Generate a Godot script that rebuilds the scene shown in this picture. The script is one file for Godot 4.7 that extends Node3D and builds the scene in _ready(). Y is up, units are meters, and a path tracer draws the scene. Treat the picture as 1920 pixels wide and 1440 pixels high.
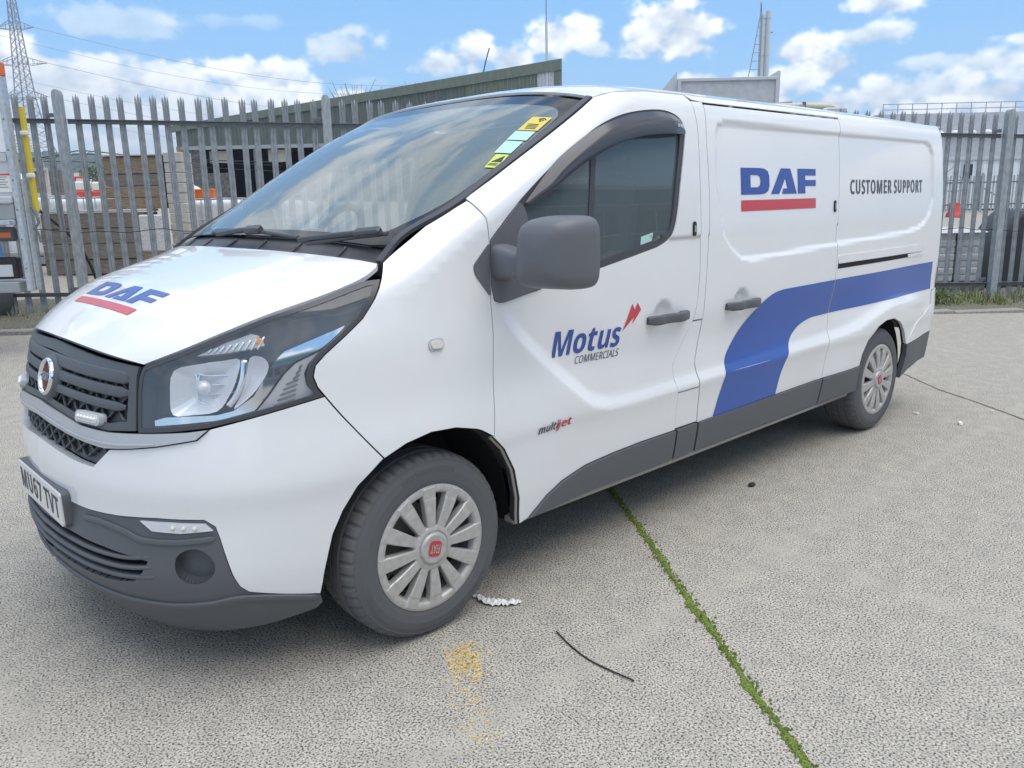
extends Node3D
# A white panel van parked in a concrete yard in front of a galvanised palisade fence, with an industrial
# estate behind it. +x runs along the van to its tail, +z is its near side, y is up, metres.

var M := {}
var used := {}


func _ready():
	setup_view()
	make_materials()
	build_ground()
	build_van()
	build_fence()
	build_yard()
	build_far()
	build_small()


# ---------------------------------------------------------------- view, sky, sun
func setup_view():
	var cam := Camera3D.new()
	cam.name = "camera"
	cam.fov = 50.659
	cam.near = 0.05
	cam.far = 3000.0
	var fwd := Vector3(0.663, -0.221, -0.715).normalized()
	var rgt := Vector3(0.730, -0.022, 0.683).normalized()
	var up := rgt.cross(fwd).normalized()
	rgt = fwd.cross(up).normalized()
	cam.transform = Transform3D(Basis(rgt, up, -fwd), Vector3(-1.5345, 1.4672, 3.0022))
	add_child(cam)
	cam.current = true
	var env := Environment.new()
	env.background_mode = Environment.BG_SKY
	env.background_energy_multiplier = 0.67
	env.tonemap_mode = Environment.TONE_MAPPER_LINEAR
	env.tonemap_exposure = 2.05
	env.sdfgi_enabled = true
	env.ssao_enabled = true
	env.ssil_enabled = true
	env.fog_enabled = true
	env.fog_density = 0.0007
	env.fog_light_color = Color(0.80, 0.87, 0.94)
	var sky := Sky.new()
	var pm := PanoramaSkyMaterial.new()
	pm.panorama = sky_picture()
	sky.sky_material = pm
	env.sky = sky
	var we := WorldEnvironment.new()
	we.name = "world_environment"
	we.environment = env
	add_child(we)
	var sun := DirectionalLight3D.new()
	sun.name = "sun"
	sun.light_energy = 0.45
	sun.light_color = Color(1.0, 0.955, 0.89)
	sun.light_angular_distance = 60.0   # high thin cloud spreads it wide
	sun.shadow_enabled = true
	sun.look_at_from_position(Vector3.ZERO, -Vector3(0.05, 1.0, 0.28), Vector3.UP)
	add_child(sun)


func sky_picture() -> ImageTexture:
	var w := 4096
	var h := 2048
	var im := Image.create(w, h, false, Image.FORMAT_RGB8)
	for y in h:
		var el := (0.5 - (y + 0.5) / h) * PI
		var t := pow(clampf(1.0 - sin(maxf(el, 0.0)), 0.0, 1.0), 5.0)
		var c := Color(0.425, 0.64, 0.875).lerp(Color(0.72, 0.85, 0.94), t)
		if el < 0.0:
			c = Color(0.62, 0.64, 0.66)
		im.fill_rect(Rect2i(0, y, w, 1), c)
	var n := FastNoiseLite.new()
	n.seed = 11
	n.noise_type = FastNoiseLite.TYPE_SIMPLEX_SMOOTH
	n.frequency = 1.0
	n.fractal_type = FastNoiseLite.FRACTAL_FBM
	n.fractal_octaves = 5
	n.fractal_gain = 0.55
	# azimuth, elevation, half width, half height (radians), cover, whiteness
	var list := [
		[0.328, 0.188, 0.064, 0.017, 0.55, 0.82], [0.448, 0.194, 0.070, 0.007, 0.30, 0.95], [0.236, 0.151, 0.038, 0.026, 0.95, 1.00],
		[0.284, 0.131, 0.057, 0.025, 0.80, 0.80], [0.340, 0.133, 0.057, 0.028, 0.85, 0.90], [0.380, 0.113, 0.075, 0.037, 0.90, 0.90],
		[0.309, 0.087, 0.107, 0.037, 0.80, 0.80], [0.449, 0.142, 0.041, 0.017, 0.95, 1.00], [0.495, 0.140, 0.032, 0.019, 0.90, 1.00],
		[0.475, 0.114, 0.057, 0.019, 0.90, 0.95], [0.562, 0.172, 0.048, 0.019, 0.75, 0.85], [0.670, 0.155, 0.038, 0.017, 0.90, 0.95],
		[0.713, 0.166, 0.038, 0.022, 0.95, 1.00], [0.753, 0.160, 0.032, 0.020, 0.90, 0.95], [0.806, 0.180, 0.038, 0.025, 0.95, 1.00],
		[0.833, 0.184, 0.029, 0.024, 0.95, 1.00], [0.849, 0.166, 0.025, 0.012, 0.70, 0.95], [0.918, 0.180, 0.048, 0.034, 0.98, 1.00],
		[0.956, 0.181, 0.048, 0.037, 1.00, 1.00], [0.938, 0.196, 0.038, 0.025, 1.00, 1.00], [1.162, 0.192, 0.045, 0.015, 0.90, 1.00],
		[1.154, 0.162, 0.054, 0.015, 0.85, 1.00], [1.077, 0.151, 0.035, 0.022, 0.95, 1.00], [1.111, 0.136, 0.038, 0.019, 0.90, 1.00],
		[1.068, 0.122, 0.038, 0.025, 0.90, 1.00], [1.234, 0.128, 0.088, 0.012, 0.60, 1.00], [1.272, 0.127, 0.050, 0.019, 0.60, 1.00],
		[1.119, 0.097, 0.038, 0.019, 0.95, 1.00], [1.161, 0.105, 0.028, 0.022, 0.95, 1.00], [1.207, 0.102, 0.075, 0.024, 0.80, 0.95],
		[1.266, 0.095, 0.056, 0.025, 0.85, 0.95], [1.233, 0.082, 0.088, 0.016, 0.80, 1.00], [0.970, 0.128, 0.031, 0.014, 0.90, 1.00],
		[1.014, 0.125, 0.025, 0.012, 0.70, 1.00], [0.567, 0.119, 0.018, 0.009, 0.90, 1.00], [0.519, 0.120, 0.022, 0.016, 0.90, 1.00],
		[1.189, 0.068, 0.125, 0.016, 0.80, 1.00], [1.289, 0.142, 0.016, 0.009, 0.70, 1.00], [1.046, 0.101, 0.038, 0.019, 0.90, 1.00],
		[0.245, 0.057, 0.100, 0.037, 0.60, 0.85], [0.595, 0.135, 0.025, 0.007, 0.25, 0.95]]
	for q in [[0.27, 0.105, 0.15, 0.05, 0.9, 0.80], [0.40, 0.085, 0.13, 0.045, 0.9, 0.84], [0.53, 0.075, 0.10, 0.03, 0.85, 0.92], [1.17, 0.062, 0.16, 0.022, 0.8, 1.0], [0.75, 0.05, 0.2, 0.02, 0.6, 0.95]]:
		list.insert(0, q)
	# the same broken cumulus all the way round and overhead
	var rng := RandomNumberGenerator.new()
	rng.seed = 5
	for k in 150:
		var az := rng.randf_range(1.42, 1.42 + TAU - 1.34)
		var e := asin(rng.randf_range(0.05, 0.80))
		var s := rng.randf_range(0.6, 1.3) * lerpf(0.9, 3.2, e)
		list.append([az, e, 0.085 * s / cos(e), 0.042 * s, rng.randf_range(0.8, 1.0), rng.randf_range(0.92, 1.0)])
	for k in 26:
		var e := asin(rng.randf_range(0.42, 0.93))
		list.append([rng.randf_range(-0.1, 1.5), e, 0.16 / cos(e), 0.10, rng.randf_range(0.7, 1.0), 1.0])
	for b in list:
		var az: float = b[0]
		var el: float = b[1]
		var tight := 1.0 if az < 0.6 or az > 1.45 or el > 0.25 else 0.84
		var ra: float = b[2] * 1.25 * tight
		var re: float = b[3] * 1.3 * tight
		var x0 := int((az - ra) / TAU * w)
		var x1 := int((az + ra) / TAU * w) + 1
		var y0 := maxi(0, int((0.5 - (el + re) / PI) * h))
		var y1 := mini(h / 2 - 1, int((0.5 - (el - re) / PI) * h) + 1)
		var step := 1 if az > -0.05 and az < 1.45 and el < 0.25 else 2
		var y := y0
		while y <= y1:
			var e := (0.5 - (y + 0.5) / h) * PI
			var x := x0
			while x <= x1:
				var a := (x + 0.5) / w * TAU
				var dx := (a - az) / ra
				var dy := (e - el) / re
				var f := 7.0 if step == 2 else 21.0
				var nz := n.get_noise_3d(cos(a) * cos(e) * f, sin(e) * f * 1.5, sin(a) * cos(e) * f)
				var d: float = 0.90 - sqrt(dx * dx + dy * dy) + nz * 0.66
				if d > 0.0:
					var cover: float = smoothstep(0.0, 0.42, d) * b[4]
					var lit := clampf(0.60 + dy * 0.60 + nz * 1.3, 0.0, 1.0)
					var white: float = b[5]
					var c := Color(0.74, 0.785, 0.845).lerp(Color(0.985, 0.99, 1.0), lit * (white * 2.5 - 1.5))
					var xx := posmod(x, w)
					im.set_pixel(xx, y, im.get_pixel(xx, y).lerp(c, cover))
					if step == 2:
						var c2 := im.get_pixel(xx, y)
						im.fill_rect(Rect2i(xx, y, 2, 2), c2)
				x += step
			y += step
	return ImageTexture.create_from_image(im)


# ---------------------------------------------------------------- nodes and names
func put(o: Node3D, called: String, parent: Node = null):
	if parent == null:
		parent = self
	var key := str(parent.get_instance_id()) + called
	var k: int = used.get(key, 0)
	used[key] = k + 1
	o.name = called if k == 0 else "%s_%03d" % [called, k]
	parent.add_child(o, true)
	return o


func tag(o: Node, label: String, category: String, group := "", kind := ""):
	if label:
		o.set_meta("label", label)
	if category:
		o.set_meta("category", category)
	if group:
		o.set_meta("group", group)
	if kind:
		o.set_meta("kind", kind)
	return o


func thing(called: String, label: String, category: String, at := Vector3.ZERO, turn := 0.0, group := "") -> Node3D:
	var o := Node3D.new()
	put(o, called)
	o.position = at
	o.rotation.y = turn
	tag(o, label, category, group)
	return o


func mb() -> SurfaceTool:
	var st := SurfaceTool.new()
	st.begin(Mesh.PRIMITIVE_TRIANGLES)
	return st


func done(st: SurfaceTool, m: Material) -> ArrayMesh:
	st.index()
	var me := st.commit()
	if me.get_surface_count():
		me.surface_set_material(0, m)
	return me


func build(st: SurfaceTool, called: String, m: Material, parent: Node = null) -> MeshInstance3D:
	var o := MeshInstance3D.new()
	o.mesh = done(st, m)
	put(o, called, parent)
	return o


func inst(me: Mesh, called: String, xf: Transform3D, parent: Node = null) -> MeshInstance3D:
	var o := MeshInstance3D.new()
	o.mesh = me
	o.transform = xf
	put(o, called, parent)
	return o


func at(x, y, z) -> Transform3D:
	return Transform3D(Basis.IDENTITY, Vector3(x, y, z))


# ---------------------------------------------------------------- shapes
func vert(st: SurfaceTool, p: Vector3, n: Vector3, uv := Vector2.ZERO):
	st.set_normal(n)
	st.set_uv(uv)
	st.add_vertex(p)


func tri(st: SurfaceTool, a: Vector3, b: Vector3, c: Vector3, na: Vector3, nb: Vector3, nc: Vector3, ua := Vector2.ZERO, ub := Vector2.ZERO, uc := Vector2.ZERO):
	if (c - a).cross(b - a).dot(na + nb + nc) >= 0.0:
		vert(st, a, na, ua)
		vert(st, b, nb, ub)
		vert(st, c, nc, uc)
	else:
		vert(st, a, na, ua)
		vert(st, c, nc, uc)
		vert(st, b, nb, ub)


func quad(st: SurfaceTool, a: Vector3, b: Vector3, c: Vector3, d: Vector3, n := Vector3.ZERO):
	if n == Vector3.ZERO:
		n = (c - a).cross(d - b).normalized()
	tri(st, a, b, c, n, n, n, Vector2(0, 0), Vector2(1, 0), Vector2(1, 1))
	tri(st, a, c, d, n, n, n, Vector2(0, 0), Vector2(1, 1), Vector2(0, 1))


# a box with its edges chamfered
func box(st: SurfaceTool, lo: Vector3, hi: Vector3, ch := 0.0, xf := Transform3D.IDENTITY):
	var c := (lo + hi) / 2.0
	var h := (hi - lo) / 2.0
	ch = minf(ch, minf(h.x, minf(h.y, h.z)) * 0.9)
	var e := Vector3(h.x - ch, h.y - ch, h.z - ch)
	for ax in 3:
		for s in [-1.0, 1.0]:
			var n := Vector3.ZERO
			n[ax] = s
			var u := (ax + 1) % 3
			var v := (ax + 2) % 3
			var q := []
			for k in [[-1, -1], [1, -1], [1, 1], [-1, 1]]:
				var p := Vector3.ZERO
				p[ax] = s * h[ax]
				p[u] = k[0] * e[u]
				p[v] = k[1] * e[v]
				q.append(xf * (c + p))
			quad(st, q[0], q[1], q[2], q[3], (xf.basis * n).normalized())
	if ch <= 0.0:
		return
	for ax in 3:
		var u := (ax + 1) % 3
		var v := (ax + 2) % 3
		for k in [[-1.0, -1.0], [1.0, -1.0], [1.0, 1.0], [-1.0, 1.0]]:
			var n := Vector3.ZERO
			n[u] = k[0]
			n[v] = k[1]
			var q := []
			for s in [[-1.0, 0], [1.0, 0], [1.0, 1], [-1.0, 1]]:
				var p := Vector3.ZERO
				p[ax] = s[0] * e[ax]
				p[u] = k[0] * (h[u] if s[1] == 0 else e[u])
				p[v] = k[1] * (e[v] if s[1] == 0 else h[v])
				q.append(xf * (c + p))
			quad(st, q[0], q[1], q[2], q[3], (xf.basis * n).normalized())
	for sx in [-1.0, 1.0]:
		for sy in [-1.0, 1.0]:
			for sz in [-1.0, 1.0]:
				var n: Vector3 = (xf.basis * Vector3(sx, sy, sz)).normalized()
				tri(st, xf * (c + Vector3(sx * h.x, sy * e.y, sz * e.z)), xf * (c + Vector3(sx * e.x, sy * h.y, sz * e.z)), xf * (c + Vector3(sx * e.x, sy * e.y, sz * h.z)), n, n, n)


# a tube through points
func tube(st: SurfaceTool, pts: Array, r, seg := 8, caps := true):
	var rings := []
	var prev := Vector3.ZERO
	for i in pts.size():
		var p: Vector3 = pts[i]
		var d: Vector3 = (pts[mini(i + 1, pts.size() - 1)] - pts[maxi(i - 1, 0)]).normalized()
		var u: Vector3
		if prev == Vector3.ZERO:
			u = d.cross(Vector3.UP if absf(d.y) < 0.9 else Vector3.RIGHT).normalized()
		else:
			u = (prev - d * prev.dot(d)).normalized()
		prev = u
		var v := d.cross(u)
		var rr: float = r[i] if r is Array else r
		var ring := []
		for k in seg:
			var a := TAU * k / seg
			ring.append([p + (u * cos(a) + v * sin(a)) * rr, u * cos(a) + v * sin(a)])
		rings.append(ring)
	for i in rings.size() - 1:
		for k in seg:
			var j := (k + 1) % seg
			var a = rings[i][k]
			var b = rings[i][j]
			var c = rings[i + 1][j]
			var d = rings[i + 1][k]
			tri(st, a[0], b[0], c[0], a[1], b[1], c[1])
			tri(st, a[0], c[0], d[0], a[1], c[1], d[1])
	if caps:
		for e in [0, rings.size() - 1]:
			var n: Vector3 = (pts[0] - pts[1]).normalized() if e == 0 else (pts[-1] - pts[-2]).normalized()
			for k in seg - 2:
				tri(st, rings[e][0][0], rings[e][k + 1][0], rings[e][k + 2][0], n, n, n)


# revolve [radius, height] points about the local z axis; sharp where the profile turns hard
func lathe(st: SurfaceTool, prof: Array, seg := 48, xf := Transform3D.IDENTITY, a0 := 0.0, a1 := TAU):
	for i in prof.size() - 1:
		var p: Vector2 = prof[i]
		var q: Vector2 = prof[i + 1]
		if p.is_equal_approx(q):
			continue
		var t := (q - p).normalized()
		var tn := Vector2(t.y, -t.x)
		var n0 := tn
		var n1 := tn
		if i > 0 and not Vector2(prof[i - 1]).is_equal_approx(p):
			var tp: Vector2 = (p - prof[i - 1]).normalized()
			if tp.dot(t) > 0.6:
				n0 = (tn + Vector2(tp.y, -tp.x)).normalized()
		if i < prof.size() - 2 and not Vector2(prof[i + 2]).is_equal_approx(q):
			var tq: Vector2 = (prof[i + 2] - q).normalized()
			if tq.dot(t) > 0.6:
				n1 = (tn + Vector2(tq.y, -tq.x)).normalized()
		for k in seg:
			var ca := cos(lerpf(a0, a1, float(k) / seg))
			var sa := sin(lerpf(a0, a1, float(k) / seg))
			var cb := cos(lerpf(a0, a1, float(k + 1) / seg))
			var sb := sin(lerpf(a0, a1, float(k + 1) / seg))
			var A := xf * Vector3(ca * p.x, sa * p.x, p.y)
			var B := xf * Vector3(cb * p.x, sb * p.x, p.y)
			var C := xf * Vector3(cb * q.x, sb * q.x, q.y)
			var D := xf * Vector3(ca * q.x, sa * q.x, q.y)
			var bs := xf.basis
			var nA := bs * Vector3(ca * n0.x, sa * n0.x, n0.y)
			var nB := bs * Vector3(cb * n0.x, sb * n0.x, n0.y)
			var nC := bs * Vector3(cb * n1.x, sb * n1.x, n1.y)
			var nD := bs * Vector3(ca * n1.x, sa * n1.x, n1.y)
			if p.x > 1e-6:
				tri(st, A, B, C, nA, nB, nC)
			if q.x > 1e-6:
				tri(st, A, C, D, nA, nC, nD)


# a flat outline in the local xy plane, pushed out along z from z0 to z1
func prism(st: SurfaceTool, poly: PackedVector2Array, z0: float, z1: float, xf := Transform3D.IDENTITY):
	var idx := Geometry2D.triangulate_polygon(poly)
	for z in [z0, z1]:
		var n := (xf.basis * Vector3(0, 0, 1 if (z == z1) == (z1 > z0) else -1)).normalized()
		for i in range(0, idx.size(), 3):
			var a := poly[idx[i]]
			var b := poly[idx[i + 1]]
			var c := poly[idx[i + 2]]
			tri(st, xf * Vector3(a.x, a.y, z), xf * Vector3(b.x, b.y, z), xf * Vector3(c.x, c.y, z), n, n, n, a, b, c)
	var cw := 1.0 if Geometry2D.is_polygon_clockwise(poly) else -1.0
	for i in poly.size():
		var a := poly[i]
		var b := poly[(i + 1) % poly.size()]
		var d := b - a
		var n := (xf.basis * (Vector3(-d.y, d.x, 0) * cw)).normalized()
		quad(st, xf * Vector3(a.x, a.y, z0), xf * Vector3(b.x, b.y, z0), xf * Vector3(b.x, b.y, z1), xf * Vector3(a.x, a.y, z1), n)


# closed rings of equal length joined into a skin, smooth normals, ends closed
func loft(st: SurfaceTool, rings: Array, caps := true):
	var nr := rings.size()
	var ns: int = rings[0].size()
	var cen := []
	for r in rings:
		var c := Vector3.ZERO
		for p in r:
			c += p
		cen.append(c / ns)
	var nor := []
	for i in nr:
		var row := []
		for k in ns:
			var du: Vector3 = rings[i][(k + 1) % ns] - rings[i][(k + ns - 1) % ns]
			var dv: Vector3 = rings[mini(i + 1, nr - 1)][k] - rings[maxi(i - 1, 0)][k]
			var n := du.cross(dv)
			if n.length() < 1e-12:
				n = cen[mini(i + 1, nr - 1)] - cen[maxi(i - 1, 0)]
				if i == 0:
					n = -n
			n = n.normalized()
			if n.dot(rings[i][k] - cen[i]) < 0.0 and absf(n.dot((rings[i][k] - cen[i]).normalized())) > 0.05:
				n = -n
			row.append(n)
		nor.append(row)
	for i in nr - 1:
		for k in ns:
			var j := (k + 1) % ns
			tri(st, rings[i][k], rings[i][j], rings[i + 1][j], nor[i][k], nor[i][j], nor[i + 1][j])
			tri(st, rings[i][k], rings[i + 1][j], rings[i + 1][k], nor[i][k], nor[i + 1][j], nor[i + 1][k])
	if caps:
		for e in [0, nr - 1]:
			var o := 1 if e == 0 else nr - 2
			var n: Vector3 = (cen[e] - cen[o]).normalized()
			for k in ns:
				tri(st, cen[e], rings[e][k], rings[e][(k + 1) % ns], n, n, n)


func ball(st: SurfaceTool, c: Vector3, r: Vector3, seg := 12, rows := 8):
	for i in rows:
		for k in seg:
			var q := []
			for e in [[i, k], [i, k + 1], [i + 1, k + 1], [i + 1, k]]:
				var th: float = PI * e[0] / rows
				var ph: float = TAU * e[1] / seg
				var n := Vector3(sin(th) * cos(ph), cos(th), sin(th) * sin(ph))
				q.append([c + n * r, (n / r).normalized()])
			if i > 0:
				tri(st, q[0][0], q[1][0], q[2][0], q[0][1], q[1][1], q[2][1])
			if i < rows - 1:
				tri(st, q[0][0], q[2][0], q[3][0], q[0][1], q[2][1], q[3][1])


func rrect(w: float, h: float, r: float, n := 4) -> PackedVector2Array:
	var o := PackedVector2Array()
	for q in 4:
		var c := Vector2((w / 2 - r) * [1, -1, -1, 1][q], (h / 2 - r) * [1, 1, -1, -1][q])
		for k in n + 1:
			var a := PI / 2 * q + PI / 2 * k / n
			o.append(c + Vector2(cos(a), sin(a)) * r)
	return o


func V(list: Array) -> PackedVector2Array:
	var o := PackedVector2Array()
	for i in range(0, list.size(), 2):
		o.append(Vector2(list[i], list[i + 1]))
	return o


# ---------------------------------------------------------------- materials
func lin(r: float, g: float, b: float) -> Color:
	return Color(r, g, b).linear_to_srgb()


func mat(called: String, c: Color, rough := 0.6, metal := 0.0, spec := 0.5) -> StandardMaterial3D:
	var m := StandardMaterial3D.new()
	m.resource_name = called
	m.albedo_color = c
	m.roughness = rough
	m.metallic = metal
	m.metallic_specular = spec
	M[called] = m
	return m


func noise_tex(sd: int, freq: float, lo: Color, hi: Color, type := FastNoiseLite.TYPE_SIMPLEX_SMOOTH, oct := 4, size := 512, bias := 0.5, spread := 0.5) -> NoiseTexture2D:
	var n := FastNoiseLite.new()
	n.seed = sd
	n.noise_type = type
	n.frequency = freq
	n.fractal_octaves = oct
	var t := NoiseTexture2D.new()
	t.width = size
	t.height = size
	t.seamless = true
	t.noise = n
	var g := Gradient.new()
	g.set_color(0, lo)
	g.set_color(1, hi)
	g.set_offset(0, clampf(bias - spread, 0, 1))
	g.set_offset(1, clampf(bias + spread, 0, 1))
	t.color_ramp = g
	return t


# colour varied by soft noise laid on the object in its own metres
func worn(called: String, lo: Color, hi: Color, per_metre: float, rough := 0.8, metal := 0.0, stretch := Vector3.ONE, freq := 0.02, sd := 3) -> StandardMaterial3D:
	var m := mat(called, Color.WHITE, rough, metal)
	m.albedo_texture = noise_tex(sd, freq, lo, hi, FastNoiseLite.TYPE_SIMPLEX_SMOOTH, 5, 512, 0.5, 0.35)
	m.uv1_triplanar = true
	m.uv1_scale = stretch * per_metre
	return m


func make_materials():
	var white := mat("white_paint", lin(0.79, 0.795, 0.80), 0.42, 0.0, 0.45)
	white.albedo_color = Color.WHITE
	white.albedo_texture = noise_tex(51, 0.006, lin(0.785, 0.787, 0.787), lin(0.80, 0.806, 0.812), FastNoiseLite.TYPE_SIMPLEX_SMOOTH, 3, 512, 0.5, 0.4)
	white.uv1_triplanar = true
	white.uv1_scale = Vector3.ONE * 0.7
	white.clearcoat_enabled = true
	white.clearcoat = 1.0
	white.clearcoat_roughness = 0.03
	var pl := mat("dark_plastic", lin(0.105, 0.112, 0.122), 0.52)
	pl.heightmap_enabled = true
	pl.heightmap_texture = noise_tex(8, 0.25, Color.BLACK, Color.WHITE, FastNoiseLite.TYPE_SIMPLEX, 2, 256)
	pl.heightmap_scale = 0.03
	pl.uv1_triplanar = true
	pl.uv1_scale = Vector3.ONE * 8.0
	mat("grille_plastic", lin(0.085, 0.094, 0.104), 0.45)
	mat("black_gap", lin(0.012, 0.012, 0.014), 0.9)
	mat("black_gloss", lin(0.02, 0.021, 0.024), 0.08)
	mat("trim_black", lin(0.06, 0.062, 0.07), 0.4)
	var sm := mat("smoked_acrylic", lin(0.05, 0.052, 0.062), 0.14)
	mat("mirror_plastic", lin(0.125, 0.130, 0.145), 0.45)
	mat("silver", lin(0.55, 0.55, 0.56), 0.38, 0.55)
	worn("wheel_silver", lin(0.43, 0.415, 0.39), lin(0.52, 0.515, 0.50), 2.0, 0.42, 0.3, Vector3.ONE, 0.03, 52)
	mat("steel_dark", lin(0.16, 0.155, 0.15), 0.6, 0.3)
	mat("chrome", lin(0.82, 0.83, 0.85), 0.06, 1.0)
	mat("reflector", lin(0.80, 0.82, 0.86), 0.28, 0.35)
	mat("louver_silver", lin(0.60, 0.61, 0.63), 0.35, 0.4)
	var ty := mat("tyre_rubber", lin(0.098, 0.100, 0.106), 0.8)
	ty.heightmap_enabled = true
	ty.heightmap_texture = noise_tex(21, 0.12, Color.BLACK, Color.WHITE, FastNoiseLite.TYPE_SIMPLEX, 3, 256)
	ty.heightmap_scale = 0.04
	ty.uv1_triplanar = true
	ty.uv1_scale = Vector3.ONE * 6.0
	mat("tread_rubber", lin(0.11, 0.11, 0.112), 0.85)
	var gl := mat("screen_glass", Color(0.60, 0.655, 0.655, 0.47), 0.0)
	gl.transparency = BaseMaterial3D.TRANSPARENCY_ALPHA
	gl.metallic_specular = 0.55
	var g2 := mat("side_glass", Color(0.46, 0.51, 0.53, 0.52), 0.0)
	g2.transparency = BaseMaterial3D.TRANSPARENCY_ALPHA
	g2.metallic_specular = 0.65
	var ln := mat("lens_glass", Color(0.75, 0.80, 0.86, 0.10), 0.0)
	ln.transparency = BaseMaterial3D.TRANSPARENCY_ALPHA
	ln.metallic_specular = 0.8
	mat("navy_vinyl", lin(0.040, 0.085, 0.34), 0.22)
	mat("blue_vinyl", lin(0.038, 0.105, 0.40), 0.22)
	mat("red_vinyl", lin(0.58, 0.06, 0.075), 0.22)
	mat("grey_vinyl", lin(0.065, 0.07, 0.08), 0.3)
	mat("dark_blue_vinyl", lin(0.035, 0.04, 0.10), 0.3)
	mat("sticker_yellow", lin(0.68, 0.56, 0.10), 0.5)
	mat("sticker_lime", lin(0.58, 0.66, 0.12), 0.5)
	mat("sticker_mint", lin(0.45, 0.68, 0.62), 0.5)
	mat("sticker_black", lin(0.03, 0.03, 0.03), 0.5)
	mat("plate_white", lin(0.72, 0.72, 0.70), 0.35)
	mat("plate_black", lin(0.015, 0.015, 0.018), 0.4)
	mat("badge_red", lin(0.50, 0.045, 0.06), 0.25)
	mat("badge_dark", lin(0.10, 0.012, 0.02), 0.55)
	mat("amber", lin(0.75, 0.28, 0.03), 0.3)
	mat("lamp_red", lin(0.28, 0.02, 0.02), 0.15)
	mat("interior_dark", lin(0.045, 0.047, 0.05), 0.75)
	mat("interior_grey", lin(0.12, 0.125, 0.13), 0.8)
	mat("seat_cloth", lin(0.07, 0.072, 0.078), 0.95)
	var seal := mat("dirty_sill", lin(0.33, 0.31, 0.28), 0.7)
	seal.metallic_specular = 0.3
	worn("galvanised", lin(0.27, 0.30, 0.32), lin(0.42, 0.45, 0.47), 1.6, 0.55, 0.2, Vector3(1, 0.35, 1), 0.03, 4)
	worn("rail_steel", lin(0.13, 0.14, 0.15), lin(0.21, 0.22, 0.23), 2.0, 0.6, 0.25, Vector3.ONE, 0.03, 5)
	worn("timber", lin(0.16, 0.12, 0.085), lin(0.34, 0.27, 0.19), 1.4, 0.9, 0.0, Vector3(0.25, 2.6, 0.25), 0.03, 6)
	worn("grey_timber", lin(0.14, 0.125, 0.11), lin(0.25, 0.225, 0.20), 1.4, 0.9, 0.0, Vector3(0.25, 2.6, 0.25), 0.03, 7)
	worn("pale_timber", lin(0.40, 0.37, 0.34), lin(0.56, 0.53, 0.49), 1.4, 0.9, 0.0, Vector3(0.25, 2.6, 0.25), 0.03, 9)
	worn("tote_plastic", lin(0.68, 0.72, 0.75), lin(0.80, 0.82, 0.83), 1.0, 0.35)
	worn("wrap_white", lin(0.45, 0.46, 0.47), lin(0.68, 0.68, 0.67), 1.2, 0.4, 0.0, Vector3.ONE, 0.04, 10)
	worn("rust", lin(0.20, 0.09, 0.04), lin(0.50, 0.47, 0.40), 1.1, 0.8, 0.0, Vector3(1, 0.6, 1), 0.02, 12)
	worn("green_cladding", lin(0.115, 0.14, 0.115), lin(0.155, 0.18, 0.145), 0.3, 0.6, 0.0, Vector3(1, 0.4, 1), 0.02, 13)
	worn("green_cladding_dark", lin(0.085, 0.105, 0.095), lin(0.12, 0.14, 0.125), 0.3, 0.6, 0.0, Vector3(1, 0.4, 1), 0.02, 14)
	worn("grey_cladding", lin(0.42, 0.43, 0.46), lin(0.52, 0.53, 0.56), 0.4, 0.6, 0.0, Vector3.ONE, 0.02, 15)
	worn("white_cladding", lin(0.74, 0.77, 0.80), lin(0.84, 0.86, 0.88), 0.4, 0.6, 0.0, Vector3.ONE, 0.02, 16)
	worn("old_wall", lin(0.07, 0.07, 0.07), lin(0.17, 0.165, 0.16), 0.4, 0.9, 0.0, Vector3.ONE, 0.02, 17)
	worn("cream_steel", lin(0.50, 0.47, 0.42), lin(0.60, 0.57, 0.52), 0.2, 0.6, 0.0, Vector3.ONE, 0.02, 18)
	mat("beige", lin(0.55, 0.50, 0.40), 0.6)
	mat("orange_plastic", lin(0.72, 0.16, 0.03), 0.45)
	mat("red_plastic", lin(0.60, 0.06, 0.05), 0.45)
	mat("off_white", lin(0.68, 0.66, 0.60), 0.6)
	mat("blue_drum", lin(0.05, 0.16, 0.38), 0.4)
	mat("yellow_paint", lin(0.65, 0.50, 0.03), 0.45)
	worn("aluminium", lin(0.42, 0.46, 0.50), lin(0.58, 0.61, 0.64), 1.2, 0.4, 0.5, Vector3.ONE, 0.03, 19)
	mat("grey_paint", lin(0.30, 0.32, 0.34), 0.55)
	mat("light_grey", lin(0.50, 0.52, 0.55), 0.6)
	mat("pale_flue", lin(0.52, 0.55, 0.58), 0.5)
	mat("black_cable", lin(0.02, 0.02, 0.022), 0.6)
	mat("dark_void", lin(0.03, 0.032, 0.035), 0.95)
	mat("paper", lin(0.72, 0.72, 0.71), 0.9)
	mat("dark_bag", lin(0.05, 0.05, 0.055), 0.5)
	mat("pylon_steel", lin(0.28, 0.29, 0.32), 0.6, 0.3)
	worn("hill_green", lin(0.035, 0.055, 0.035), lin(0.09, 0.12, 0.07), 0.05, 0.95, 0.0, Vector3.ONE, 0.03, 20)
	var gr := mat("grass_green", Color.WHITE, 0.85)
	gr.vertex_color_use_as_albedo = true
	gr.backlight_enabled = true
	gr.backlight = Color(0.3, 0.4, 0.1)
	worn("moss_green", lin(0.075, 0.105, 0.018), lin(0.22, 0.31, 0.05), 6.0, 0.95, 0.0, Vector3.ONE, 0.03, 22)


func two_side(m: StandardMaterial3D) -> StandardMaterial3D:
	m.cull_mode = BaseMaterial3D.CULL_DISABLED
	return m


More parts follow.
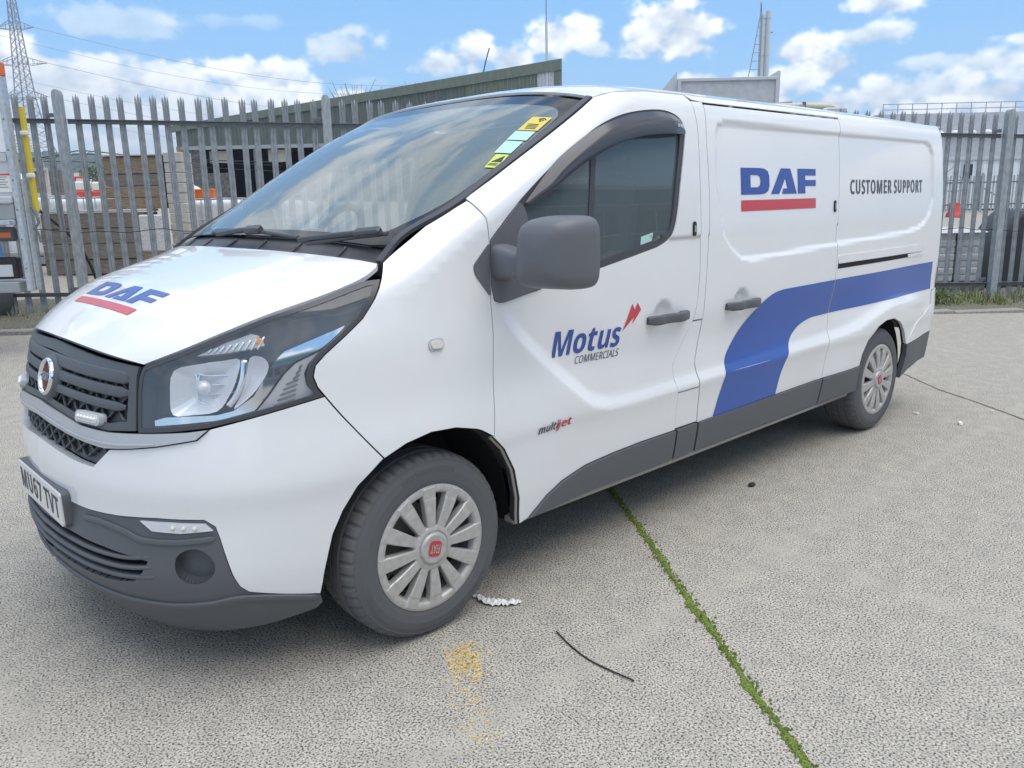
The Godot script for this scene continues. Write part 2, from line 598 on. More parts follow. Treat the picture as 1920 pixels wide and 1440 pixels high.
# ---------------------------------------------------------------- the ground
const FENCE_AT := Vector3(0.838, 0.0, -7.297)
const FENCE_TURN := 0.613
const PITCH := 0.156


func fence_dir() -> Vector3:
	return Vector3(cos(FENCE_TURN), 0, sin(FENCE_TURN))


func fence_out() -> Vector3:      # from the fence towards the yard with the van
	return Vector3(-sin(FENCE_TURN), 0, cos(FENCE_TURN))


func ground_h(x: float, z: float) -> float:
	var dx := x + 1.5345
	var dz := z - 3.0022
	var r := 0.73 * dx + 0.683 * dz
	var f := 0.663 * dx - 0.715 * dz
	var s := smoothstep(4.6, 9.5, f)
	var near := (-0.0304 * r + 0.0318 * f - 0.12)
	return s * near


func build_ground():
	var m := mat("concrete", Color.WHITE, 0.9, 0.0, 0.3)
	var t := noise_tex(41, 0.135, lin(0.07, 0.067, 0.065), lin(0.78, 0.75, 0.70), FastNoiseLite.TYPE_SIMPLEX_SMOOTH, 4, 2048, 0.5, 0.5)
	var g := t.color_ramp
	g.add_point(0.30, lin(0.095, 0.090, 0.086))
	g.add_point(0.375, lin(0.38, 0.358, 0.312))
	g.add_point(0.50, lin(0.445, 0.420, 0.370))
	g.add_point(0.66, lin(0.485, 0.458, 0.405))
	g.add_point(0.80, lin(0.66, 0.63, 0.565))
	m.albedo_texture = t
	m.uv1_triplanar = true
	m.uv1_world_triplanar = true
	m.uv1_scale = Vector3.ONE / 2.6
	m.heightmap_enabled = true
	m.heightmap_texture = noise_tex(41, 0.135, Color.BLACK, Color.WHITE, FastNoiseLite.TYPE_SIMPLEX_SMOOTH, 3, 2048, 0.38, 0.14)
	m.heightmap_scale = 0.05
	m.detail_enabled = true
	m.detail_blend_mode = BaseMaterial3D.BLEND_MODE_MUL
	m.detail_uv_layer = BaseMaterial3D.DETAIL_UV_2
	m.detail_albedo = noise_tex(43, 0.045, Color(0.925, 0.925, 0.925), Color(1.0, 0.995, 0.985), FastNoiseLite.TYPE_SIMPLEX_SMOOTH, 6, 1024, 0.5, 0.35)
	m.uv2_triplanar = true
	m.uv2_world_triplanar = true
	m.uv2_scale = Vector3.ONE / 6.3
	var fs := [-40.0, -20.0, -10.0, -6.0, -3.0, -1.0, 0.0, 1.0, 2.0, 3.0, 4.0, 4.6, 5.2, 5.8, 6.4, 7.0, 7.6, 8.2, 8.8, 9.5, 10.5, 12.0, 15.0, 20.0, 30.0, 60.0, 120.0, 300.0, 700.0, 1500.0]
	var rs := [-900.0, -300.0, -100.0, -40.0, -20.0, -10.0, -6.0, -3.0, 0.0, 3.0, 6.0, 10.0, 20.0, 40.0, 100.0, 300.0, 900.0]
	var st := mb()
	for i in fs.size() - 1:
		for k in rs.size() - 1:
			var q := []
			for e in [[i, k], [i, k + 1], [i + 1, k + 1], [i + 1, k]]:
				var f: float = fs[e[0]]
				var r: float = rs[e[1]]
				var x := -1.5345 + 0.73 * r + 0.663 * f
				var z := 3.0022 + 0.683 * r - 0.715 * f
				q.append(Vector3(x, ground_h(x, z), z))
			quad(st, q[0], q[1], q[2], q[3], Vector3.UP)
	tag(build(st, "ground", m), "wide yard of weathered grey concrete with dark pitted aggregate", "ground", "", "structure")
	# strip of soil and moss along the foot of the fence, edged with a low kerb
	var soil := worn("mossy_soil", lin(0.07, 0.075, 0.045), lin(0.24, 0.225, 0.19), 1.3, 0.95, 0.0, Vector3.ONE, 0.04, 44)
	var d := fence_dir()
	var o := fence_out()
	var st2 := mb()
	var n := FastNoiseLite.new()
	n.seed = 3
	n.frequency = 1.1
	var cols := [-0.9, -0.45, 0.0, 0.22, 0.44, 0.66, 0.78]
	var pos := func(a: float, b: float) -> Vector3:
		var bb := b
		if b > 0.7:
			bb += n.get_noise_2d(a * 1.5, 4.0) * 0.07
		var p := FENCE_AT + d * a + o * bb
		p.y = ground_h(p.x, p.z) + 0.035 + 0.05 * n.get_noise_2d(a * 2.0, b * 3.0)
		if b > 0.7:
			p.y = ground_h(p.x, p.z) - 0.01
		return p
	var a := -8.0
	while a < 18.0:
		for k in cols.size() - 1:
			var p0 = pos.call(a, cols[k])
			var p1 = pos.call(a + 0.2, cols[k])
			var p2 = pos.call(a + 0.2, cols[k + 1])
			var p3 = pos.call(a, cols[k + 1])
			quad(st2, p0, p1, p2, p3)
		a += 0.2
	tag(build(st2, "verge", soil), "strip of bare soil and moss along the foot of the palisade fence", "verge", "", "structure")
	var kerb := worn("kerb_concrete", lin(0.24, 0.225, 0.20), lin(0.36, 0.34, 0.31), 0.9, 0.9, 0.0, Vector3.ONE, 0.05, 45)
	var row := Node3D.new()
	put(row, "kerb")
	tag(row, "row of low worn concrete kerb edgings in front of the fence verge", "kerb", "", "structure")
	var rng := RandomNumberGenerator.new()
	rng.seed = 9
	a = -7.0
	while a < 17.0:
		var s := mb()
		box(s, Vector3(-0.455, -0.06, -0.07), Vector3(0.455, 0.035, 0.07), 0.012)
		var e := build(s, "kerb_stone", kerb, row)
		var p: Vector3 = FENCE_AT + d * (a + 0.46) + o * 0.86
		p.y = ground_h(p.x, p.z) + rng.randf_range(-0.012, 0.004)
		e.transform = Transform3D(Basis(Vector3.UP, -FENCE_TURN + rng.randf_range(-0.015, 0.015)) * Basis(Vector3(0, 0, 1), rng.randf_range(-0.012, 0.012)), p)
		a += 0.925


# ---------------------------------------------------------------- the van's skin
# chart 0 is the standing skin: (u, y), u runs along the flank in metres from the rear (u = x for u > 0.2) and bends round
# the front corner to the middle of the nose at u = -1.4. Charts 1 and 2 are bonnet and windscreen: (across -1..1, up 0..1); chart 3 the roof.
const ZY := [0.12, 0.16, 0.24, 0.30, 0.40, 0.47, 0.60, 0.66, 0.74, 0.85, 1.0, 1.2, 1.4, 1.6, 1.75, 1.83, 1.875, 1.90, 1.93]
const ZZ := [0.80, 0.84, 0.885, 0.90, 0.915, 0.922, 0.935, 0.945, 0.945, 0.940, 0.948, 0.95, 0.946, 0.932, 0.915, 0.897, 0.872, 0.842, 0.77]
const NY := [0.12, 0.16, 0.24, 0.30, 0.38, 0.46, 0.56, 0.66, 0.74, 0.83, 0.92, 1.0, 1.066, 1.14, 1.30, 1.45]
const NX := [-0.78, -0.83, -0.885, -0.925, -0.95, -0.945, -0.93, -0.93, -0.915, -0.895, -0.87, -0.848, -0.82, -0.775, -0.70, -0.62]
const UK := [-1.4, -1.2, -1.0, -0.8, -0.6, -0.4, -0.2, 0.0, 0.2]
const PK := [0.0, 0.009, 0.035, 0.091, 0.182, 0.318, 0.5, 0.727, 1.0]
const QK := [0.0, 0.209, 0.418, 0.606, 0.763, 0.883, 0.956, 0.993, 1.0]
const SCOOP_X := [0.2, 0.293, 0.419, 0.565, 0.712, 0.793, 0.881, 0.971, 1.155, 1.371, 1.7, 2.37, 2.78, 3.09, 3.3, 3.55, 3.85, 4.5]
const SCOOP_Y := [1.16, 1.081, 0.963, 0.843, 0.726, 0.670, 0.638, 0.626, 0.624, 0.631, 0.636, 0.65, 0.657, 0.686, 0.732, 0.775, 0.775, 0.76]
var recess := V([1.64, 1.72, 1.66, 1.775, 1.72, 1.796, 2.816, 1.786, 4.02, 1.784, 4.12, 1.765, 4.165, 1.70, 4.169, 1.415, 4.13, 1.33, 4.05, 1.262, 3.94, 1.228, 3.74, 1.21, 2.816, 1.187, 1.93, 1.16, 1.85, 1.171, 1.76, 1.225, 1.68, 1.30, 1.645, 1.42, 1.628, 1.55])


func herm(xs: Array, ys: Array, x: float) -> float:
	var n := xs.size()
	var i := 0
	var j := n - 1
	while j - i > 1:
		var m := (i + j) / 2
		if xs[m] <= x:
			i = m
		else:
			j = m
	var h: float = xs[i + 1] - xs[i]
	var m0: float = (ys[i + 1] - ys[i]) / h if i == 0 else (ys[i + 1] - ys[i - 1]) / (xs[i + 1] - xs[i - 1])
	var m1: float = (ys[i + 1] - ys[i]) / h if i == n - 2 else (ys[i + 2] - ys[i]) / (xs[i + 2] - xs[i])
	var t := clampf((x - xs[i]) / h, 0.0, 1.0)
	return (2 * t * t * t - 3 * t * t + 1) * ys[i] + (t * t * t - 2 * t * t + t) * h * m0 + (-2 * t * t * t + 3 * t * t) * ys[i + 1] + (t * t * t - t * t) * h * m1


func cab_taper(x: float, y: float) -> float:
	var t := 0.035 * (1.0 - smoothstep(-0.25, 1.0, x)) * smoothstep(1.0, 1.35, y)
	if y > 1.15:
		var d := ((x + 0.06) * 0.56 - (y - 1.30) * 0.99) / 1.1374
		var e := clampf(1.0 - d / 0.10, 0.0, 1.2)
		t += 0.075 * e * e * smoothstep(1.15, 1.32, y)
	return t


func sd_poly(p: Vector2, poly: PackedVector2Array) -> float:
	var d := 1e9
	for i in poly.size():
		var a := poly[i]
		var b := poly[(i + 1) % poly.size()]
		d = minf(d, p.distance_squared_to(Geometry2D.get_closest_point_to_segment(p, a, b)))
	return sqrt(d) * (1.0 if Geometry2D.is_point_in_polygon(p, poly) else -1.0)


func press(x: float, y: float) -> float:      # what the presses did to the flank, inwards positive
	var d := 0.0
	if y < 1.3 and y > 0.55:
		var yc := herm(SCOOP_X, SCOOP_Y, x)
		var m := (herm(SCOOP_X, SCOOP_Y, x + 0.02) - yc) / 0.02
		var s := (y - yc) / sqrt(1 + m * m)
		if s > 0.0:
			d += (0.020 * smoothstep(0.0, 0.072, s) * (1.0 - 0.75 * smoothstep(0.09, 0.36, s)) - 0.003 * (1.0 - smoothstep(0.0, 0.03, s))) * smoothstep(0.28, 0.46, x) * (1.0 - smoothstep(3.7, 4.2, x))
		elif s > -0.12:
			d -= 0.003 * smoothstep(-0.12, 0.0, s) * smoothstep(0.28, 0.46, x) * (1.0 - smoothstep(3.7, 4.2, x))
	if x > 1.6 and x < 4.2 and y > 1.14 and y < 1.82:
		d += 0.014 * smoothstep(0.0, 0.026, sd_poly(Vector2(x, y), recess))
	for h in [[1.262, 0.986], [1.872, 0.984]]:
		var r := Vector2((x - h[0]) / 0.072, (y - h[1]) / 0.066).length()
		if r < 1.0:
			d += 0.019 * (1.0 - smoothstep(0.35, 1.0, r))
	return d


func flare(x: float, y: float) -> float:
	return 0.03 * (1.0 - smoothstep(0.40, 0.85, Vector2(x, y - 0.33).length())) + 0.03 * (1.0 - smoothstep(0.40, 0.85, Vector2(x - 3.498, y - 0.33).length()))


func wall_raw(u: float, y: float) -> Vector3:
	if u < -1.4:
		var w := wall_raw(-2.8 - u, y)
		return Vector3(w.x, w.y, -w.z)
	if u > 4.30:
		var z0 := herm(ZY, ZZ, y) - 0.02 * smoothstep(3.2, 4.5, 4.30)
		var s := u - 4.30
		var xr := 4.463 - 0.05 * smoothstep(0.9, 1.9, y)
		if s <= 0.18:
			var a := s / 0.18 * PI / 2
			return Vector3(xr - (xr - 4.30) * (1 - sin(a)), y, z0 - 0.12 * (1 - cos(a)))
		return Vector3(xr, y, z0 - 0.12 - (s - 0.18))
	var zp := herm(ZY, ZZ, y) + flare(u, y)
	if u >= 0.2:
		return Vector3(u, y, zp - 0.02 * smoothstep(3.2, 4.5, u) - cab_taper(u, y) - press(u, y))
	var xf := herm(NY, NX, y)
	var p := herm(UK, PK, u)
	var q := herm(UK, QK, u)
	var x := xf + (0.2 - xf) * p
	return Vector3(x, y, zp * q - cab_taper(x, y) * minf(1.0, q))


func crom(p: Array, t: float) -> Vector3:
	var n := p.size() - 1
	var s := clampf(t, 0.0, 1.0) * n
	var i := mini(int(s), n - 1)
	var f := s - i
	var b: Vector3 = p[i]
	var c: Vector3 = p[i + 1]
	var a: Vector3 = p[i - 1] if i > 0 else 2 * b - c
	var d: Vector3 = p[i + 2] if i + 2 <= n else 2 * c - b
	return 0.5 * (2 * b + (c - a) * f + (2 * a - 5 * b + 4 * c - d) * f * f + (3 * b - a - 3 * c + d) * f * f * f)


var patch := {}


func make_patches():
	var bs := []
	for q in [[-0.80, 1.024], [-0.736, 1.045], [-0.65, 1.074], [-0.55, 1.112], [-0.412, 1.160], [-0.233, 1.203], [-0.10, 1.243], [-0.029, 1.285]]:
		bs.append(wall_raw(q[0], q[1]))
	var bf := []
	for k in 7:
		bf.append(wall_raw(-1.4 + 0.1 * k, 1.058 - 0.034 * (k / 6.0) * (k / 6.0)))
	var co := []
	for k in 11:
		var f := k / 10.0
		co.append(Vector3(-0.17 + 0.09 * f * f * f, 1.315 - 0.03 * f * f * f, bs[-1].z * f))
	co[10] = bs[-1]
	patch[1] = {"C": [Vector3(-0.822, 1.058, 0), Vector3(-0.715, 1.13, 0), Vector3(-0.56, 1.200, 0), Vector3(-0.37, 1.262, 0), Vector3(-0.17, 1.315, 0)], "S": bs, "F": bf, "T": co, "k": 2.8}
	var ws := [bs[-1]]
	for k in range(1, 8):
		var y := 1.285 + 0.56 * k / 7.0
		ws.append(wall_raw(-0.062 + (y - 1.297) / 0.548 * 0.992, y))
	var top := []
	for k in 11:
		var f := k / 10.0
		top.append(Vector3(0.88 + (ws[-1].x - 0.88) * pow(f, 3.4), 1.905 + (ws[-1].y - 1.905) * pow(f, 3.4), ws[-1].z * f))
	top[10] = ws[-1]
	patch[2] = {"C": [Vector3(-0.17, 1.315, 0), Vector3(0.06, 1.47, 0), Vector3(0.30, 1.62, 0), Vector3(0.57, 1.77, 0), Vector3(0.88, 1.905, 0)], "S": ws, "F": co, "T": top, "k": 3.6}
	var rs := []
	for k in 12:
		var x: float = [0.93, 1.0, 1.1, 1.25, 1.47, 1.7, 2.2, 2.7, 3.2, 3.7, 4.1, 4.38][k]
		rs.append(wall_raw(minf(x, 4.30), roof_edge(x)) + Vector3(maxf(0, x - 4.30), 0, 0))
	rs[0] = ws[-1]
	var rc := []
	for k in 12:
		var x: float = [0.88, 0.97, 1.09, 1.25, 1.47, 1.7, 2.2, 2.7, 3.2, 3.7, 4.1, 4.41][k]
		rc.append(Vector3(x, [1.905, 1.928, 1.945, 1.957, 1.965, 1.969, 1.972, 1.972, 1.970, 1.965, 1.955, 1.93][k], 0))
	var rt := []
	for k in 6:
		var f := k / 5.0
		rt.append(Vector3(4.41 - 0.03 * f * f, 1.93 + (rs[-1].y - 1.93) * pow(f, 3.0), rs[-1].z * f))
	rt[5] = rs[-1]
	patch[3] = {"C": rc, "S": rs, "F": top, "T": rt, "k": 3.4}


func roof_edge(x: float) -> float:
	return herm([0.9, 0.93, 1.02, 1.2, 1.45, 1.6, 4.4], [1.83, 1.845, 1.868, 1.884, 1.89, 1.888, 1.878], x)


func coons(c: Dictionary, v: float, t: float) -> Vector3:
	var a := absf(v)
	var C := crom(c.C, t)
	var S := crom(c.S, t)
	var F := crom(c.F, a)
	var T := crom(c.T, a)
	var C0: Vector3 = c.C[0]
	var C1: Vector3 = c.C[-1]
	var S0: Vector3 = c.S[0]
	var S1: Vector3 = c.S[-1]
	var bk := pow(a, c.k)
	var b := Vector3(bk, bk, a)
	var ib := Vector3.ONE - b
	var r := C * ib + S * b + F * (1 - t) + T * t - ((C0 * ib + S0 * b) * (1 - t) + (C1 * ib + S1 * b) * t)
	return Vector3(r.x, r.y, r.z * (-1.0 if v < 0 else 1.0))


func chart_raw(c: int, p: Vector2) -> Vector3:
	return wall_raw(p.x, p.y) if c == 0 else coons(patch[c], p.x, p.y)


# place and outward normal on a chart
func on(c: int, p: Vector2, off := 0.0, side := 1.0) -> Array:
	var e := 0.005
	var q := chart_raw(c, p)
	var px := Vector2(p.x + e, p.y)
	var sx := 1.0
	if c == 0 and p.x < 0.2 and p.x + e > 0.2 or c == 0 and p.x < 4.30 and p.x + e > 4.30 or c != 0 and p.x + e > 1.0:
		px.x = p.x - e
		sx = -1.0
	var py := Vector2(p.x, p.y + e)
	var sy := 1.0
	if c != 0 and p.y + e > 1.0:
		py.y = p.y - e
		sy = -1.0
	var du := (chart_raw(c, px) - q) * sx
	var dv := (chart_raw(c, py) - q) * sy
	var n := du.cross(dv).normalized() if c == 0 else dv.cross(du).normalized()
	if c != 0 and n.y < 0:
		n = -n
	q += n * off
	return [Vector3(q.x, q.y, q.z * side), Vector3(n.x, n.y, n.z * side)]


# a cut-out of the skin: polygon in chart coordinates, holes, offset from the skin and how deep its edges turn in
func skin(st: SurfaceTool, c: int, poly: PackedVector2Array, holes := [], off := 0.0, cell := 0.03, side := 1.0, lip := 0.0):
	var lo := poly[0]
	var hi := poly[0]
	for p in poly:
		lo = lo.min(p)
		hi = hi.max(p)
	var cs := Vector2(cell, cell)
	var marked := {}
	for ring in [poly] + holes:
		for i in ring.size():
			var a: Vector2 = ring[i]
			var b: Vector2 = ring[(i + 1) % ring.size()]
			var steps := int(a.distance_to(b) / (cell * 0.12)) + 1
			for k in steps + 1:
				var q := a.lerp(b, float(k) / steps)
				marked[Vector2i(((q - lo) / cs).floor())] = true
	var cache := {}
	var get := func(p: Vector2) -> Array:
		var key := Vector2i((p * 40000.0).round())
		if not cache.has(key):
			cache[key] = on(c, p, off, side)
		return cache[key]
	var nx := int((hi.x - lo.x) / cell) + 1
	var ny := int((hi.y - lo.y) / cell) + 1
	for i in nx:
		for k in ny:
			var o := lo + Vector2(i, k) * cs
			var rect := PackedVector2Array([o, o + Vector2(cell, 0), o + cs, o + Vector2(0, cell)])
			var parts: Array
			if marked.has(Vector2i(i, k)):
				parts = Geometry2D.intersect_polygons(rect, poly)
				for hole in holes:
					var next := []
					for piece in parts:
						for r in Geometry2D.clip_polygons(piece, hole):
							if not Geometry2D.is_polygon_clockwise(r):
								next.append(r)
					parts = next
			else:
				var mid := o + cs / 2
				var inside := Geometry2D.is_point_in_polygon(mid, poly)
				for hole in holes:
					inside = inside and not Geometry2D.is_point_in_polygon(mid, hole)
				if not inside:
					continue
				parts = [rect]
			for piece in parts:
				var idx := Geometry2D.triangulate_polygon(piece)
				for t in range(0, idx.size(), 3):
					var A = get.call(piece[idx[t]])
					var B = get.call(piece[idx[t + 1]])
					var C = get.call(piece[idx[t + 2]])
					tri(st, A[0], B[0], C[0], A[1], B[1], C[1], piece[idx[t]], piece[idx[t + 1]], piece[idx[t + 2]])
	if lip > 0.0:
		for ring in [poly] + holes:
			edge_strip(st, c, ring, off, off - lip, cell, side)


# the turned-in edge of a cut-out
func edge_strip(st: SurfaceTool, c: int, ring: PackedVector2Array, o0: float, o1: float, cell: float, side := 1.0):
	for i in ring.size():
		var a: Vector2 = ring[i]
		var b: Vector2 = ring[(i + 1) % ring.size()]
		var steps := int(a.distance_to(b) / cell) + 1
		for k in steps:
			var A = on(c, a.lerp(b, float(k) / steps), 0.0, side)
			var B = on(c, a.lerp(b, float(k + 1) / steps), 0.0, side)
			quad(st, A[0] + A[1] * o0, B[0] + B[1] * o0, B[0] + B[1] * o1, A[0] + A[1] * o1)


# grow (or shrink) a polygon; the largest piece
func grown(poly: PackedVector2Array, by: float) -> PackedVector2Array:
	var best := PackedVector2Array()
	if Geometry2D.is_polygon_clockwise(poly):
		poly = rev(poly)
	for r in Geometry2D.offset_polygon(poly, by, Geometry2D.JOIN_ROUND):
		if not Geometry2D.is_polygon_clockwise(r) and r.size() > 2 and area(r) > area(best):
			best = r
	return best


func area(p: PackedVector2Array) -> float:
	var s := 0.0
	for i in p.size():
		s += p[i].cross(p[(i + 1) % p.size()])
	return absf(s) / 2


# a polygon with its corners rounded off
func soft(p: PackedVector2Array, r: float, n := 4) -> PackedVector2Array:
	var o := PackedVector2Array()
	for i in p.size():
		var a := p[(i + p.size() - 1) % p.size()]
		var b := p[i]
		var c := p[(i + 1) % p.size()]
		var ra := minf(r, a.distance_to(b) * 0.45)
		var rc := minf(r, c.distance_to(b) * 0.45)
		var s := b + (a - b).normalized() * ra
		var e := b + (c - b).normalized() * rc
		for k in n + 1:
			var t := float(k) / n
			o.append(s.lerp(b, t).lerp(b.lerp(e, t), t))
	return o


# a smooth curve through points (open), as extra points between
func curved(p: PackedVector2Array, n := 4, closed := false) -> PackedVector2Array:
	var o := PackedVector2Array()
	var m := p.size()
	for i in (m if closed else m - 1):
		var a := p[(i + m - 1) % m] if closed else p[maxi(i - 1, 0)]
		var d := p[(i + 2) % m] if closed else p[mini(i + 2, m - 1)]
		var c := p[(i + 1) % m]
		for k in n:
			o.append(p[i].cubic_interpolate(c, a, d, float(k) / n))
	if not closed:
		o.append(p[-1])
	return o


func mirrored(p: PackedVector2Array) -> PackedVector2Array:
	var o := PackedVector2Array()
	for k in range(p.size() - 1, -1, -1):
		o.append(Vector2(-2.8 - p[k].x, p[k].y))
	return o


# flat letters of a font laid on a chart: each character a mesh of its own under the parent
func letters(words: String, c: int, org: Vector2, along: Vector2, upw: Vector2, m: Material, parent: Node, bold := true, off := 0.002, side := 1.0, slant := 0.0, called := "letter", squeeze := 1.0):
	# along: the whole width of the words; upw: the height of a capital
	var f := SystemFont.new()
	f.font_names = PackedStringArray(["Droid Sans"])
	f.font_weight = 700 if bold else 400
	var fs := 64
	var total := f.get_string_size(words, HORIZONTAL_ALIGNMENT_LEFT, -1, fs).x
	var cap := fs * 0.714
	var x := 0.0
	for i in words.length():
		var ch := words[i]
		var adv := f.get_string_size(ch, HORIZONTAL_ALIGNMENT_LEFT, -1, fs).x
		if ch != " ":
			var tm := TextMesh.new()
			tm.font = f
			tm.font_size = fs
			tm.pixel_size = 1.0
			tm.depth = 0.0
			tm.text = ch
			tm.curve_step = 2.0
			tm.horizontal_alignment = HORIZONTAL_ALIGNMENT_LEFT
			tm.vertical_alignment = VERTICAL_ALIGNMENT_TOP
			var ar := tm.surface_get_arrays(0)
			var vs: PackedVector3Array = ar[Mesh.ARRAY_VERTEX]
			var ids = ar[Mesh.ARRAY_INDEX]
			if ids == null or ids.is_empty():
				ids = PackedInt32Array(range(vs.size()))
			var base := -f.get_ascent(fs)
			var st := mb()
			for t in range(0, ids.size(), 3):
				var P := []
				for k in 3:
					var v := vs[ids[t + k]]
					var xx := (x + v.x * squeeze) / total
					var yy := (v.y - base) / cap
					P.append(org + along * xx + upw * yy + along.normalized() * slant * upw.length() * yy)
				split_tri(st, c, P[0], P[1], P[2], off, side)
			build(st, called, m, parent)
		x += adv


func split_tri(st: SurfaceTool, c: int, a: Vector2, b: Vector2, d: Vector2, off: float, side: float):
	if c >= 0:
		var l := [a.distance_to(b), b.distance_to(d), d.distance_to(a)]
		var k := 0
		for i in 3:
			if l[i] > l[k]:
				k = i
		if l[k] > 0.022:
			if k == 0:
				var m := (a + b) / 2
				split_tri(st, c, a, m, d, off, side)
				split_tri(st, c, m, b, d, off, side)
			elif k == 1:
				var m := (b + d) / 2
				split_tri(st, c, a, b, m, off, side)
				split_tri(st, c, a, m, d, off, side)
			else:
				var m := (d + a) / 2
				split_tri(st, c, a, b, m, off, side)
				split_tri(st, c, m, b, d, off, side)
			return
	var P := []
	for p in [a, b, d]:
		P.append(on(c, p, off, side) if c >= 0 else [Vector3(p.x, p.y, off), Vector3(0, 0, 1)])
	tri(st, P[0][0], P[1][0], P[2][0], P[0][1], P[1][1], P[2][1])


# ---------------------------------------------------------------- the van
var arch_f := V([-0.232, 0.262, -0.222, 0.32, -0.205, 0.39, -0.19, 0.482, -0.167, 0.55, -0.128, 0.621, -0.066, 0.689, -0.002, 0.724, 0.063, 0.741, 0.128, 0.735, 0.185, 0.712, 0.251, 0.667, 0.311, 0.608, 0.365, 0.516, 0.397, 0.398, 0.402, 0.33, 0.41, 0.285])
var arch_r := V([3.185, 0.30, 3.172, 0.40, 3.182, 0.47, 3.195, 0.53, 3.245, 0.608, 3.35, 0.678, 3.461, 0.703, 3.580, 0.702, 3.690, 0.667, 3.80, 0.59, 3.868, 0.50, 3.885, 0.42, 3.875, 0.33, 3.862, 0.27])
var head_low := V([-0.776, 0.828, -0.658, 0.835, -0.534, 0.847, -0.408, 0.872, -0.296, 0.896, -0.215, 0.913])
var head_back := V([-0.215, 0.913, -0.236, 0.942, -0.249, 0.975, -0.245, 1.007, -0.220, 1.036, -0.169, 1.082, -0.121, 1.129, -0.085, 1.185, -0.055, 1.240])
var head_top := V([-0.055, 1.240, -0.10, 1.237, -0.233, 1.199, -0.412, 1.155, -0.55, 1.107, -0.65, 1.069, -0.736, 1.040, -0.795, 1.020])
var screen_side := V([-0.029, 1.285, 0.079, 1.375, 0.223, 1.455, 0.369, 1.535, 0.514, 1.615, 0.660, 1.695, 0.805, 1.775, 0.93, 1.845])
var window_out := V([0.300, 1.336, 0.446, 1.467, 0.611, 1.584, 0.757, 1.671, 0.872, 1.732, 0.992, 1.774, 1.120, 1.799, 1.253, 1.811, 1.340, 1.803, 1.395, 1.778, 1.419, 1.735, 1.398, 1.647, 1.364, 1.512, 1.340, 1.403, 1.316, 1.333, 1.279, 1.291, 1.206, 1.265, 1.033, 1.235, 0.796, 1.195, 0.539, 1.152, 0.400, 1.127, 0.332, 1.122, 0.298, 1.133])
var glass_out := V([0.458, 1.445, 0.611, 1.560, 0.757, 1.645, 0.872, 1.705, 0.992, 1.748, 1.120, 1.774, 1.253, 1.786, 1.330, 1.779, 1.372, 1.758, 1.386, 1.725, 1.368, 1.645, 1.335, 1.512, 1.312, 1.408, 1.292, 1.343, 1.264, 1.312, 1.20, 1.291, 1.033, 1.262, 0.796, 1.222, 0.53, 1.178])
var door_back := V([1.47, 1.885, 1.500, 1.86, 1.509, 1.759, 1.506, 1.539, 1.508, 1.371, 1.515, 1.152, 1.505, 1.013, 1.485, 0.931, 1.443, 0.865, 1.356, 0.747, 1.362, 0.671, 1.383, 0.609, 1.392, 0.47])
var slide_front := V([1.585, 1.853, 1.568, 1.706, 1.574, 1.437, 1.573, 1.248, 1.554, 0.875, 1.523, 0.733, 1.553, 0.576, 1.562, 0.44])
var slide_back := V([2.842, 1.85, 2.836, 1.779, 2.816, 1.235, 2.816, 1.031, 2.798, 0.82, 2.784, 0.652, 2.765, 0.452])
var sill_top := V([0.455, 0.296, 0.479, 0.315, 0.55, 0.362, 0.642, 0.396, 0.788, 0.422, 0.960, 0.434, 1.145, 0.440, 1.392, 0.440])


func rev(p: PackedVector2Array) -> PackedVector2Array:
	var o := p.duplicate()
	o.reverse()
	return o


func join(list: Array) -> PackedVector2Array:
	var o := PackedVector2Array()
	for l in list:
		for p in l:
			if o.is_empty() or o[-1].distance_to(p) > 0.0005:
				o.append(p)
	if o[0].distance_to(o[-1]) < 0.0005:
		o.remove_at(o.size() - 1)
	if Geometry2D.is_polygon_clockwise(o):
		o.reverse()
	return o


# a left half whose two ends lie on the middle of the nose, and its mirror image
func full(half: PackedVector2Array) -> PackedVector2Array:
	var m := mirrored(half)
	return join([half, m.slice(1, m.size() - 1)])


func panel(called: String, c: int, poly: PackedVector2Array, m: Material, parent: Node, holes := [], off := 0.0, cell := 0.03, side := 1.0, lip := 0.014, gap := 0.0025) -> MeshInstance3D:
	var st := mb()
	skin(st, c, grown(poly, -gap) if gap > 0.0 else poly, holes, off, cell, side, lip)
	return build(st, called, m, parent)


func build_van():
	make_patches()
	var van := thing("panel_van", "white long panel van with blue sweep stripe and company lettering, parked in the yard", "van")
	van_nose(van)
	van_cab(van)
	for side in [1.0, -1.0]:
		van_flank(van, side)
	van_roof(van)
	van_inside(van)
	for s in [1.0, -1.0]:
		van_mirror(van, s)
	var first: Node3D = null
	for w in [[0.0, 1.0, 2.9], [3.498, 1.0, 0.4], [0.0, -1.0, 1.2], [3.498, -1.0, 0.2]]:
		var wh: Node3D
		if first == null:
			first = make_wheel(van)
			wh = first
		else:
			wh = first.duplicate()
			put(wh, "wheel", van)
		wh.position = Vector3(w[0], 0.325, 0.925 * w[1])
		wh.rotation = Vector3(0, 0.0 if w[1] > 0 else PI, 0)
		wh.rotate_object_local(Vector3(0, 0, 1), w[2])


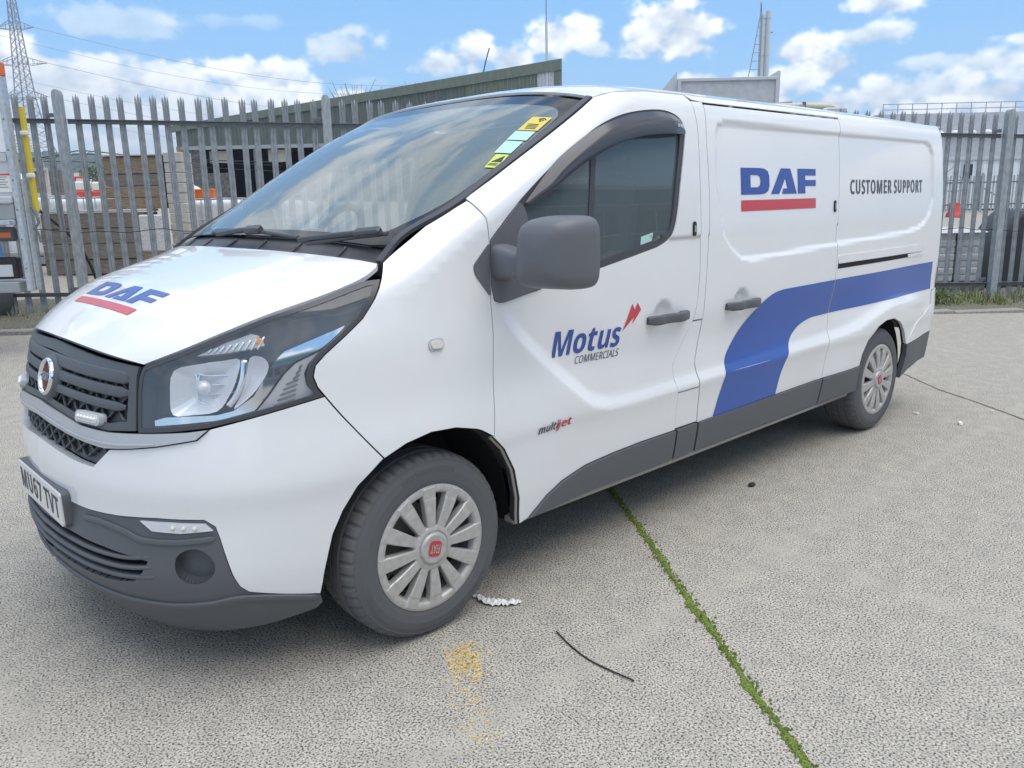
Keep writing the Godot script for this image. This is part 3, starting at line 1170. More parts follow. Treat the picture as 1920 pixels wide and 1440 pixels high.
func van_nose(van: Node3D):
	# bonnet
	var b := PackedVector2Array([Vector2(-0.997, 0.008), Vector2(-0.5, 0.008), Vector2(0, 0.008), Vector2(0.5, 0.008), Vector2(0.997, 0.008), Vector2(0.997, 0.5), Vector2(0.996, 0.96), Vector2(0.985, 0.985), Vector2(0.9, 0.992), Vector2(-0.9, 0.992), Vector2(-0.985, 0.985), Vector2(-0.996, 0.96), Vector2(-0.997, 0.5)])
	var bonnet := panel("bonnet", 1, b, M.white_paint, van, [], 0.0, 0.035, 1.0, 0.014, 0.0)
	# company letters on the bonnet
	logo(1, Vector2(-0.385, 0.385), Vector2(0.80, -0.005), Vector2(0.0, 0.125), bonnet, 0.0)
	# grille
	var gh := V([-1.4, 1.050, -1.2, 1.042, -1.0, 1.030, -0.81, 1.018, -0.812, 0.99, -0.783, 0.835, -0.9, 0.826, -1.05, 0.829, -1.2, 0.843, -1.4, 0.855])
	var gpoly := full(gh)
	var grille := panel("grille", 0, gpoly, M.grille_plastic, van, [], -0.022, 0.035, 1.0, 0.0, 0.0)
	var st := mb()
	edge_strip(st, 0, gpoly, 0.004, -0.03, 0.04)
	skin(st, 0, gpoly, [full(V([-1.4, 1.018, -1.2, 1.010, -1.0, 0.999, -0.845, 0.988, -0.842, 0.97, -0.826, 0.86, -0.9, 0.848, -1.05, 0.851, -1.2, 0.864, -1.4, 0.876]))], 0.002, 0.04)
	build(st, "surround", M.grille_plastic, grille)
	for k in 3:
		var y: float = [0.978, 0.935, 0.893][k]
		var s2 := mb()
		bar_on(s2, [-1.97 + 0.012 * k, y + 0.004, -1.7, y + 0.012, -1.4, y + 0.016, -1.1, y + 0.012, -0.84 - 0.006 * k, y + 0.004], [0.020, 0.017, 0.014][k], 0.020, -0.014, 0.004)
		build(s2, "slat", M.grille_plastic, grille)
	# honeycomb ribs between the slats
	for k in 26:
		var u := -1.98 + 0.0446 * k
		if absf(u + 1.4) > 0.09:
			for r in 3:
				var y: float = [0.957, 0.915, 0.874][r]
				var o := 0.012 * (1 if (k + r) % 2 == 0 else -1)
				var s3 := mb()
				bar_on(s3, [u - 0.020, y - o, u + 0.006, y + o, u + 0.022, y + o], 0.003, 0.012, -0.02, 0.0)
				build(s3, "mesh_rib", M.grille_plastic, grille)
	# the round badge
	var bc = on(0, Vector2(-1.345, 0.934), 0.0)
	var bx := frame_at(bc, 0.008)
	var s4 := mb()
	lathe(s4, [Vector2(0, -0.01), Vector2(0.080, -0.015), Vector2(0.072, 0.004), Vector2(0.062, 0.008)], 40, bx)
	var badge := build(s4, "badge", M.grille_plastic, grille)
	s4 = mb()
	lathe(s4, [Vector2(0.062, 0.002), Vector2(0.061, 0.014), Vector2(0.056, 0.018), Vector2(0.051, 0.014), Vector2(0.050, 0.006)], 40, bx)
	build(s4, "badge_ring", M.chrome, grille)
	s4 = mb()
	lathe(s4, [Vector2(0.0515, 0.006), Vector2(0.03, 0.010), Vector2(0.0, 0.011)], 32, bx)
	build(s4, "badge_face", M.badge_dark, grille)
	emblem("FIAT", bx, 0.060, 0.026, 0.0125, M.silver, grille)
	# white flashing lamps screwed on the grille
	for s in [1.0, -1.0]:
		var uc := -1.0 if s > 0 else -1.80
		var cfr := frame_at(on(0, Vector2(uc, 0.853), 0.0), 0.004)
		var s5 := mb()
		prism(s5, rrect(0.132, 0.036, 0.014), -0.012, 0.012, cfr)
		var led := build(s5, "strobe_lamp", M.light_grey, grille)
		s5 = mb()
		prism(s5, rrect(0.112, 0.024, 0.010), 0.012, 0.015, cfr)
		build(s5, "strobe_lens", M.off_white, grille)
		for k in 6:
			s5 = mb()
			ball(s5, cfr * Vector3(-0.044 + 0.0176 * k, 0, 0.015), Vector3.ONE * 0.0065, 8, 6)
			build(s5, "diode", M.reflector, grille)
	# silver strip below the grille
	var strip := full(V([-1.4, 0.853, -1.2, 0.841, -1.05, 0.827, -0.9, 0.823, -0.775, 0.829, -0.60, 0.838, -0.527, 0.846, -0.566, 0.814, -0.70, 0.793, -0.792, 0.782, -0.909, 0.772, -1.017, 0.778, -1.2, 0.790, -1.4, 0.801]))
	var sp := panel("silver_strip", 0, strip, M.silver, van, [], 0.010, 0.03, 1.0, 0.03, 0.002)
	var s6 := mb()
	bar_on(s6, [-1.91, 0.796, -1.7, 0.797, -1.4, 0.812, -1.1, 0.797, -0.89, 0.789, -0.70, 0.801], 0.004, 0.005, 0.010, 0.0)
	build(s6, "strip_rib", M.silver, sp)
	# upper air intake
	var ih := V([-1.4, 0.803, -1.2, 0.792, -1.017, 0.780, -0.895, 0.772, -0.970, 0.711, -1.091, 0.714, -1.253, 0.724, -1.4, 0.730])
	var intake := panel("air_intake", 0, full(ih), M.grille_plastic, van, [], -0.035, 0.04, 1.0, -0.035, 0.0)
	for k in 24:
		var u := -1.86 + 0.04 * k
		for r in 2:
			var y: float = [0.765, 0.740][r]
			if r == 1 and (u < -1.80 or u > -1.0):
				continue
			var o := 0.009 * (1 if (k + r) % 2 == 0 else -1)
			var s7 := mb()
			bar_on(s7, [u - 0.018, y - o, u + 0.006, y + o, u + 0.022, y + o], 0.0028, 0.014, -0.032, 0.0)
			build(s7, "mesh_rib", M.grille_plastic, intake)
	# white bumper
	var seam := V([-0.215, 0.913, -0.14, 0.808, -0.062, 0.694])
	var down := PackedVector2Array()
	for k in range(6, -1, -1):
		down.append(arch_f[k])
	var low := V([-0.236, 0.281, -0.32, 0.306, -0.425, 0.338, -0.446, 0.36, -0.462, 0.400, -0.5, 0.514, -0.516, 0.556, -0.547, 0.577, -0.70, 0.578, -0.86, 0.570, -1.0, 0.566, -1.4, 0.566])
	var bump := full(join_open([V([-1.4, 0.730, -1.253, 0.724, -1.091, 0.714, -0.970, 0.711, -0.895, 0.772, -0.792, 0.782, -0.70, 0.793, -0.566, 0.814, -0.527, 0.846]), V([-0.408, 0.872, -0.296, 0.896]), seam, down.slice(0, 6), low]))
	var bumper := panel("bumper", 0, bump, M.white_paint, van, [], 0.0, 0.03, 1.0, 0.03, 0.002)
	# dark lower bumper
	var dark := full(join_open([V([-1.4, 0.566, -1.0, 0.566, -0.86, 0.570, -0.70, 0.578, -0.547, 0.577, -0.516, 0.556, -0.5, 0.514, -0.462, 0.400, -0.446, 0.36, -0.425, 0.338, -0.32, 0.306, -0.236, 0.281, -0.238, 0.24, -0.262, 0.218, -0.42, 0.185, -0.62, 0.15, -0.88, 0.13, -1.4, 0.13])]))
	var fog_hole := soft(V([-0.640, 0.46, -0.60, 0.487, -0.555, 0.487, -0.515, 0.45, -0.512, 0.41, -0.545, 0.377, -0.60, 0.372, -0.636, 0.405]), 0.03)
	var slot := full(V([-1.4, 0.470, -1.1, 0.470, -0.93, 0.462, -0.80, 0.450, -0.735, 0.440, -0.76, 0.40, -0.80, 0.365, -0.90, 0.352, -1.1, 0.352, -1.4, 0.352]))
	var drl := V([-0.765, 0.566, -0.66, 0.568, -0.545, 0.566, -0.522, 0.545, -0.62, 0.536, -0.72, 0.538])
	var lower := panel("lower_bumper", 0, dark, M.dark_plastic, van, [fog_hole, mirrored(fog_hole), slot], -0.004, 0.03, 1.0, 0.03, 0.002)
	var s8 := mb()
	skin(s8, 0, slot, [], -0.05, 0.05)
	edge_strip(s8, 0, slot, -0.004, -0.05, 0.05)
	build(s8, "slot_back", M.black_gap, lower)
	for k in 3:
		var y: float = 0.378 + 0.032 * k
		s8 = mb()
		bar_on(s8, [-2.10 + 0.01 * k, y + 0.012, -1.95, y - 0.002, -1.7, y, -1.4, y, -1.1, y, -0.85, y - 0.002, -0.70 - 0.01 * k, y + 0.012], 0.007, 0.03, -0.034, 0.006)
		build(s8, "slot_fin", M.dark_plastic, lower)
	for s in [1.0, -1.0]:
		var fh := fog_hole
		s8 = mb()
		edge_strip(s8, 0, fh, -0.004, -0.045, 0.03, s)
		skin(s8, 0, fh, [], -0.045, 0.03, s)
		build(s8, "fog_lamp_recess", M.dark_plastic, lower)
		var dl := drl
		s8 = mb()
		skin(s8, 0, dl, [], 0.003, 0.02, s, 0.008)
		var day := build(s8, "daytime_lamp", M.reflector, lower)
		s8 = mb()
		skin(s8, 0, grown(dl, -0.003), [], 0.008, 0.02, s)
		build(s8, "daytime_lens", M.lens_glass, lower)
		for k in 3:
			s8 = mb()
			var dc = on(0, Vector2(-0.645 + 0.035 * k, 0.552), 0.004, s)
			ball(s8, dc[0], Vector3.ONE * 0.008, 8, 6)
			build(s8, "diode", M.off_white, lower)
		# moulded step and the shin of the bumper
		s8 = mb()
		bar_on(s8, [-1.05, 0.535, -0.95, 0.54, -0.83, 0.525, -0.76, 0.507, -0.64, 0.507, -0.515, 0.520], 0.009, 0.010, -0.006, 0.004, s)
		build(s8, "moulding", M.dark_plastic, lower)
		s8 = mb()
		bar_on(s8, [-1.4, 0.300, -1.1, 0.298, -0.85, 0.288, -0.70, 0.288, -0.56, 0.300, -0.45, 0.318, -0.33, 0.298, -0.245, 0.268], 0.010, 0.014, -0.008, 0.006, s)
		build(s8, "lip_moulding", M.dark_plastic, lower)
	# plate holder and number plate
	var pc := on(0, Vector2(-1.4, 0.540), 0.016)
	var pf := Transform3D(Basis(Vector3(0, 0, 1), Vector3(0, 1, 0), Vector3(-1, 0, 0)), Vector3(-0.940, 0.542, 0))
	var sh := mb()
	prism(sh, rrect(0.535, 0.124, 0.02), -0.05, -0.004, pf)
	var holder := build(sh, "plate_holder", M.dark_plastic, van)
	sh = mb()
	prism(sh, rrect(0.520, 0.111, 0.010), -0.004, 0.002, pf)
	build(sh, "number_plate", M.plate_white, holder)
	emblem("MU67 TVT", pf, 0.485, 0.072, 0.003, M.plate_black, holder, "plate_letter", 0.95)
	# headlights
	var hl := join([head_low, head_back, head_top, V([-0.803, 0.990, -0.800, 0.938])])
	for s in [1.0, -1.0]:
		headlight(van, hl, s)


func join_open(list: Array) -> PackedVector2Array:
	var o := PackedVector2Array()
	for l in list:
		for p in l:
			if o.is_empty() or o[-1].distance_to(p) > 0.0005:
				o.append(p)
	return o


# a frame standing on the skin: z outwards, y up
func frame_at(q: Array, off: float) -> Transform3D:
	var z: Vector3 = q[1]
	var x := Vector3.UP.cross(z).normalized()
	return Transform3D(Basis(x, z.cross(x), z), q[0] + z * off)


# a rounded bar that follows the skin through [u, y, u, y ...]: half height, how far it stands out, where it starts
func bar_on(st: SurfaceTool, list: Array, half: float, proud: float, base: float, ch := 0.0, side := 1.0):
	var path := curved(V(list), 6)
	var rings := []
	for i in path.size():
		var p := path[i]
		var q = on(0, p, base, side)
		var q2 = on(0, path[mini(i + 1, path.size() - 1)], base, side)
		var q1 = on(0, path[maxi(i - 1, 0)], base, side)
		var t: Vector3 = (q2[0] - q1[0]).normalized()
		var n: Vector3 = q[1]
		var w := t.cross(n).normalized()
		if w.y < 0:
			w = -w
		var h := half
		var f := proud
		if i == 0 or i == path.size() - 1:
			h *= 0.45
			f *= 0.35
		var ring := []
		for e in [[-1.0, 0.0], [-1.0, 0.7], [-0.72, 1.0], [0.72, 1.0], [1.0, 0.7], [1.0, 0.0]]:
			ring.append(q[0] + w * (e[0] * h) + n * (e[1] * f))
		rings.append(ring)
	loft(st, rings)


# letters on a flat plate standing in a frame
func emblem(words: String, xf: Transform3D, width: float, cap: float, z: float, m: Material, parent: Node, called := "letter", squeeze := 1.0):
	var before := parent.get_child_count()
	letters(words, -1, Vector2(-width / 2, -cap / 2), Vector2(width, 0), Vector2(0, cap), m, parent, true, z, 1.0, 0.0, called, squeeze)
	for i in range(before, parent.get_child_count()):
		(parent.get_child(i) as Node3D).transform = xf


# the three block letters and the bar under them
func logo(c: int, org: Vector2, along: Vector2, upw: Vector2, parent: Node, off: float, side := 1.0):
	var D := [V([0.0, 0.0, 0.235, 0.0, 0.295, 0.03, 0.335, 0.12, 0.352, 0.30, 0.352, 0.70, 0.335, 0.88, 0.295, 0.97, 0.235, 1.0, 0.0, 1.0]), V([0.115, 0.27, 0.115, 0.73, 0.20, 0.73, 0.232, 0.66, 0.24, 0.5, 0.232, 0.34, 0.20, 0.27])]
	var A1 := V([0.372, 0.0, 0.505, 1.0, 0.635, 1.0, 0.722, 0.0, 0.520, 0.0, 0.535, 0.21, 0.592, 0.21, 0.563, 0.62, 0.480, 0.0])
	var F1 := V([0.738, 0.0, 0.738, 1.0, 1.0, 1.0, 1.0, 0.73, 0.845, 0.73, 0.845, 0.545, 1.0, 0.545, 1.0, 0.30, 0.845, 0.30, 0.845, 0.0])
	var map := func(p: PackedVector2Array) -> PackedVector2Array:
		var o := PackedVector2Array()
		for q in p:
			o.append(org + along * q.x + upw * q.y)
		if Geometry2D.is_polygon_clockwise(o):
			o.reverse()
		return o
	var cell := 0.02 if c == 0 else 0.03
	for l in [[map.call(D[0]), [map.call(D[1])]], [map.call(A1), []], [map.call(F1), []]]:
		var st := mb()
		skin(st, c, l[0], l[1], 0.0018 + off, cell, side)
		build(st, "logo_letter", M.navy_vinyl, parent)
	var st2 := mb()
	skin(st2, c, map.call(V([0.0, -0.62, 1.0, -0.62, 1.0, -0.21, 0.0, -0.21])), [], 0.0018 + off, cell, side)
	build(st2, "logo_bar", M.red_vinyl, parent)


func headlight(van: Node3D, hl: PackedVector2Array, s: float):
	var h := Node3D.new()
	put(h, "headlight", van)
	var st := mb()
	skin(st, 0, hl, [], -0.075, 0.04, s)
	edge_strip(st, 0, grown(hl, -0.003), 0.0, -0.075, 0.03, s)
	build(st, "housing", M.grille_plastic, h)
	# black rubber seal round the lens
	st = mb()
	skin(st, 0, grown(hl, -0.002), [grown(hl, -0.015)], 0.001, 0.03, s, 0.012)
	build(st, "seal", M.trim_black, h)
	# dished main reflector and the second one beside it
	var bowl_l := curved(V([-0.69, 1.012, -0.60, 1.032, -0.52, 1.040, -0.468, 1.040, -0.470, 0.98, -0.487, 0.935, -0.52, 0.893, -0.60, 0.884, -0.668, 0.884, -0.69, 0.94]), 3, true)
	dish(h, bowl_l, Vector2(-0.575, 0.962), -0.020, -0.070, s, "main_reflector", M.reflector)
	var bowl_r := curved(V([-0.438, 1.044, -0.40, 1.044, -0.377, 1.02, -0.383, 0.985, -0.418, 0.935, -0.468, 0.897, -0.452, 0.935, -0.440, 0.98]), 3, true)
	dish(h, bowl_r, Vector2(-0.425, 0.985), -0.022, -0.055, s, "side_reflector", M.reflector)
	st = mb()
	bar_on(st, [-0.457, 1.046, -0.450, 0.99, -0.463, 0.94, -0.49, 0.90], 0.010, 0.022, -0.04, 0.004, s)
	build(st, "reflector_ring", M.chrome, h)
	# bulb in the main reflector
	var bq = on(0, Vector2(-0.575, 0.962), -0.03, s)
	st = mb()
	ball(st, bq[0], Vector3.ONE * 0.020, 12, 8)
	build(st, "bulb", M.reflector, h)
	for k in 4:
		st = mb()
		bar_on(st, [-0.655 + 0.015 * k, 1.028, -0.60, 1.000 - 0.026 * k, -0.50, 0.995 - 0.027 * k, -0.475, 1.0 - 0.026 * k], 0.0025, 0.006, -0.055, 0.0, s)
		build(st, "reflector_step", M.chrome, h)
	# chrome blade that runs under the reflectors and up to the rear corner
	st = mb()
	var blade := V([-0.738, 0.866, -0.695, 0.876, -0.60, 0.880, -0.52, 0.882, -0.47, 0.892, -0.413, 0.930, -0.379, 0.990, -0.363, 1.026, -0.335, 1.056, -0.25, 1.086, -0.164, 1.115, -0.185, 1.085, -0.236, 1.050, -0.304, 1.022, -0.335, 0.988, -0.374, 0.930, -0.412, 0.882, -0.460, 0.875, -0.528, 0.866, -0.733, 0.850])
	skin(st, 0, blade, [], -0.022, 0.02, s, 0.02)
	build(st, "chrome_blade", M.chrome, h)
	# silver louvre panel
	var lou := V([-0.230, 1.046, -0.296, 1.018, -0.326, 0.988, -0.365, 0.930, -0.403, 0.884, -0.30, 0.904, -0.239, 0.921, -0.262, 0.948, -0.270, 0.985, -0.260, 1.012])
	st = mb()
	skin(st, 0, lou, [], -0.028, 0.02, s, 0.02)
	build(st, "louvre_panel", M.louver_silver, h)
	for k in 8:
		var y := 0.903 + 0.0145 * k
		var u0 := -0.352 + 0.0078 * k + (0.012 if k > 4 else 0.0)
		st = mb()
		bar_on(st, [u0, y - 0.005, -0.292 + 0.002 * k, y + 0.008], 0.0028, 0.004, -0.028, 0.0, s)
		build(st, "louvre", M.rail_steel, h)
	# ribbed crystal of the indicator
	var ind := V([-0.618, 1.055, -0.527, 1.093, -0.455, 1.113, -0.43, 1.108, -0.408, 1.090, -0.400, 1.078, -0.433, 1.072, -0.516, 1.062])
	st = mb()
	skin(st, 0, ind, [], -0.02, 0.02, s, 0.03)
	build(st, "indicator_lens", M.louver_silver, h)
	for k in 9:
		st = mb()
		var u := -0.58 + 0.02 * k
		bar_on(st, [u, 1.062 + 0.0006 * k, u + 0.012, 1.075 + 0.0036 * k], 0.003, 0.006, -0.019, 0.0, s)
		build(st, "lens_rib", M.reflector, h)
	st = mb()
	bar_on(st, [-0.425, 1.082, -0.418, 1.10], 0.010, 0.006, -0.019, 0.0, s)
	build(st, "indicator_bulb", M.amber, h)
	st = mb()
	skin(st, 0, grown(hl, -0.014), [], -0.001, 0.03, s)
	build(st, "lens", M.lens_glass, h)


# a hollow: the outline at rim depth drawn in to the middle at deep depth
func dish(h: Node3D, ring: PackedVector2Array, mid: Vector2, rim: float, deep: float, s: float, called: String, m: Material):
	var st := mb()
	var rings := 7
	for i in rings:
		for k in ring.size():
			var q := []
			for e in [[i, k], [i, k + 1], [i + 1, k + 1], [i + 1, k]]:
				var f: float = float(e[0]) / rings
				var p := ring[e[1] % ring.size()].lerp(mid, f)
				var d := lerpf(rim, deep, 1.0 - (1.0 - f) * (1.0 - f))
				q.append(on(0, p, d, s)[0])
			quad(st, q[0], q[1], q[2], q[3])
	build(st, called, m, h)


func van_cab(van: Node3D):
	# windscreen: clear glass in a black border, cowl panel below it
	var clear := soft(PackedVector2Array([Vector2(-0.66, 0.110), Vector2(0.905, 0.110), Vector2(0.962, 0.4), Vector2(0.966, 0.6), Vector2(0.950, 0.905), Vector2(-0.935, 0.905), Vector2(-0.90, 0.6), Vector2(-0.80, 0.32)]), 0.10)
	var outer := PackedVector2Array([Vector2(-0.975, 0.075), Vector2(0.975, 0.075), Vector2(0.985, 0.5), Vector2(0.985, 0.972), Vector2(-0.985, 0.972), Vector2(-0.985, 0.5)])
	var screen := panel("windscreen", 2, clear, M.screen_glass, van, [], -0.004, 0.05, 1.0, 0.0, 0.0)
	var st := mb()
	skin(st, 2, outer, [clear], -0.004, 0.04, 1.0, 0.006)
	build(st, "black_border", M.black_gloss, screen)
	for s in [1.0, -1.0]:
		st = mb()
		skin(st, 2, PackedVector2Array([Vector2(0.972 * s, 0.0), Vector2(1.0 * s, 0.0), Vector2(1.0 * s, 0.995), Vector2(0.972 * s, 0.995)]), [], 0.006, 0.04, 1.0, 0.014)
		build(st, "pillar_trim", M.trim_black, screen)
	# stickers inside the near top corner
	var sheets := [[[0.857, 0.820, 0.938, 0.832, 0.948, 0.744, 0.870, 0.730], "sticker_yellow"], [[0.868, 0.724, 0.945, 0.738, 0.953, 0.681, 0.878, 0.668], "sticker_mint"], [[0.880, 0.663, 0.948, 0.673, 0.957, 0.600, 0.895, 0.590], "sticker_mint"], [[0.909, 0.585, 0.958, 0.592, 0.975, 0.515, 0.928, 0.508]  , "sticker_lime"]]
	for k in 4:
		st = mb()
		skin(st, 2, V(sheets[k][0]), [], 0.0, 0.03)
		build(st, "sticker", M[sheets[k][1]], screen)
	# print on the yellow ones
	for k in 3:
		st = mb()
		var c := Vector2(0.912, 0.792)
		var r := 0.010 + 0.009 * k
		var arc := PackedVector2Array()
		for i in 7:
			var a := PI * 0.25 + PI * 0.5 * i / 6
			arc.append(c + Vector2(cos(a) * r * 0.9, sin(a) * r))
		for i in 7:
			var a := PI * 0.75 - PI * 0.5 * i / 6
			arc.append(c + Vector2(cos(a) * (r - 0.005) * 0.9, sin(a) * (r - 0.005)))
		skin(st, 2, arc, [], 0.001, 0.03)
		build(st, "sticker_print", M.sticker_black, screen)
	st = mb()
	skin(st, 2, V([0.926, 0.540, 0.964, 0.546, 0.950, 0.583]), [V([0.936, 0.546, 0.955, 0.549, 0.949, 0.566])], 0.001, 0.03)
	build(st, "sticker_print", M.sticker_black, screen)
	for k in 4:
		st = mb()
		skin(st, 2, V([0.880 + 0.003 * k, 0.775 - 0.009 * k, 0.925 + 0.002 * k, 0.781 - 0.009 * k, 0.925 + 0.002 * k, 0.777 - 0.009 * k, 0.880 + 0.003 * k, 0.771 - 0.009 * k]), [], 0.001, 0.03)
		build(st, "sticker_print", M.sticker_black, screen)
	for k in 2:
		st = mb()
		skin(st, 2, V([0.929, 0.533 - 0.008 * k, 0.962, 0.537 - 0.008 * k, 0.962, 0.533 - 0.008 * k, 0.929, 0.529 - 0.008 * k]), [], 0.001, 0.03)
		build(st, "sticker_print", M.sticker_black, screen)
	# cowl: stepped black panel with ribs
	st = mb()
	skin(st, 2, PackedVector2Array([Vector2(-0.972, -0.012), Vector2(0.972, -0.012), Vector2(0.972, 0.08), Vector2(-0.972, 0.08)]), [], -0.020, 0.04, 1.0)
	var cowl := build(st, "cowl", M.trim_black, van)
	for k in 6:
		st = mb()
		var v := -0.75 + 0.3 * k
		var p0 = on(2, Vector2(v, 0.012), -0.018)
		var p1 = on(2, Vector2(v, 0.062), -0.018)
		tube(st, [p0[0], p1[0]], 0.006, 6)
		build(st, "cowl_rib", M.trim_black, cowl)
	# wipers
	for w in [[[0.878, 0.092, 0.74, 0.060, 0.55, 0.022], [0.60, 0.020, 0.75, 0.055, 0.87, 0.088, 0.955, 0.112]], [[0.10, 0.062, -0.02, 0.055, -0.2, 0.03], [-0.33, 0.052, -0.1, 0.060, 0.1, 0.066, 0.50, 0.045]]]:
		var wip := Node3D.new()
		put(wip, "wiper", van)
		var arm := []
		for i in range(0, 6, 2):
			arm.append(on(2, Vector2(w[0][i], w[0][i + 1]), 0.034)[0])
		st = mb()
		tube(st, smooth3(arm, 5), 0.010, 8)
		build(st, "arm", M.trim_black, wip)
		var bl := []
		for i in range(0, 8, 2):
			bl.append(on(2, Vector2(w[1][i], w[1][i + 1]), 0.022)[0])
		st = mb()
		tube(st, smooth3(bl, 6), 0.008, 6)
		build(st, "blade", M.trim_black, wip)
		st = mb()
		var jn = on(2, Vector2(w[0][0], w[0][1]), 0.032)
		box(st, Vector3(-0.05, -0.016, -0.014), Vector3(0.05, 0.016, 0.014), 0.006, Transform3D(Basis((arm[0] - arm[1]).normalized(), (jn[1] as Vector3).cross((arm[0] - arm[1]).normalized()).normalized(), jn[1]).orthonormalized(), jn[0]))
		build(st, "joint", M.trim_black, wip)


func smooth3(p: Array, n: int) -> Array:
	var o := []
	for k in n * (p.size() - 1) + 1:
		o.append(crom(p, float(k) / (n * (p.size() - 1))))
	return o


func van_flank(van: Node3D, s: float):
	var window_out := window_smooth()
	var glass_out := glass_smooth()
	var cell := 0.016 if s > 0 else 0.05
	# dark body behind the gaps, open at the windows and wheels
	var st := mb()
	var liner := join([V([-0.30, 0.27, -0.24, 0.27]), arch_f.slice(1), V([0.5, 0.30, 3.18, 0.31]), arch_r.slice(1), V([4.30, 0.35, 4.46, 0.35, 4.46, 1.87, 1.2, 1.87]), rev(screen_side), V([-0.05, 1.24]), rev(head_back), V([-0.30, 0.88])])
	skin(st, 0, liner, [grown(window_out, -0.008)], -0.030, 0.05, s)
	skin(st, 0, V([-1.4, 0.20, -0.28, 0.27, -0.28, 1.16, -0.412, 1.13, -0.8, 1.0, -1.4, 1.03]), [], -0.115, 0.06, s)
	build(st, "inner_body", M.black_gap, van)
	# front wing
	var wing_gap := V([0.294, 1.409, 0.300, 1.336, 0.286, 1.152, 0.284, 1.016, 0.270, 0.814, 0.256, 0.668])
	var wing := join([head_back, V([-0.029, 1.285, 0.039, 1.335, 0.115, 1.392, 0.207, 1.444]), V([0.262, 1.47]), wing_gap, rev(arch_f).slice(6, 12), V([-0.062, 0.694, -0.14, 0.808])])
	var wp := panel("front_wing", 0, wing, M.white_paint, van, [], 0.0, 0.03, s, 0.016, 0.0022)
	# side repeater
	var ic := frame_at(on(0, Vector2(0.086, 1.021), 0.0, s), 0.0)
	st = mb()
	prism(st, rrect(0.060, 0.040, 0.016), 0.001, 0.005, ic)
	var rep := build(st, "side_indicator", M.light_grey, wp)
	st = mb()
	prism(st, rrect(0.046, 0.026, 0.012), 0.005, 0.011, ic)
	build(st, "indicator_lens", M.off_white, wp)
	# black corner piece in front of the door
	st = mb()
	skin(st, 0, soft(V([0.298, 1.330, 0.221, 1.257, 0.226, 1.226, 0.285, 1.148]), 0.014), [], 0.004, 0.02, s, 0.01)
	build(st, "corner_trim", M.mirror_plastic, wp)
	# front door
	var lead := V([0.262, 1.478, 0.369, 1.535, 0.514, 1.615, 0.660, 1.695, 0.805, 1.775, 0.93, 1.845, 1.021, 1.868, 1.219, 1.882])
	var door := join([lead, door_back, rev(sill_top), rev(arch_f).slice(0, 6), rev(wing_gap)])
	var fd := panel("front_door", 0, door, M.white_paint, van, [window_out], 0.0, cell, s, 0.018, 0.0022)
	# window: rubber frame, pane, divider, sail for the mirror
	st = mb()
	skin(st, 0, grown(window_out, -0.001), [glass_out], -0.004, 0.02, s, 0.016)
	build(st, "window_frame", M.trim_black, fd)
	st = mb()
	skin(st, 0, grown(glass_out, 0.004), [], -0.014, 0.05, s)
	build(st, "window_pane", M.side_glass, fd)
	st = mb()
	skin(st, 0, V([0.835, 1.69, 0.862, 1.705, 0.795, 1.22, 0.765, 1.215]), [], -0.009, 0.03, s, 0.004)
	build(st, "window_divider", M.trim_black, fd)
	var sail := soft(V([0.302, 1.334, 0.44, 1.462, 0.462, 1.440, 0.545, 1.158, 0.400, 1.129, 0.334, 1.122, 0.300, 1.134, 0.292, 1.18]), 0.012)
	st = mb()
	skin(st, 0, sail, [], 0.006, 0.02, s, 0.012)
	build(st, "mirror_sail", M.mirror_plastic, fd)
	# wind deflector over the window
	var vis_o := V([0.469, 1.458, 0.611, 1.586, 0.757, 1.673, 0.869, 1.726, 0.989, 1.764, 1.117, 1.790, 1.249, 1.802, 1.337, 1.795, 1.388, 1.776, 1.414, 1.742])
	var vis_i := V([0.497, 1.446, 0.601, 1.511, 0.745, 1.590, 0.898, 1.650, 1.019, 1.682, 1.145, 1.702, 1.322, 1.712, 1.405, 1.718])
	st = mb()
	deflector(st, curved(vis_o, 3), curved(vis_i, 3), s)
	build(st, "wind_deflector", M.smoked_acrylic, fd)
	if s > 0:
		letters("Bragan", 0, Vector2(1.315, 1.738), Vector2(0.055, 0.0), Vector2(0, 0.012), M.plate_white, fd, true, 0.040, s, 0.0, "deflector_letter")
		var win_st := soft(V([1.105, 1.312, 1.184, 1.326, 1.184, 1.292, 1.110, 1.279]), 0.004)
		st = mb()
		skin(st, 0, win_st, [], -0.012, 0.04, s)
		build(st, "window_sticker", M.sticker_mint, fd)
	handle(fd, Vector2(1.287, 0.966), s)
	lock(fd, Vector2(1.457, 1.330), s)
	# lettering on the door
	if s > 0:
		letters("Motus", 0, Vector2(0.585, 0.889), Vector2(0.392, -0.001), Vector2(0.0, 0.096), M.navy_vinyl, fd, true, 0.002, s, 0.16, "door_letter", 1.02)
		letters("COMMERCIALS", 0, Vector2(0.722, 0.846), Vector2(0.252, -0.002), Vector2(0.0, 0.030), M.dark_blue_vinyl, fd, false, 0.002, s, 0.2, "door_letter")
		st = mb()
		skin(st, 0, V([0.989, 0.944, 1.045, 1.049, 1.062, 1.022, 1.078, 1.050, 1.103, 1.020, 1.048, 0.965, 1.060, 0.995]), [], 0.002, 0.03, s)
		build(st, "red_flash", M.red_vinyl, fd)
		letters("multi", 0, Vector2(0.477, 0.624), Vector2(0.118, 0.0), Vector2(0, 0.030), M.grey_vinyl, fd, true, 0.004, s, 0.25, "dark_letter")
		letters("jet", 0, Vector2(0.590, 0.624), Vector2(0.085, 0.0), Vector2(0, 0.030), M.badge_red, fd, true, 0.004, s, 0.25, "red_letter")
	# pillar between the doors
	var pf := door_back.slice(1)
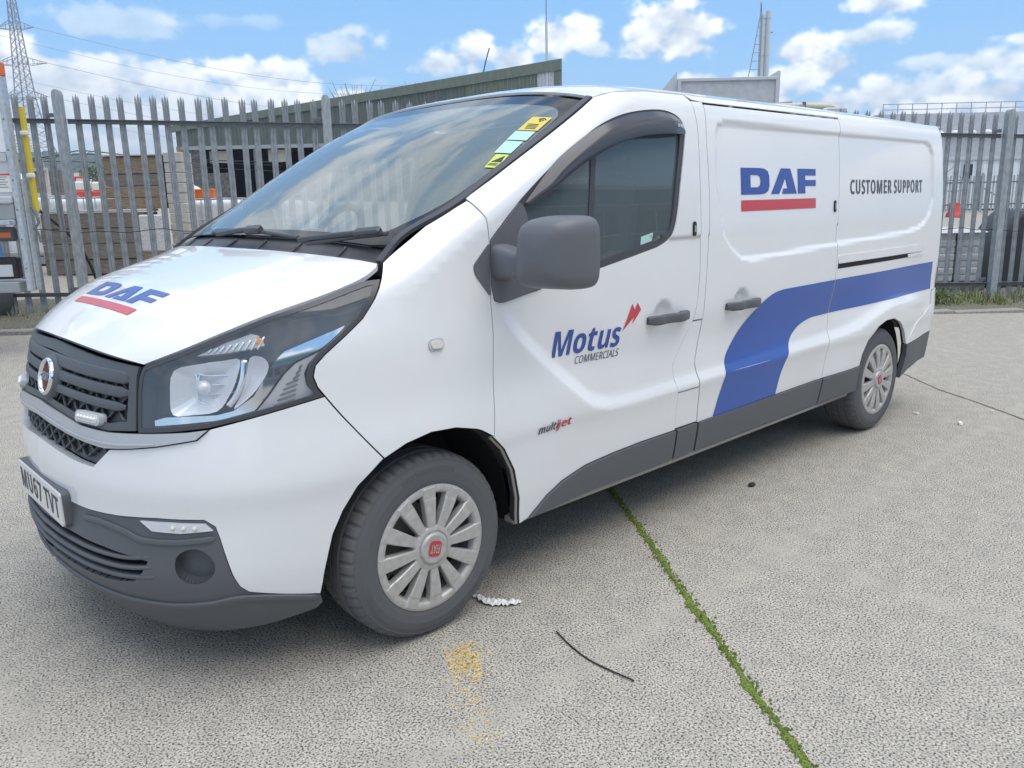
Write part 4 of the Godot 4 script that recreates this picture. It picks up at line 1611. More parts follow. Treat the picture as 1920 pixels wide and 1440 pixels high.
	for k in 3:
		var top: float = [1.862, 0.925, 0.615][k]
		var bot: float = [0.929, 0.619, 0.446][k]
		var p := PackedVector2Array()
		var y := top
		while y > bot - 0.001:
			p.append(Vector2(x_on(door_back, y), y))
			y -= minf(0.03, maxf(y - bot, 0.0005))
			if y - bot < 0.004 and y > bot:
				y = bot
		var n := p.size()
		for i in range(n - 1, -1, -1):
			p.append(Vector2(x_on(slide_front, p[i].y), p[i].y))
		panel("pillar_panel", 0, join([p]), M.white_paint, van, [], -0.002 if k > 0 else 0.0, 0.03, s, 0.014, 0.0022)
	# sliding door
	var slide := join([slide_front, V([2.765, 0.452]), rev(slide_back)])
	var sd := panel("sliding_door", 0, slide, M.white_paint, van, [], 0.0, cell, s, 0.018, 0.0024)
	handle(sd, Vector2(1.875, 0.964), s)
	# roof rail over it
	panel("roof_rail", 0, join([V([1.47, 1.886, 1.6, 1.8845, 2.845, 1.8815, 2.846, 1.857, 1.59, 1.860, 1.512, 1.866])]), M.white_paint, van, [], 0.001, 0.03, s, 0.004, 0.001)
	# rear quarter
	var qtr := join([slide_back, V([3.185, 0.462]), arch_r.slice(2, 11), V([3.905, 0.55, 4.02, 0.635, 4.155, 0.668, 4.262, 0.72, 4.275, 0.815, 4.42, 0.82, 4.455, 0.82, 4.455, 1.868, 4.3, 1.8785, 2.85, 1.8815])])
	var rq := panel("rear_quarter", 0, qtr, M.white_paint, van, [], 0.0, cell, s, 0.018, 0.0024)
	st = mb()
	skin(st, 0, V([2.834, 1.086, 3.80, 1.086, 4.02, 1.080, 4.02, 1.070, 3.78, 1.062, 2.832, 1.060]), [], 0.0015, 0.03, s)
	build(st, "track_slot", M.black_gap, rq)
	st = mb()
	skin(st, 0, soft(V([2.832, 1.132, 3.97, 1.132, 4.02, 1.118, 4.03, 1.09, 2.83, 1.089]), 0.012), [], 0.006, 0.03, s, 0.006)
	build(st, "track_cover", M.white_paint, rq)
	st = mb()
	skin(st, 0, soft(V([3.79, 1.083, 4.05, 1.083, 4.055, 1.066, 3.80, 1.060]), 0.006), [], 0.005, 0.03, s, 0.004)
	build(st, "track_end", M.white_paint, rq)
	lock(rq, Vector2(2.776, 1.397), s)
	st = mb()
	skin(st, 0, V([4.425, 0.86, 4.455, 0.86, 4.455, 1.62, 4.43, 1.62]), [], 0.004, 0.03, s, 0.01)
	build(st, "tail_lamp", M.lamp_red, rq)
	# lettering and stripe
	if s > 0:
		logo(0, Vector2(1.850, 1.468), Vector2(0.711, 0.0), Vector2(0, 0.121), sd, 0.0, s)
		letters("CUSTOMER SUPPORT", 0, Vector2(2.950, 1.458), Vector2(1.045, 0.0), Vector2(0, 0.076), M.grey_vinyl, rq, true, 0.002, s, 0.0, "side_letter", 0.93)
		var up_c := curved(V([1.690, 0.442, 1.720, 0.54, 1.750, 0.635, 1.768, 0.723, 1.825, 0.79, 1.909, 0.861, 2.036, 0.938, 2.10, 0.967, 2.173, 0.990, 2.256, 0.999]), 3)
		var lo_c := curved(V([2.265, 0.449, 2.275, 0.497, 2.292, 0.561, 2.327, 0.640, 2.376, 0.732, 2.42, 0.768, 2.474, 0.792, 2.54, 0.808, 2.610, 0.817]), 3)
		var gl_x := [2.8125, 2.7965]
		st = mb()
		skin(st, 0, join([up_c, V([gl_x[0], 1.002, gl_x[1], 0.819]), rev(lo_c)]), [], 0.0018, 0.024, s)
		build(st, "blue_stripe", M.blue_vinyl, sd)
		st = mb()
		skin(st, 0, join([V([2.8195, 1.002, 4.235, 1.007, 4.255, 0.825, 2.804, 0.819])]), [], 0.0018, 0.024, s)
		build(st, "blue_stripe", M.blue_vinyl, rq)
	# dark sill mouldings
	var sills := [join([sill_top, V([1.387, 0.300])]), join([V([1.400, 0.442, 1.556, 0.444, 1.552, 0.300, 1.396, 0.300])]), join([V([1.566, 0.444, 2.762, 0.454, 2.742, 0.306, 1.562, 0.300])]), join([V([2.770, 0.454, 3.183, 0.464, 3.172, 0.40, 3.180, 0.312, 2.750, 0.306])])]
	for k in 4:
		var sm := panel("sill_moulding", 0, sills[k], M.dark_plastic, van, [], 0.010, 0.03, s, 0.03, 0.003)
	st = mb()
	box(st, Vector3(0.41, 0.272, 0.84), Vector3(3.17, 0.297, 0.897), 0.006, Transform3D(Basis.from_scale(Vector3(1, 1, s)), Vector3.ZERO))
	build(st, "sill_flange", M.dirty_sill, van)
	# rolled edge round the front arch
	st = mb()
	for k in arch_f.size() - 1:
		var A = on(0, arch_f[k], 0.0, s)
		var B = on(0, arch_f[k + 1], 0.0, s)
		quad(st, A[0], B[0], B[0] - B[1] * 0.05, A[0] - A[1] * 0.05)
	build(st, "arch_edge", M.trim_black, van)
	st = mb()
	var back_edge := []
	for p in arch_f.slice(11):
		back_edge.append(on(0, p + Vector2(-0.006, 0), -0.012, s)[0])
	tube(st, back_edge, 0.006, 6)
	build(st, "arch_seal", M.dirty_sill, van)
	# rear bumper
	var rb_up := V([3.868, 0.50, 3.905, 0.55, 4.02, 0.635, 4.155, 0.668, 4.262, 0.72, 4.275, 0.815, 4.455, 0.82, 4.455, 0.525, 4.30, 0.522, 4.11, 0.508, 3.868, 0.498])
	panel("rear_bumper", 0, join([rb_up]), M.white_paint, van, [], 0.006, 0.03, s, 0.02, 0.003)
	panel("rear_bumper_trim", 0, join([V([3.868, 0.498, 4.11, 0.508, 4.30, 0.522, 4.455, 0.525, 4.455, 0.34, 4.20, 0.335, 3.968, 0.310, 3.862, 0.27, 3.885, 0.42])]), M.dark_plastic, van, [], 0.008, 0.03, s, 0.03, 0.002)


func window_smooth() -> PackedVector2Array:
	return soft(join([curved(window_out.slice(0, 11), 3), curved(window_out.slice(10, 17), 3), window_out.slice(17)]), 0.01, 2)


func glass_smooth() -> PackedVector2Array:
	return join([curved(glass_out.slice(0, 10), 3), curved(glass_out.slice(9, 16), 3), glass_out.slice(16)])


func x_on(line: PackedVector2Array, y: float) -> float:
	for i in line.size() - 1:
		var a := line[i]
		var b := line[i + 1]
		if y <= a.y and y >= b.y:
			return lerpf(a.x, b.x, (a.y - y) / maxf(a.y - b.y, 1e-6))
	return line[0].x if y > line[0].y else line[-1].x


func deflector(st: SurfaceTool, o: PackedVector2Array, i: PackedVector2Array, s: float):
	# outer edge on the frame, a crest standing off the glass, inner edge turned back towards it
	var rows := []
	var n := 40
	for k in n + 1:
		var t := float(k) / n
		var a := sample(o, t)
		var b := sample(i, t)
		var fade := minf(1.0, minf(t, 1.0 - t) * 8.0 + 0.25)
		var row := []
		for e in [[0.0, 0.002], [0.22, 0.016], [0.42, 0.030], [0.70, 0.034], [1.0, 0.034], [1.0, 0.030], [0.6, 0.028]]:
			row.append(on(0, a.lerp(b, e[0]), e[1] * fade, s)[0])
		rows.append(row)
	var nor := []
	for k in n + 1:
		var row := []
		for j in 7:
			var du: Vector3 = rows[mini(k + 1, n)][j] - rows[maxi(k - 1, 0)][j]
			var dv: Vector3 = rows[k][mini(j + 1, 6)] - rows[k][maxi(j - 1, 0)]
			var nn := du.cross(dv).normalized()
			row.append(nn if nn.z * s > 0 else -nn)
		nor.append(row)
	for k in n:
		for j in 6:
			tri(st, rows[k][j], rows[k + 1][j], rows[k + 1][j + 1], nor[k][j], nor[k + 1][j], nor[k + 1][j + 1])
			tri(st, rows[k][j], rows[k + 1][j + 1], rows[k][j + 1], nor[k][j], nor[k + 1][j + 1], nor[k][j + 1])


func sample(p: PackedVector2Array, t: float) -> Vector2:
	var total := 0.0
	for k in p.size() - 1:
		total += p[k].distance_to(p[k + 1])
	var want := t * total
	for k in p.size() - 1:
		var l := p[k].distance_to(p[k + 1])
		if want <= l:
			return p[k].lerp(p[k + 1], want / maxf(l, 1e-6))
		want -= l
	return p[-1]


func handle(parent: Node, c: Vector2, s: float):
	var st := mb()
	var rings := []
	for k in 13:
		var t := float(k) / 12
		var x := lerpf(-0.142, 0.142, t)
		var off := 0.012 + 0.034 * sin(PI * clampf(t, 0.02, 0.98))
		if k == 0 or k == 12:
			off = 0.002
		var half := 0.020 if k > 0 and k < 12 else 0.014
		var q = on(0, c + Vector2(x, 0.0), 0.0, s)
		var ring := []
		for e in [[-1.0, -0.4], [-1.0, 0.5], [-0.7, 1.0], [0.7, 1.0], [1.0, 0.5], [1.0, -0.4]]:
			ring.append(q[0] + Vector3.UP * (half * e[0]) + Vector3(0, 0, s) * (off + 0.012 * e[1]))
		rings.append(ring)
	loft(st, rings)
	build(st, "handle", M.dark_plastic, parent)
	st = mb()
	for e in [[-0.135, -0.10], [0.085, 0.135]]:
		var a = on(0, c + Vector2(e[0], -0.017), 0, s)[0]
		var b = on(0, c + Vector2(e[1], 0.017), 0, s)[0]
		box(st, Vector3(a.x, a.y, minf(a.z, b.z * 1.0) - 0.01) if s > 0 else Vector3(a.x, a.y, a.z - 0.02), Vector3(b.x, b.y, a.z + 0.02 * s) if s > 0 else Vector3(b.x, b.y, a.z + 0.01), 0.003)
	build(st, "handle_mount", M.dark_plastic, parent)


func lock(parent: Node, c: Vector2, s: float):
	var f := frame_at(on(0, c, 0.0, s), 0.0)
	var st := mb()
	prism(st, rrect(0.024, 0.062, 0.012), 0.0, 0.005, f)
	var l := build(st, "security_lock", M.plate_black, parent)
	st = mb()
	prism(st, rrect(0.008, 0.030, 0.004), 0.005, 0.008, f)
	build(st, "lock_barrel", M.silver, parent)


func van_roof(van: Node3D):
	var p := PackedVector2Array([Vector2(-0.998, 0.002), Vector2(0.998, 0.002), Vector2(0.998, 0.999), Vector2(-0.998, 0.999)])
	var roof := panel("roof", 3, p, M.white_paint, van, [], 0.0, 0.05, 1.0, 0.01, 0.0)
	for k in 5:
		var st := mb()
		var z := -0.5 + 0.25 * k
		skin(st, 3, V([z - 0.03, 0.30, z + 0.03, 0.30, z + 0.03, 0.95, z - 0.03, 0.95]), [], 0.004, 0.06, 1.0, 0.004)
		build(st, "roof_rib", M.white_paint, roof)
	# rear doors
	for s in [1.0, -1.0]:
		var st := mb()
		box(st, Vector3(4.38, 0.52, 0.01), Vector3(4.405, 1.88, 0.74), 0.004, Transform3D(Basis.from_scale(Vector3(1, 1, s)), Vector3.ZERO))
		build(st, "rear_door", M.white_paint, van)
	var sf := mb()
	box(sf, Vector3(-0.72, 0.20, -0.55), Vector3(4.36, 0.24, 0.55), 0.0)
	box(sf, Vector3(0.52, 0.25, -0.82), Vector3(3.05, 0.28, 0.82), 0.0)
	build(sf, "underbody", M.black_gap, van)
	for x in [0.0, 3.498]:
		for s in [1.0, -1.0]:
			var st := mb()
			lathe(st, [Vector2(0.43, 0.0), Vector2(0.43, 0.30), Vector2(0.0, 0.305)], 28, Transform3D(Basis(Vector3(1, 0, 0), Vector3(0, 1, 0) * 1.0, Vector3(0, 0, -s)), Vector3(x, 0.33, (0.845 if x < 1.0 else 0.88) * s)), deg_to_rad(-8), deg_to_rad(188))
			build(st, "wheel_arch_liner", M.black_gap, van)


func van_inside(van: Node3D):
	var st := mb()
	# dashboard
	prism(st, V([-0.10, 0.75, 0.36, 0.80, 0.44, 1.06, 0.40, 1.17, 0.30, 1.245, 0.12, 1.275, 0.02, 1.275, -0.06, 1.24]), -0.82, 0.82)
	var dash := build(st, "dashboard", M.interior_dark, van)
	st = mb()
	box(st, Vector3(0.10, 1.25, -0.58), Vector3(0.40, 1.335, -0.22), 0.035)
	build(st, "instrument_hood", M.interior_dark, dash)
	st = mb()
	box(st, Vector3(0.12, 1.26, -0.16), Vector3(0.36, 1.325, 0.16), 0.03)
	build(st, "tray_lid", M.interior_dark, dash)
	st = mb()
	box(st, Vector3(0.06, 1.278, -0.36), Vector3(0.12, 1.290, -0.20), 0.004)
	build(st, "paper_on_dash", M.paper, dash)
	# steering wheel
	st = mb()
	var ring := []
	for k in 33:
		var a := TAU * k / 32
		ring.append(Vector3(0.50, 1.29, -0.40) + Vector3(sin(a) * 0.19 * 0.50, sin(a) * 0.19 * 0.86, cos(a) * 0.19))
	tube(st, ring, 0.017, 8)
	var sw := build(st, "steering_wheel", M.interior_dark, van)
	st = mb()
	ball(st, Vector3(0.49, 1.275, -0.40), Vector3(0.04, 0.06, 0.07))
	tube(st, [Vector3(0.49, 1.275, -0.40), Vector3(0.32, 1.17, -0.40)], 0.03, 8)
	build(st, "steering_boss", M.interior_dark, sw)
	# seats
	for z in [-0.45, 0.12, 0.52]:
		st = mb()
		box(st, Vector3(0.74, 0.82, z - 0.22), Vector3(1.24, 1.00, z + 0.22), 0.05)
		var seat := build(st, "seat", M.seat_cloth, van)
		st = mb()
		box(st, Vector3(-0.07, 0.0, -0.22), Vector3(0.07, 0.60, 0.22), 0.05, Transform3D(Basis(Vector3(0, 0, 1), deg_to_rad(-13)), Vector3(1.22, 0.97, z)))
		build(st, "backrest", M.seat_cloth, seat)
		st = mb()
		box(st, Vector3(-0.05, 0.62, -0.12), Vector3(0.05, 0.79, 0.12), 0.04, Transform3D(Basis(Vector3(0, 0, 1), deg_to_rad(-12)), Vector3(1.22, 0.97, z)))
		build(st, "headrest", M.seat_cloth, seat)
	st = mb()
	box(st, Vector3(1.54, 0.40, -0.86), Vector3(1.56, 1.62, 0.86), 0.0)
	box(st, Vector3(1.54, 1.62, -0.80), Vector3(1.56, 1.85, 0.80), 0.0)
	build(st, "bulkhead", M.interior_grey, van)
	st = mb()
	box(st, Vector3(0.46, 0.44, -0.86), Vector3(1.54, 0.46, 0.86), 0.0)
	build(st, "cab_floor", M.interior_dark, van)
	st = mb()
	box(st, Vector3(1.0, 1.855, -0.72), Vector3(1.54, 1.865, 0.72), 0.0)
	build(st, "headlining", M.interior_grey, van)
	# rear view mirror stalk and sensor box behind the screen
	st = mb()
	var c = on(2, Vector2(0.12, 0.74), -0.05)
	loft(st, oval_rings(c[0] + Vector3(-0.05, -0.02, 0), c[0] + Vector3(0.10, 0.07, 0), [0.005, 0.030, 0.042, 0.046, 0.045, 0.03, 0.005], 0.6))
	build(st, "sensor_box", M.interior_dark, van)


func oval_rings(a: Vector3, b: Vector3, r: Array, flat: float) -> Array:
	var d := (b - a).normalized()
	var u := d.cross(Vector3.UP).normalized()
	var v := u.cross(d)
	var o := []
	for i in r.size():
		var c := a.lerp(b, float(i) / (r.size() - 1))
		var ring := []
		for k in 14:
			var t := TAU * k / 14
			ring.append(c + u * (cos(t) * r[i]) + v * (sin(t) * r[i] * flat))
		o.append(ring)
	return o


func sq(t: float, e: float) -> float:
	return signf(t) * pow(absf(t), e)


func van_mirror(van: Node3D, s: float):
	var mr := Node3D.new()
	put(mr, "wing_mirror", van)
	# head: rounded block built of superellipse slices from its glass (rear) to its nose
	var c := Vector3(0.365, 1.297, 1.165)
	var st := mb()
	var rings := []
	for e in [[0.085, 0.93, 0.95, 0.0], [0.078, 0.985, 0.99, 0.0], [0.055, 1.0, 1.0, 0.0], [0.015, 0.985, 0.985, 0.0], [-0.025, 0.94, 0.94, 0.004], [-0.055, 0.85, 0.86, 0.008], [-0.075, 0.70, 0.72, 0.012], [-0.088, 0.45, 0.48, 0.014], [-0.092, 0.15, 0.18, 0.014]]:
		var ring := []
		for k in 40:
			var a := TAU * k / 40
			var zz: float = sq(cos(a), 0.42) * 0.104 * e[1]
			var yy: float = sq(sin(a), 0.42) * 0.119 * e[2]
			# the inner lower side is cut away, the top leans in a little
			zz += 0.012 * (yy / 0.119)* (-1.0 if zz < 0 else 0.0) * -1.0
			ring.append(Vector3(c.x + e[0] + zz * 0.30, c.y + yy, (c.z + zz) * 1.0))
		rings.append(ring)
	for ring in rings:
		for k in ring.size():
			ring[k] = Vector3(ring[k].x, ring[k].y, ring[k].z * s)
	loft(st, rings)
	build(st, "mirror_shell", M.mirror_plastic, mr)
	st = mb()
	box(st, Vector3(-0.002, -0.10, -0.088), Vector3(0.004, 0.10, 0.088), 0.002, Transform3D(Basis(Vector3.UP, -0.29 * s), Vector3(c.x + 0.086, c.y, c.z * s)))
	build(st, "mirror_glass", M.chrome, mr)
	# arm and its foot on the door
	st = mb()
	var ar := []
	for e in [[0.345, 1.262, 0.935, 0.050, 0.062], [0.335, 1.262, 0.985, 0.046, 0.056], [0.335, 1.258, 1.03, 0.042, 0.046], [0.35, 1.252, 1.09, 0.044, 0.044], [0.365, 1.250, 1.16, 0.046, 0.044]]:
		var ring := []
		for k in 20:
			var a := TAU * k / 20
			ring.append(Vector3(e[0] + sq(cos(a), 0.55) * e[3], e[1] + sq(sin(a), 0.55) * e[4], e[2] * s))
		ar.append(ring)
	loft(st, ar)
	build(st, "mirror_arm", M.mirror_plastic, mr)


func make_wheel(van: Node3D) -> Node3D:
	var w := Node3D.new()
	put(w, "wheel", van)
	# tyre: turned section with grooves, notches across its shoulder
	var st := mb()
	var prof := [[0.205, -0.006], [0.212, 0.004], [0.222, 0.006], [0.236, 0.010], [0.262, 0.012], [0.284, 0.008], [0.300, 0.001], [0.303, 0.0015], [0.306, -0.002], [0.316, -0.012], [0.321, -0.022], [0.3245, -0.036], [0.3255, -0.052], [0.3185, -0.053], [0.3185, -0.062], [0.326, -0.063], [0.327, -0.095], [0.3195, -0.096], [0.3195, -0.106], [0.327, -0.107], [0.326, -0.139], [0.3185, -0.140], [0.3185, -0.149], [0.3255, -0.150], [0.321, -0.180], [0.306, -0.200], [0.262, -0.214], [0.205, -0.196]]
	var seg := 192
	var tread := mb()
	for i in prof.size() - 1:
		var dst := tread if i >= 8 and i <= 23 else st
		for k in seg:
			var q := []
			for e in [[i, k], [i, k + 1], [i + 1, k + 1], [i + 1, k]]:
				var a: float = TAU * e[1] / seg
				var r: float = prof[e[0]][0]
				var notch: bool = posmod(e[1], 4) == 0
				if notch and (e[0] >= 9 and e[0] <= 12 or e[0] >= 20 and e[0] <= 23):
					r -= 0.007
				q.append(Vector3(cos(a) * r, sin(a) * r, prof[e[0]][1]))
			var n: Vector3 = (q[2] - q[0]).cross(q[3] - q[1]).normalized()
			var mid: Vector3 = (q[0] + q[2]) / 2
			if n.dot(Vector3(mid.x, mid.y, (mid.z + 0.1) * 3)) < 0 and not (i in [12, 14, 16, 18, 20, 22]):
				n = -n
			quad(dst, q[0], q[1], q[2], q[3], n)
	var tyre := build(st, "tyre", M.tyre_rubber, w)
	build(tread, "tread", M.tread_rubber, w)
	for run in [["205/65 R16C", 2.75, 0.020], ["ContiVanContact", 5.35, 0.017], ["107/105T", 0.9, 0.015]]:
		var words: String = run[0]
		for i in words.length():
			if words[i] != " ":
				var a: float = run[1] - i * run[2] * 0.92 / 0.284
				var ax := Transform3D(Basis(Vector3(0, 0, 1), a - PI / 2), Vector3(cos(a) * 0.276, sin(a) * 0.276, 0.0))
				emblem(words[i], ax, run[2] * 0.6, run[2], 0.0135, M.tread_rubber, w, "sidewall_letter")
	# steel rim behind the cover
	st = mb()
	lathe(st, [Vector2(0.207, -0.005), Vector2(0.198, -0.008), Vector2(0.186, -0.03), Vector2(0.178, -0.06), Vector2(0.150, -0.062), Vector2(0.11, -0.045), Vector2(0.05, -0.045), Vector2(0.0, -0.045)], 48)
	build(st, "rim", M.steel_dark, w)
	for k in 14:
		var a := TAU * k / 14
		st = mb()
		prism(st, rrect(0.030, 0.022, 0.009), -0.061, -0.058, Transform3D(Basis(Vector3(0, 0, 1), a), Vector3.ZERO) * Transform3D(Basis.IDENTITY, Vector3(0.157, 0, 0)))
		build(st, "rim_hole", M.black_gap, w)
	# plastic cover: outer ring, twelve flat spokes, hub
	st = mb()
	lathe(st, [Vector2(0.221, 0.003), Vector2(0.2205, 0.008), Vector2(0.214, 0.011), Vector2(0.203, 0.0115), Vector2(0.196, 0.010), Vector2(0.190, 0.001), Vector2(0.186, -0.020)], 72)
	var cover := build(st, "wheel_cover", M.wheel_silver, w)
	for k in 12:
		var a := TAU * (k + 0.5) / 12
		st = mb()
		var rings := []
		for e in [[0.055, 0.0140, 0.013], [0.085, 0.0172, 0.0135], [0.13, 0.0212, 0.0155], [0.172, 0.0250, 0.0150], [0.180, 0.0256, 0.0125], [0.212, 0.0285, 0.0125], [0.217, 0.0285, 0.009]]:
			var ring := []
			for q in [[-1.0, -0.028], [-1.0, -0.004], [-0.86, 0.0], [0.86, 0.0], [1.0, -0.004], [1.0, -0.028]]:
				var p := Vector3(e[0], q[0] * e[1], e[2] + q[1])
				ring.append(Basis(Vector3(0, 0, 1), a) * p)
			rings.append(ring)
		loft_flat(st, rings)
		build(st, "spoke", M.wheel_silver, w)
	st = mb()
	lathe(st, [Vector2(0.080, -0.010), Vector2(0.079, 0.010), Vector2(0.074, 0.0145), Vector2(0.062, 0.0155), Vector2(0.060, 0.0120), Vector2(0.056, 0.0120), Vector2(0.054, 0.020), Vector2(0.048, 0.024), Vector2(0.042, 0.0225), Vector2(0.0, 0.0225)], 48)
	build(st, "hub_cap", M.wheel_silver, w)
	st = mb()
	prism(st, rrect(0.050, 0.054, 0.014), 0.0226, 0.0245)
	build(st, "hub_badge", M.badge_red, w)
	emblem("FIAT", Transform3D.IDENTITY, 0.040, 0.030, 0.0255, M.wheel_silver, w, "hub_letter")
	return w


func loft_flat(st: SurfaceTool, rings: Array):
	for i in rings.size() - 1:
		var n: int = rings[i].size()
		for k in n - 1:
			quad(st, rings[i][k], rings[i][k + 1], rings[i + 1][k + 1], rings[i + 1][k])
	var last: Array = rings[-1]
	for k in range(1, last.size() - 1):
		var nn: Vector3 = (last[k] - last[0]).cross(last[k + 1] - last[0]).normalized()
		tri(st, last[0], last[k], last[k + 1], nn, nn, nn)


# ---------------------------------------------------------------- the palisade fence
func fence_xf(i: float, out: float, y: float) -> Transform3D:
	var d := i * PITCH
	var p := FENCE_AT + fence_dir() * d + fence_out() * out
	p.y = 0.321 - 0.025 * d + y
	return Transform3D(Basis(Vector3.UP, -FENCE_TURN), p)


func paling_mesh(sd: int) -> ArrayMesh:
	# one sheet folded to a W in plan, cut to a tall centre spike and two side prongs that splay outwards
	var rng := RandomNumberGenerator.new()
	rng.seed = 70 + sd
	var st := mb()
	var fx := [-0.034, -0.026, -0.013, 0.0, 0.013, 0.026, 0.034]
	var fz := [0.004, -0.010, -0.012, 0.006, -0.012, -0.010, 0.004]
	var h := 2.388
	var hs := h - 0.15     # where the head is cut into three
	for k in 6:
		for t in [0.0, 0.0025]:
			quad(st, Vector3(fx[k], 0.02, fz[k] - t), Vector3(fx[k + 1], 0.02, fz[k + 1] - t), Vector3(fx[k + 1], hs, fz[k + 1] - t), Vector3(fx[k], hs, fz[k] - t))
	var sp := rng.randf_range(0.001, 0.006)
	# centre spike
	for side in [[2, 3], [3, 4]]:
		var a: int = side[0]
		var b: int = side[1]
		var shoulder := h - 0.042
		var tip := Vector3(0, h, -0.006)
		for t in [0.0, 0.0025]:
			var off := Vector3(0, 0, -t)
			var p0 := Vector3(fx[a], hs, fz[a]) + off
			var p1 := Vector3(fx[b], hs, fz[b]) + off
			var p2 := Vector3(fx[b] * 1.0, shoulder, fz[b]) + off
			var p3 := Vector3(fx[a] * 1.0, shoulder, fz[a]) + off
			quad(st, p0, p1, p2, p3)
			quad(st, p3, p2, tip + off, tip + off)
	# side prongs
	for s in [-1.0, 1.0]:
		for t in [0.0, 0.0025]:
			var off := Vector3(0, 0, -t)
			var p0 := Vector3(0.013 * s, hs, -0.012) + off
			var p1 := Vector3(0.034 * s, hs, 0.004) + off
			var p2 := Vector3((0.034 + sp * 0.5) * s, h - 0.062, 0.008) + off
			var p3 := Vector3((0.0155 + sp * 0.5) * s, h - 0.062, -0.009) + off
			var tip := Vector3((0.0235 + sp) * s, h - 0.018, 0.002) + off
			quad(st, p0, p1, p2, p3)
			quad(st, p3, p2, tip, tip)
	# bolt heads
	for y in [0.215, 2.092]:
		box(st, Vector3(-0.007, y - 0.007, 0.004), Vector3(0.007, y + 0.007, 0.012), 0.002)
	return done(st, M.galvanised)


func build_fence():
	var f := thing("palisade_fence", "tall galvanised steel palisade fence with three pronged pales along the back of the yard", "fence")
	var kinds := [paling_mesh(0), paling_mesh(1), paling_mesh(2)]
	var rng := RandomNumberGenerator.new()
	rng.seed = 12
	var posts := [-15, 3, 21, 39, 57, 75, 93]
	for i in range(-12, 88):
		if i in posts:
			continue
		var xf := fence_xf(i, 0.0, rng.randf_range(-0.008, 0.008))
		xf.basis = xf.basis * Basis(Vector3(0, 0, 1), rng.randf_range(-0.008, 0.008))
		inst(kinds[rng.randi() % 3], "pale", xf, f)
	var st := mb()
	# post: folded channel with a rounded top
	var pr := V([-0.046, 0.0, 0.046, 0.0, 0.046, 2.36, 0.036, 2.395, 0.018, 2.412, -0.018, 2.412, -0.036, 2.395, -0.046, 2.36])
	prism(st, pr, 0.030, 0.115)
	var pm := done(st, M.galvanised)
	for i in posts:
		if i > -14 and i < 88:
			inst(pm, "post", fence_xf(i, 0.0, 0.0), f)
	for b in range(-1, 6):
		var a := -15.0 + 18.0 * b
		for y in [0.222, 2.094]:
			st = mb()
			var l := 18 * PITCH
			box(st, Vector3(0.05, -0.024, 0.012), Vector3(l - 0.05, 0.024, 0.017), 0.0)
			box(st, Vector3(0.05, 0.019, 0.017), Vector3(l - 0.05, 0.024, 0.052), 0.0)
			build(st, "rail", M.rail_steel, f).transform = fence_xf(a, 0.0, y) * Transform3D(Basis(Vector3(0, 0, 1), atan(-0.025)), Vector3.ZERO)
			for e in [0.06, l - 0.16]:
				st = mb()
				box(st, Vector3(e, -0.028, 0.02), Vector3(e + 0.10, 0.016, 0.030), 0.003)
				build(st, "rail_bracket", M.rail_steel, f).transform = fence_xf(a, 0.0, y)
	# loose cable tied along the fence at waist height
	st = mb()
	var pts := []
	for k in 200:
		var i := -12.0 + k * 0.5
		var w := absf(fposmod(i / 9.0, 1.0) - 0.5) * 2.0
		pts.append(fence_xf(i, 0.045, 0.915 + 0.035 * w * w + 0.008 * sin(i * 1.7)).origin)
	tube(st, pts, 0.005, 6)
	tag(build(st, "fence_cable", M.black_cable), "thin black cable strung along the palisade fence at waist height", "cable")
	# hose hanging down at the left end
	st = mb()
	tube(st, smooth3([fence_xf(-1.2, -0.12, 1.35).origin, fence_xf(0.6, -0.14, 1.10).origin, fence_xf(2.0, -0.15, 0.88).origin, fence_xf(3.0, -0.15, 0.62).origin, fence_xf(3.5, -0.16, 0.30).origin, fence_xf(3.6, -0.18, 0.02).origin], 6), 0.016, 8)
	tag(build(st, "hose", M.black_cable), "black hose drooping behind the fence in front of the stacked timber", "hose")


# ---------------------------------------------------------------- things standing in the yard behind the fence
const FACE := -0.752     # turned square to the view across the yard

func facing(called: String, label: String, category: String, p: Vector3, group := "", turn := 0.0) -> Node3D:
	return thing(called, label, category, p, FACE + turn, group)


func gy(x: float, z: float) -> float:
	return ground_h(x, z)


func part(parent: Node, called: String, m: Material, lo: Vector3, hi: Vector3, ch := 0.0, xf := Transform3D.IDENTITY) -> MeshInstance3D:
	var st := mb()
	box(st, lo, hi, ch, xf)
	return build(st, called, m, parent)


func build_yard():
	timber()
	totes()
	clutter()
	tail_lift()
	right_yard()


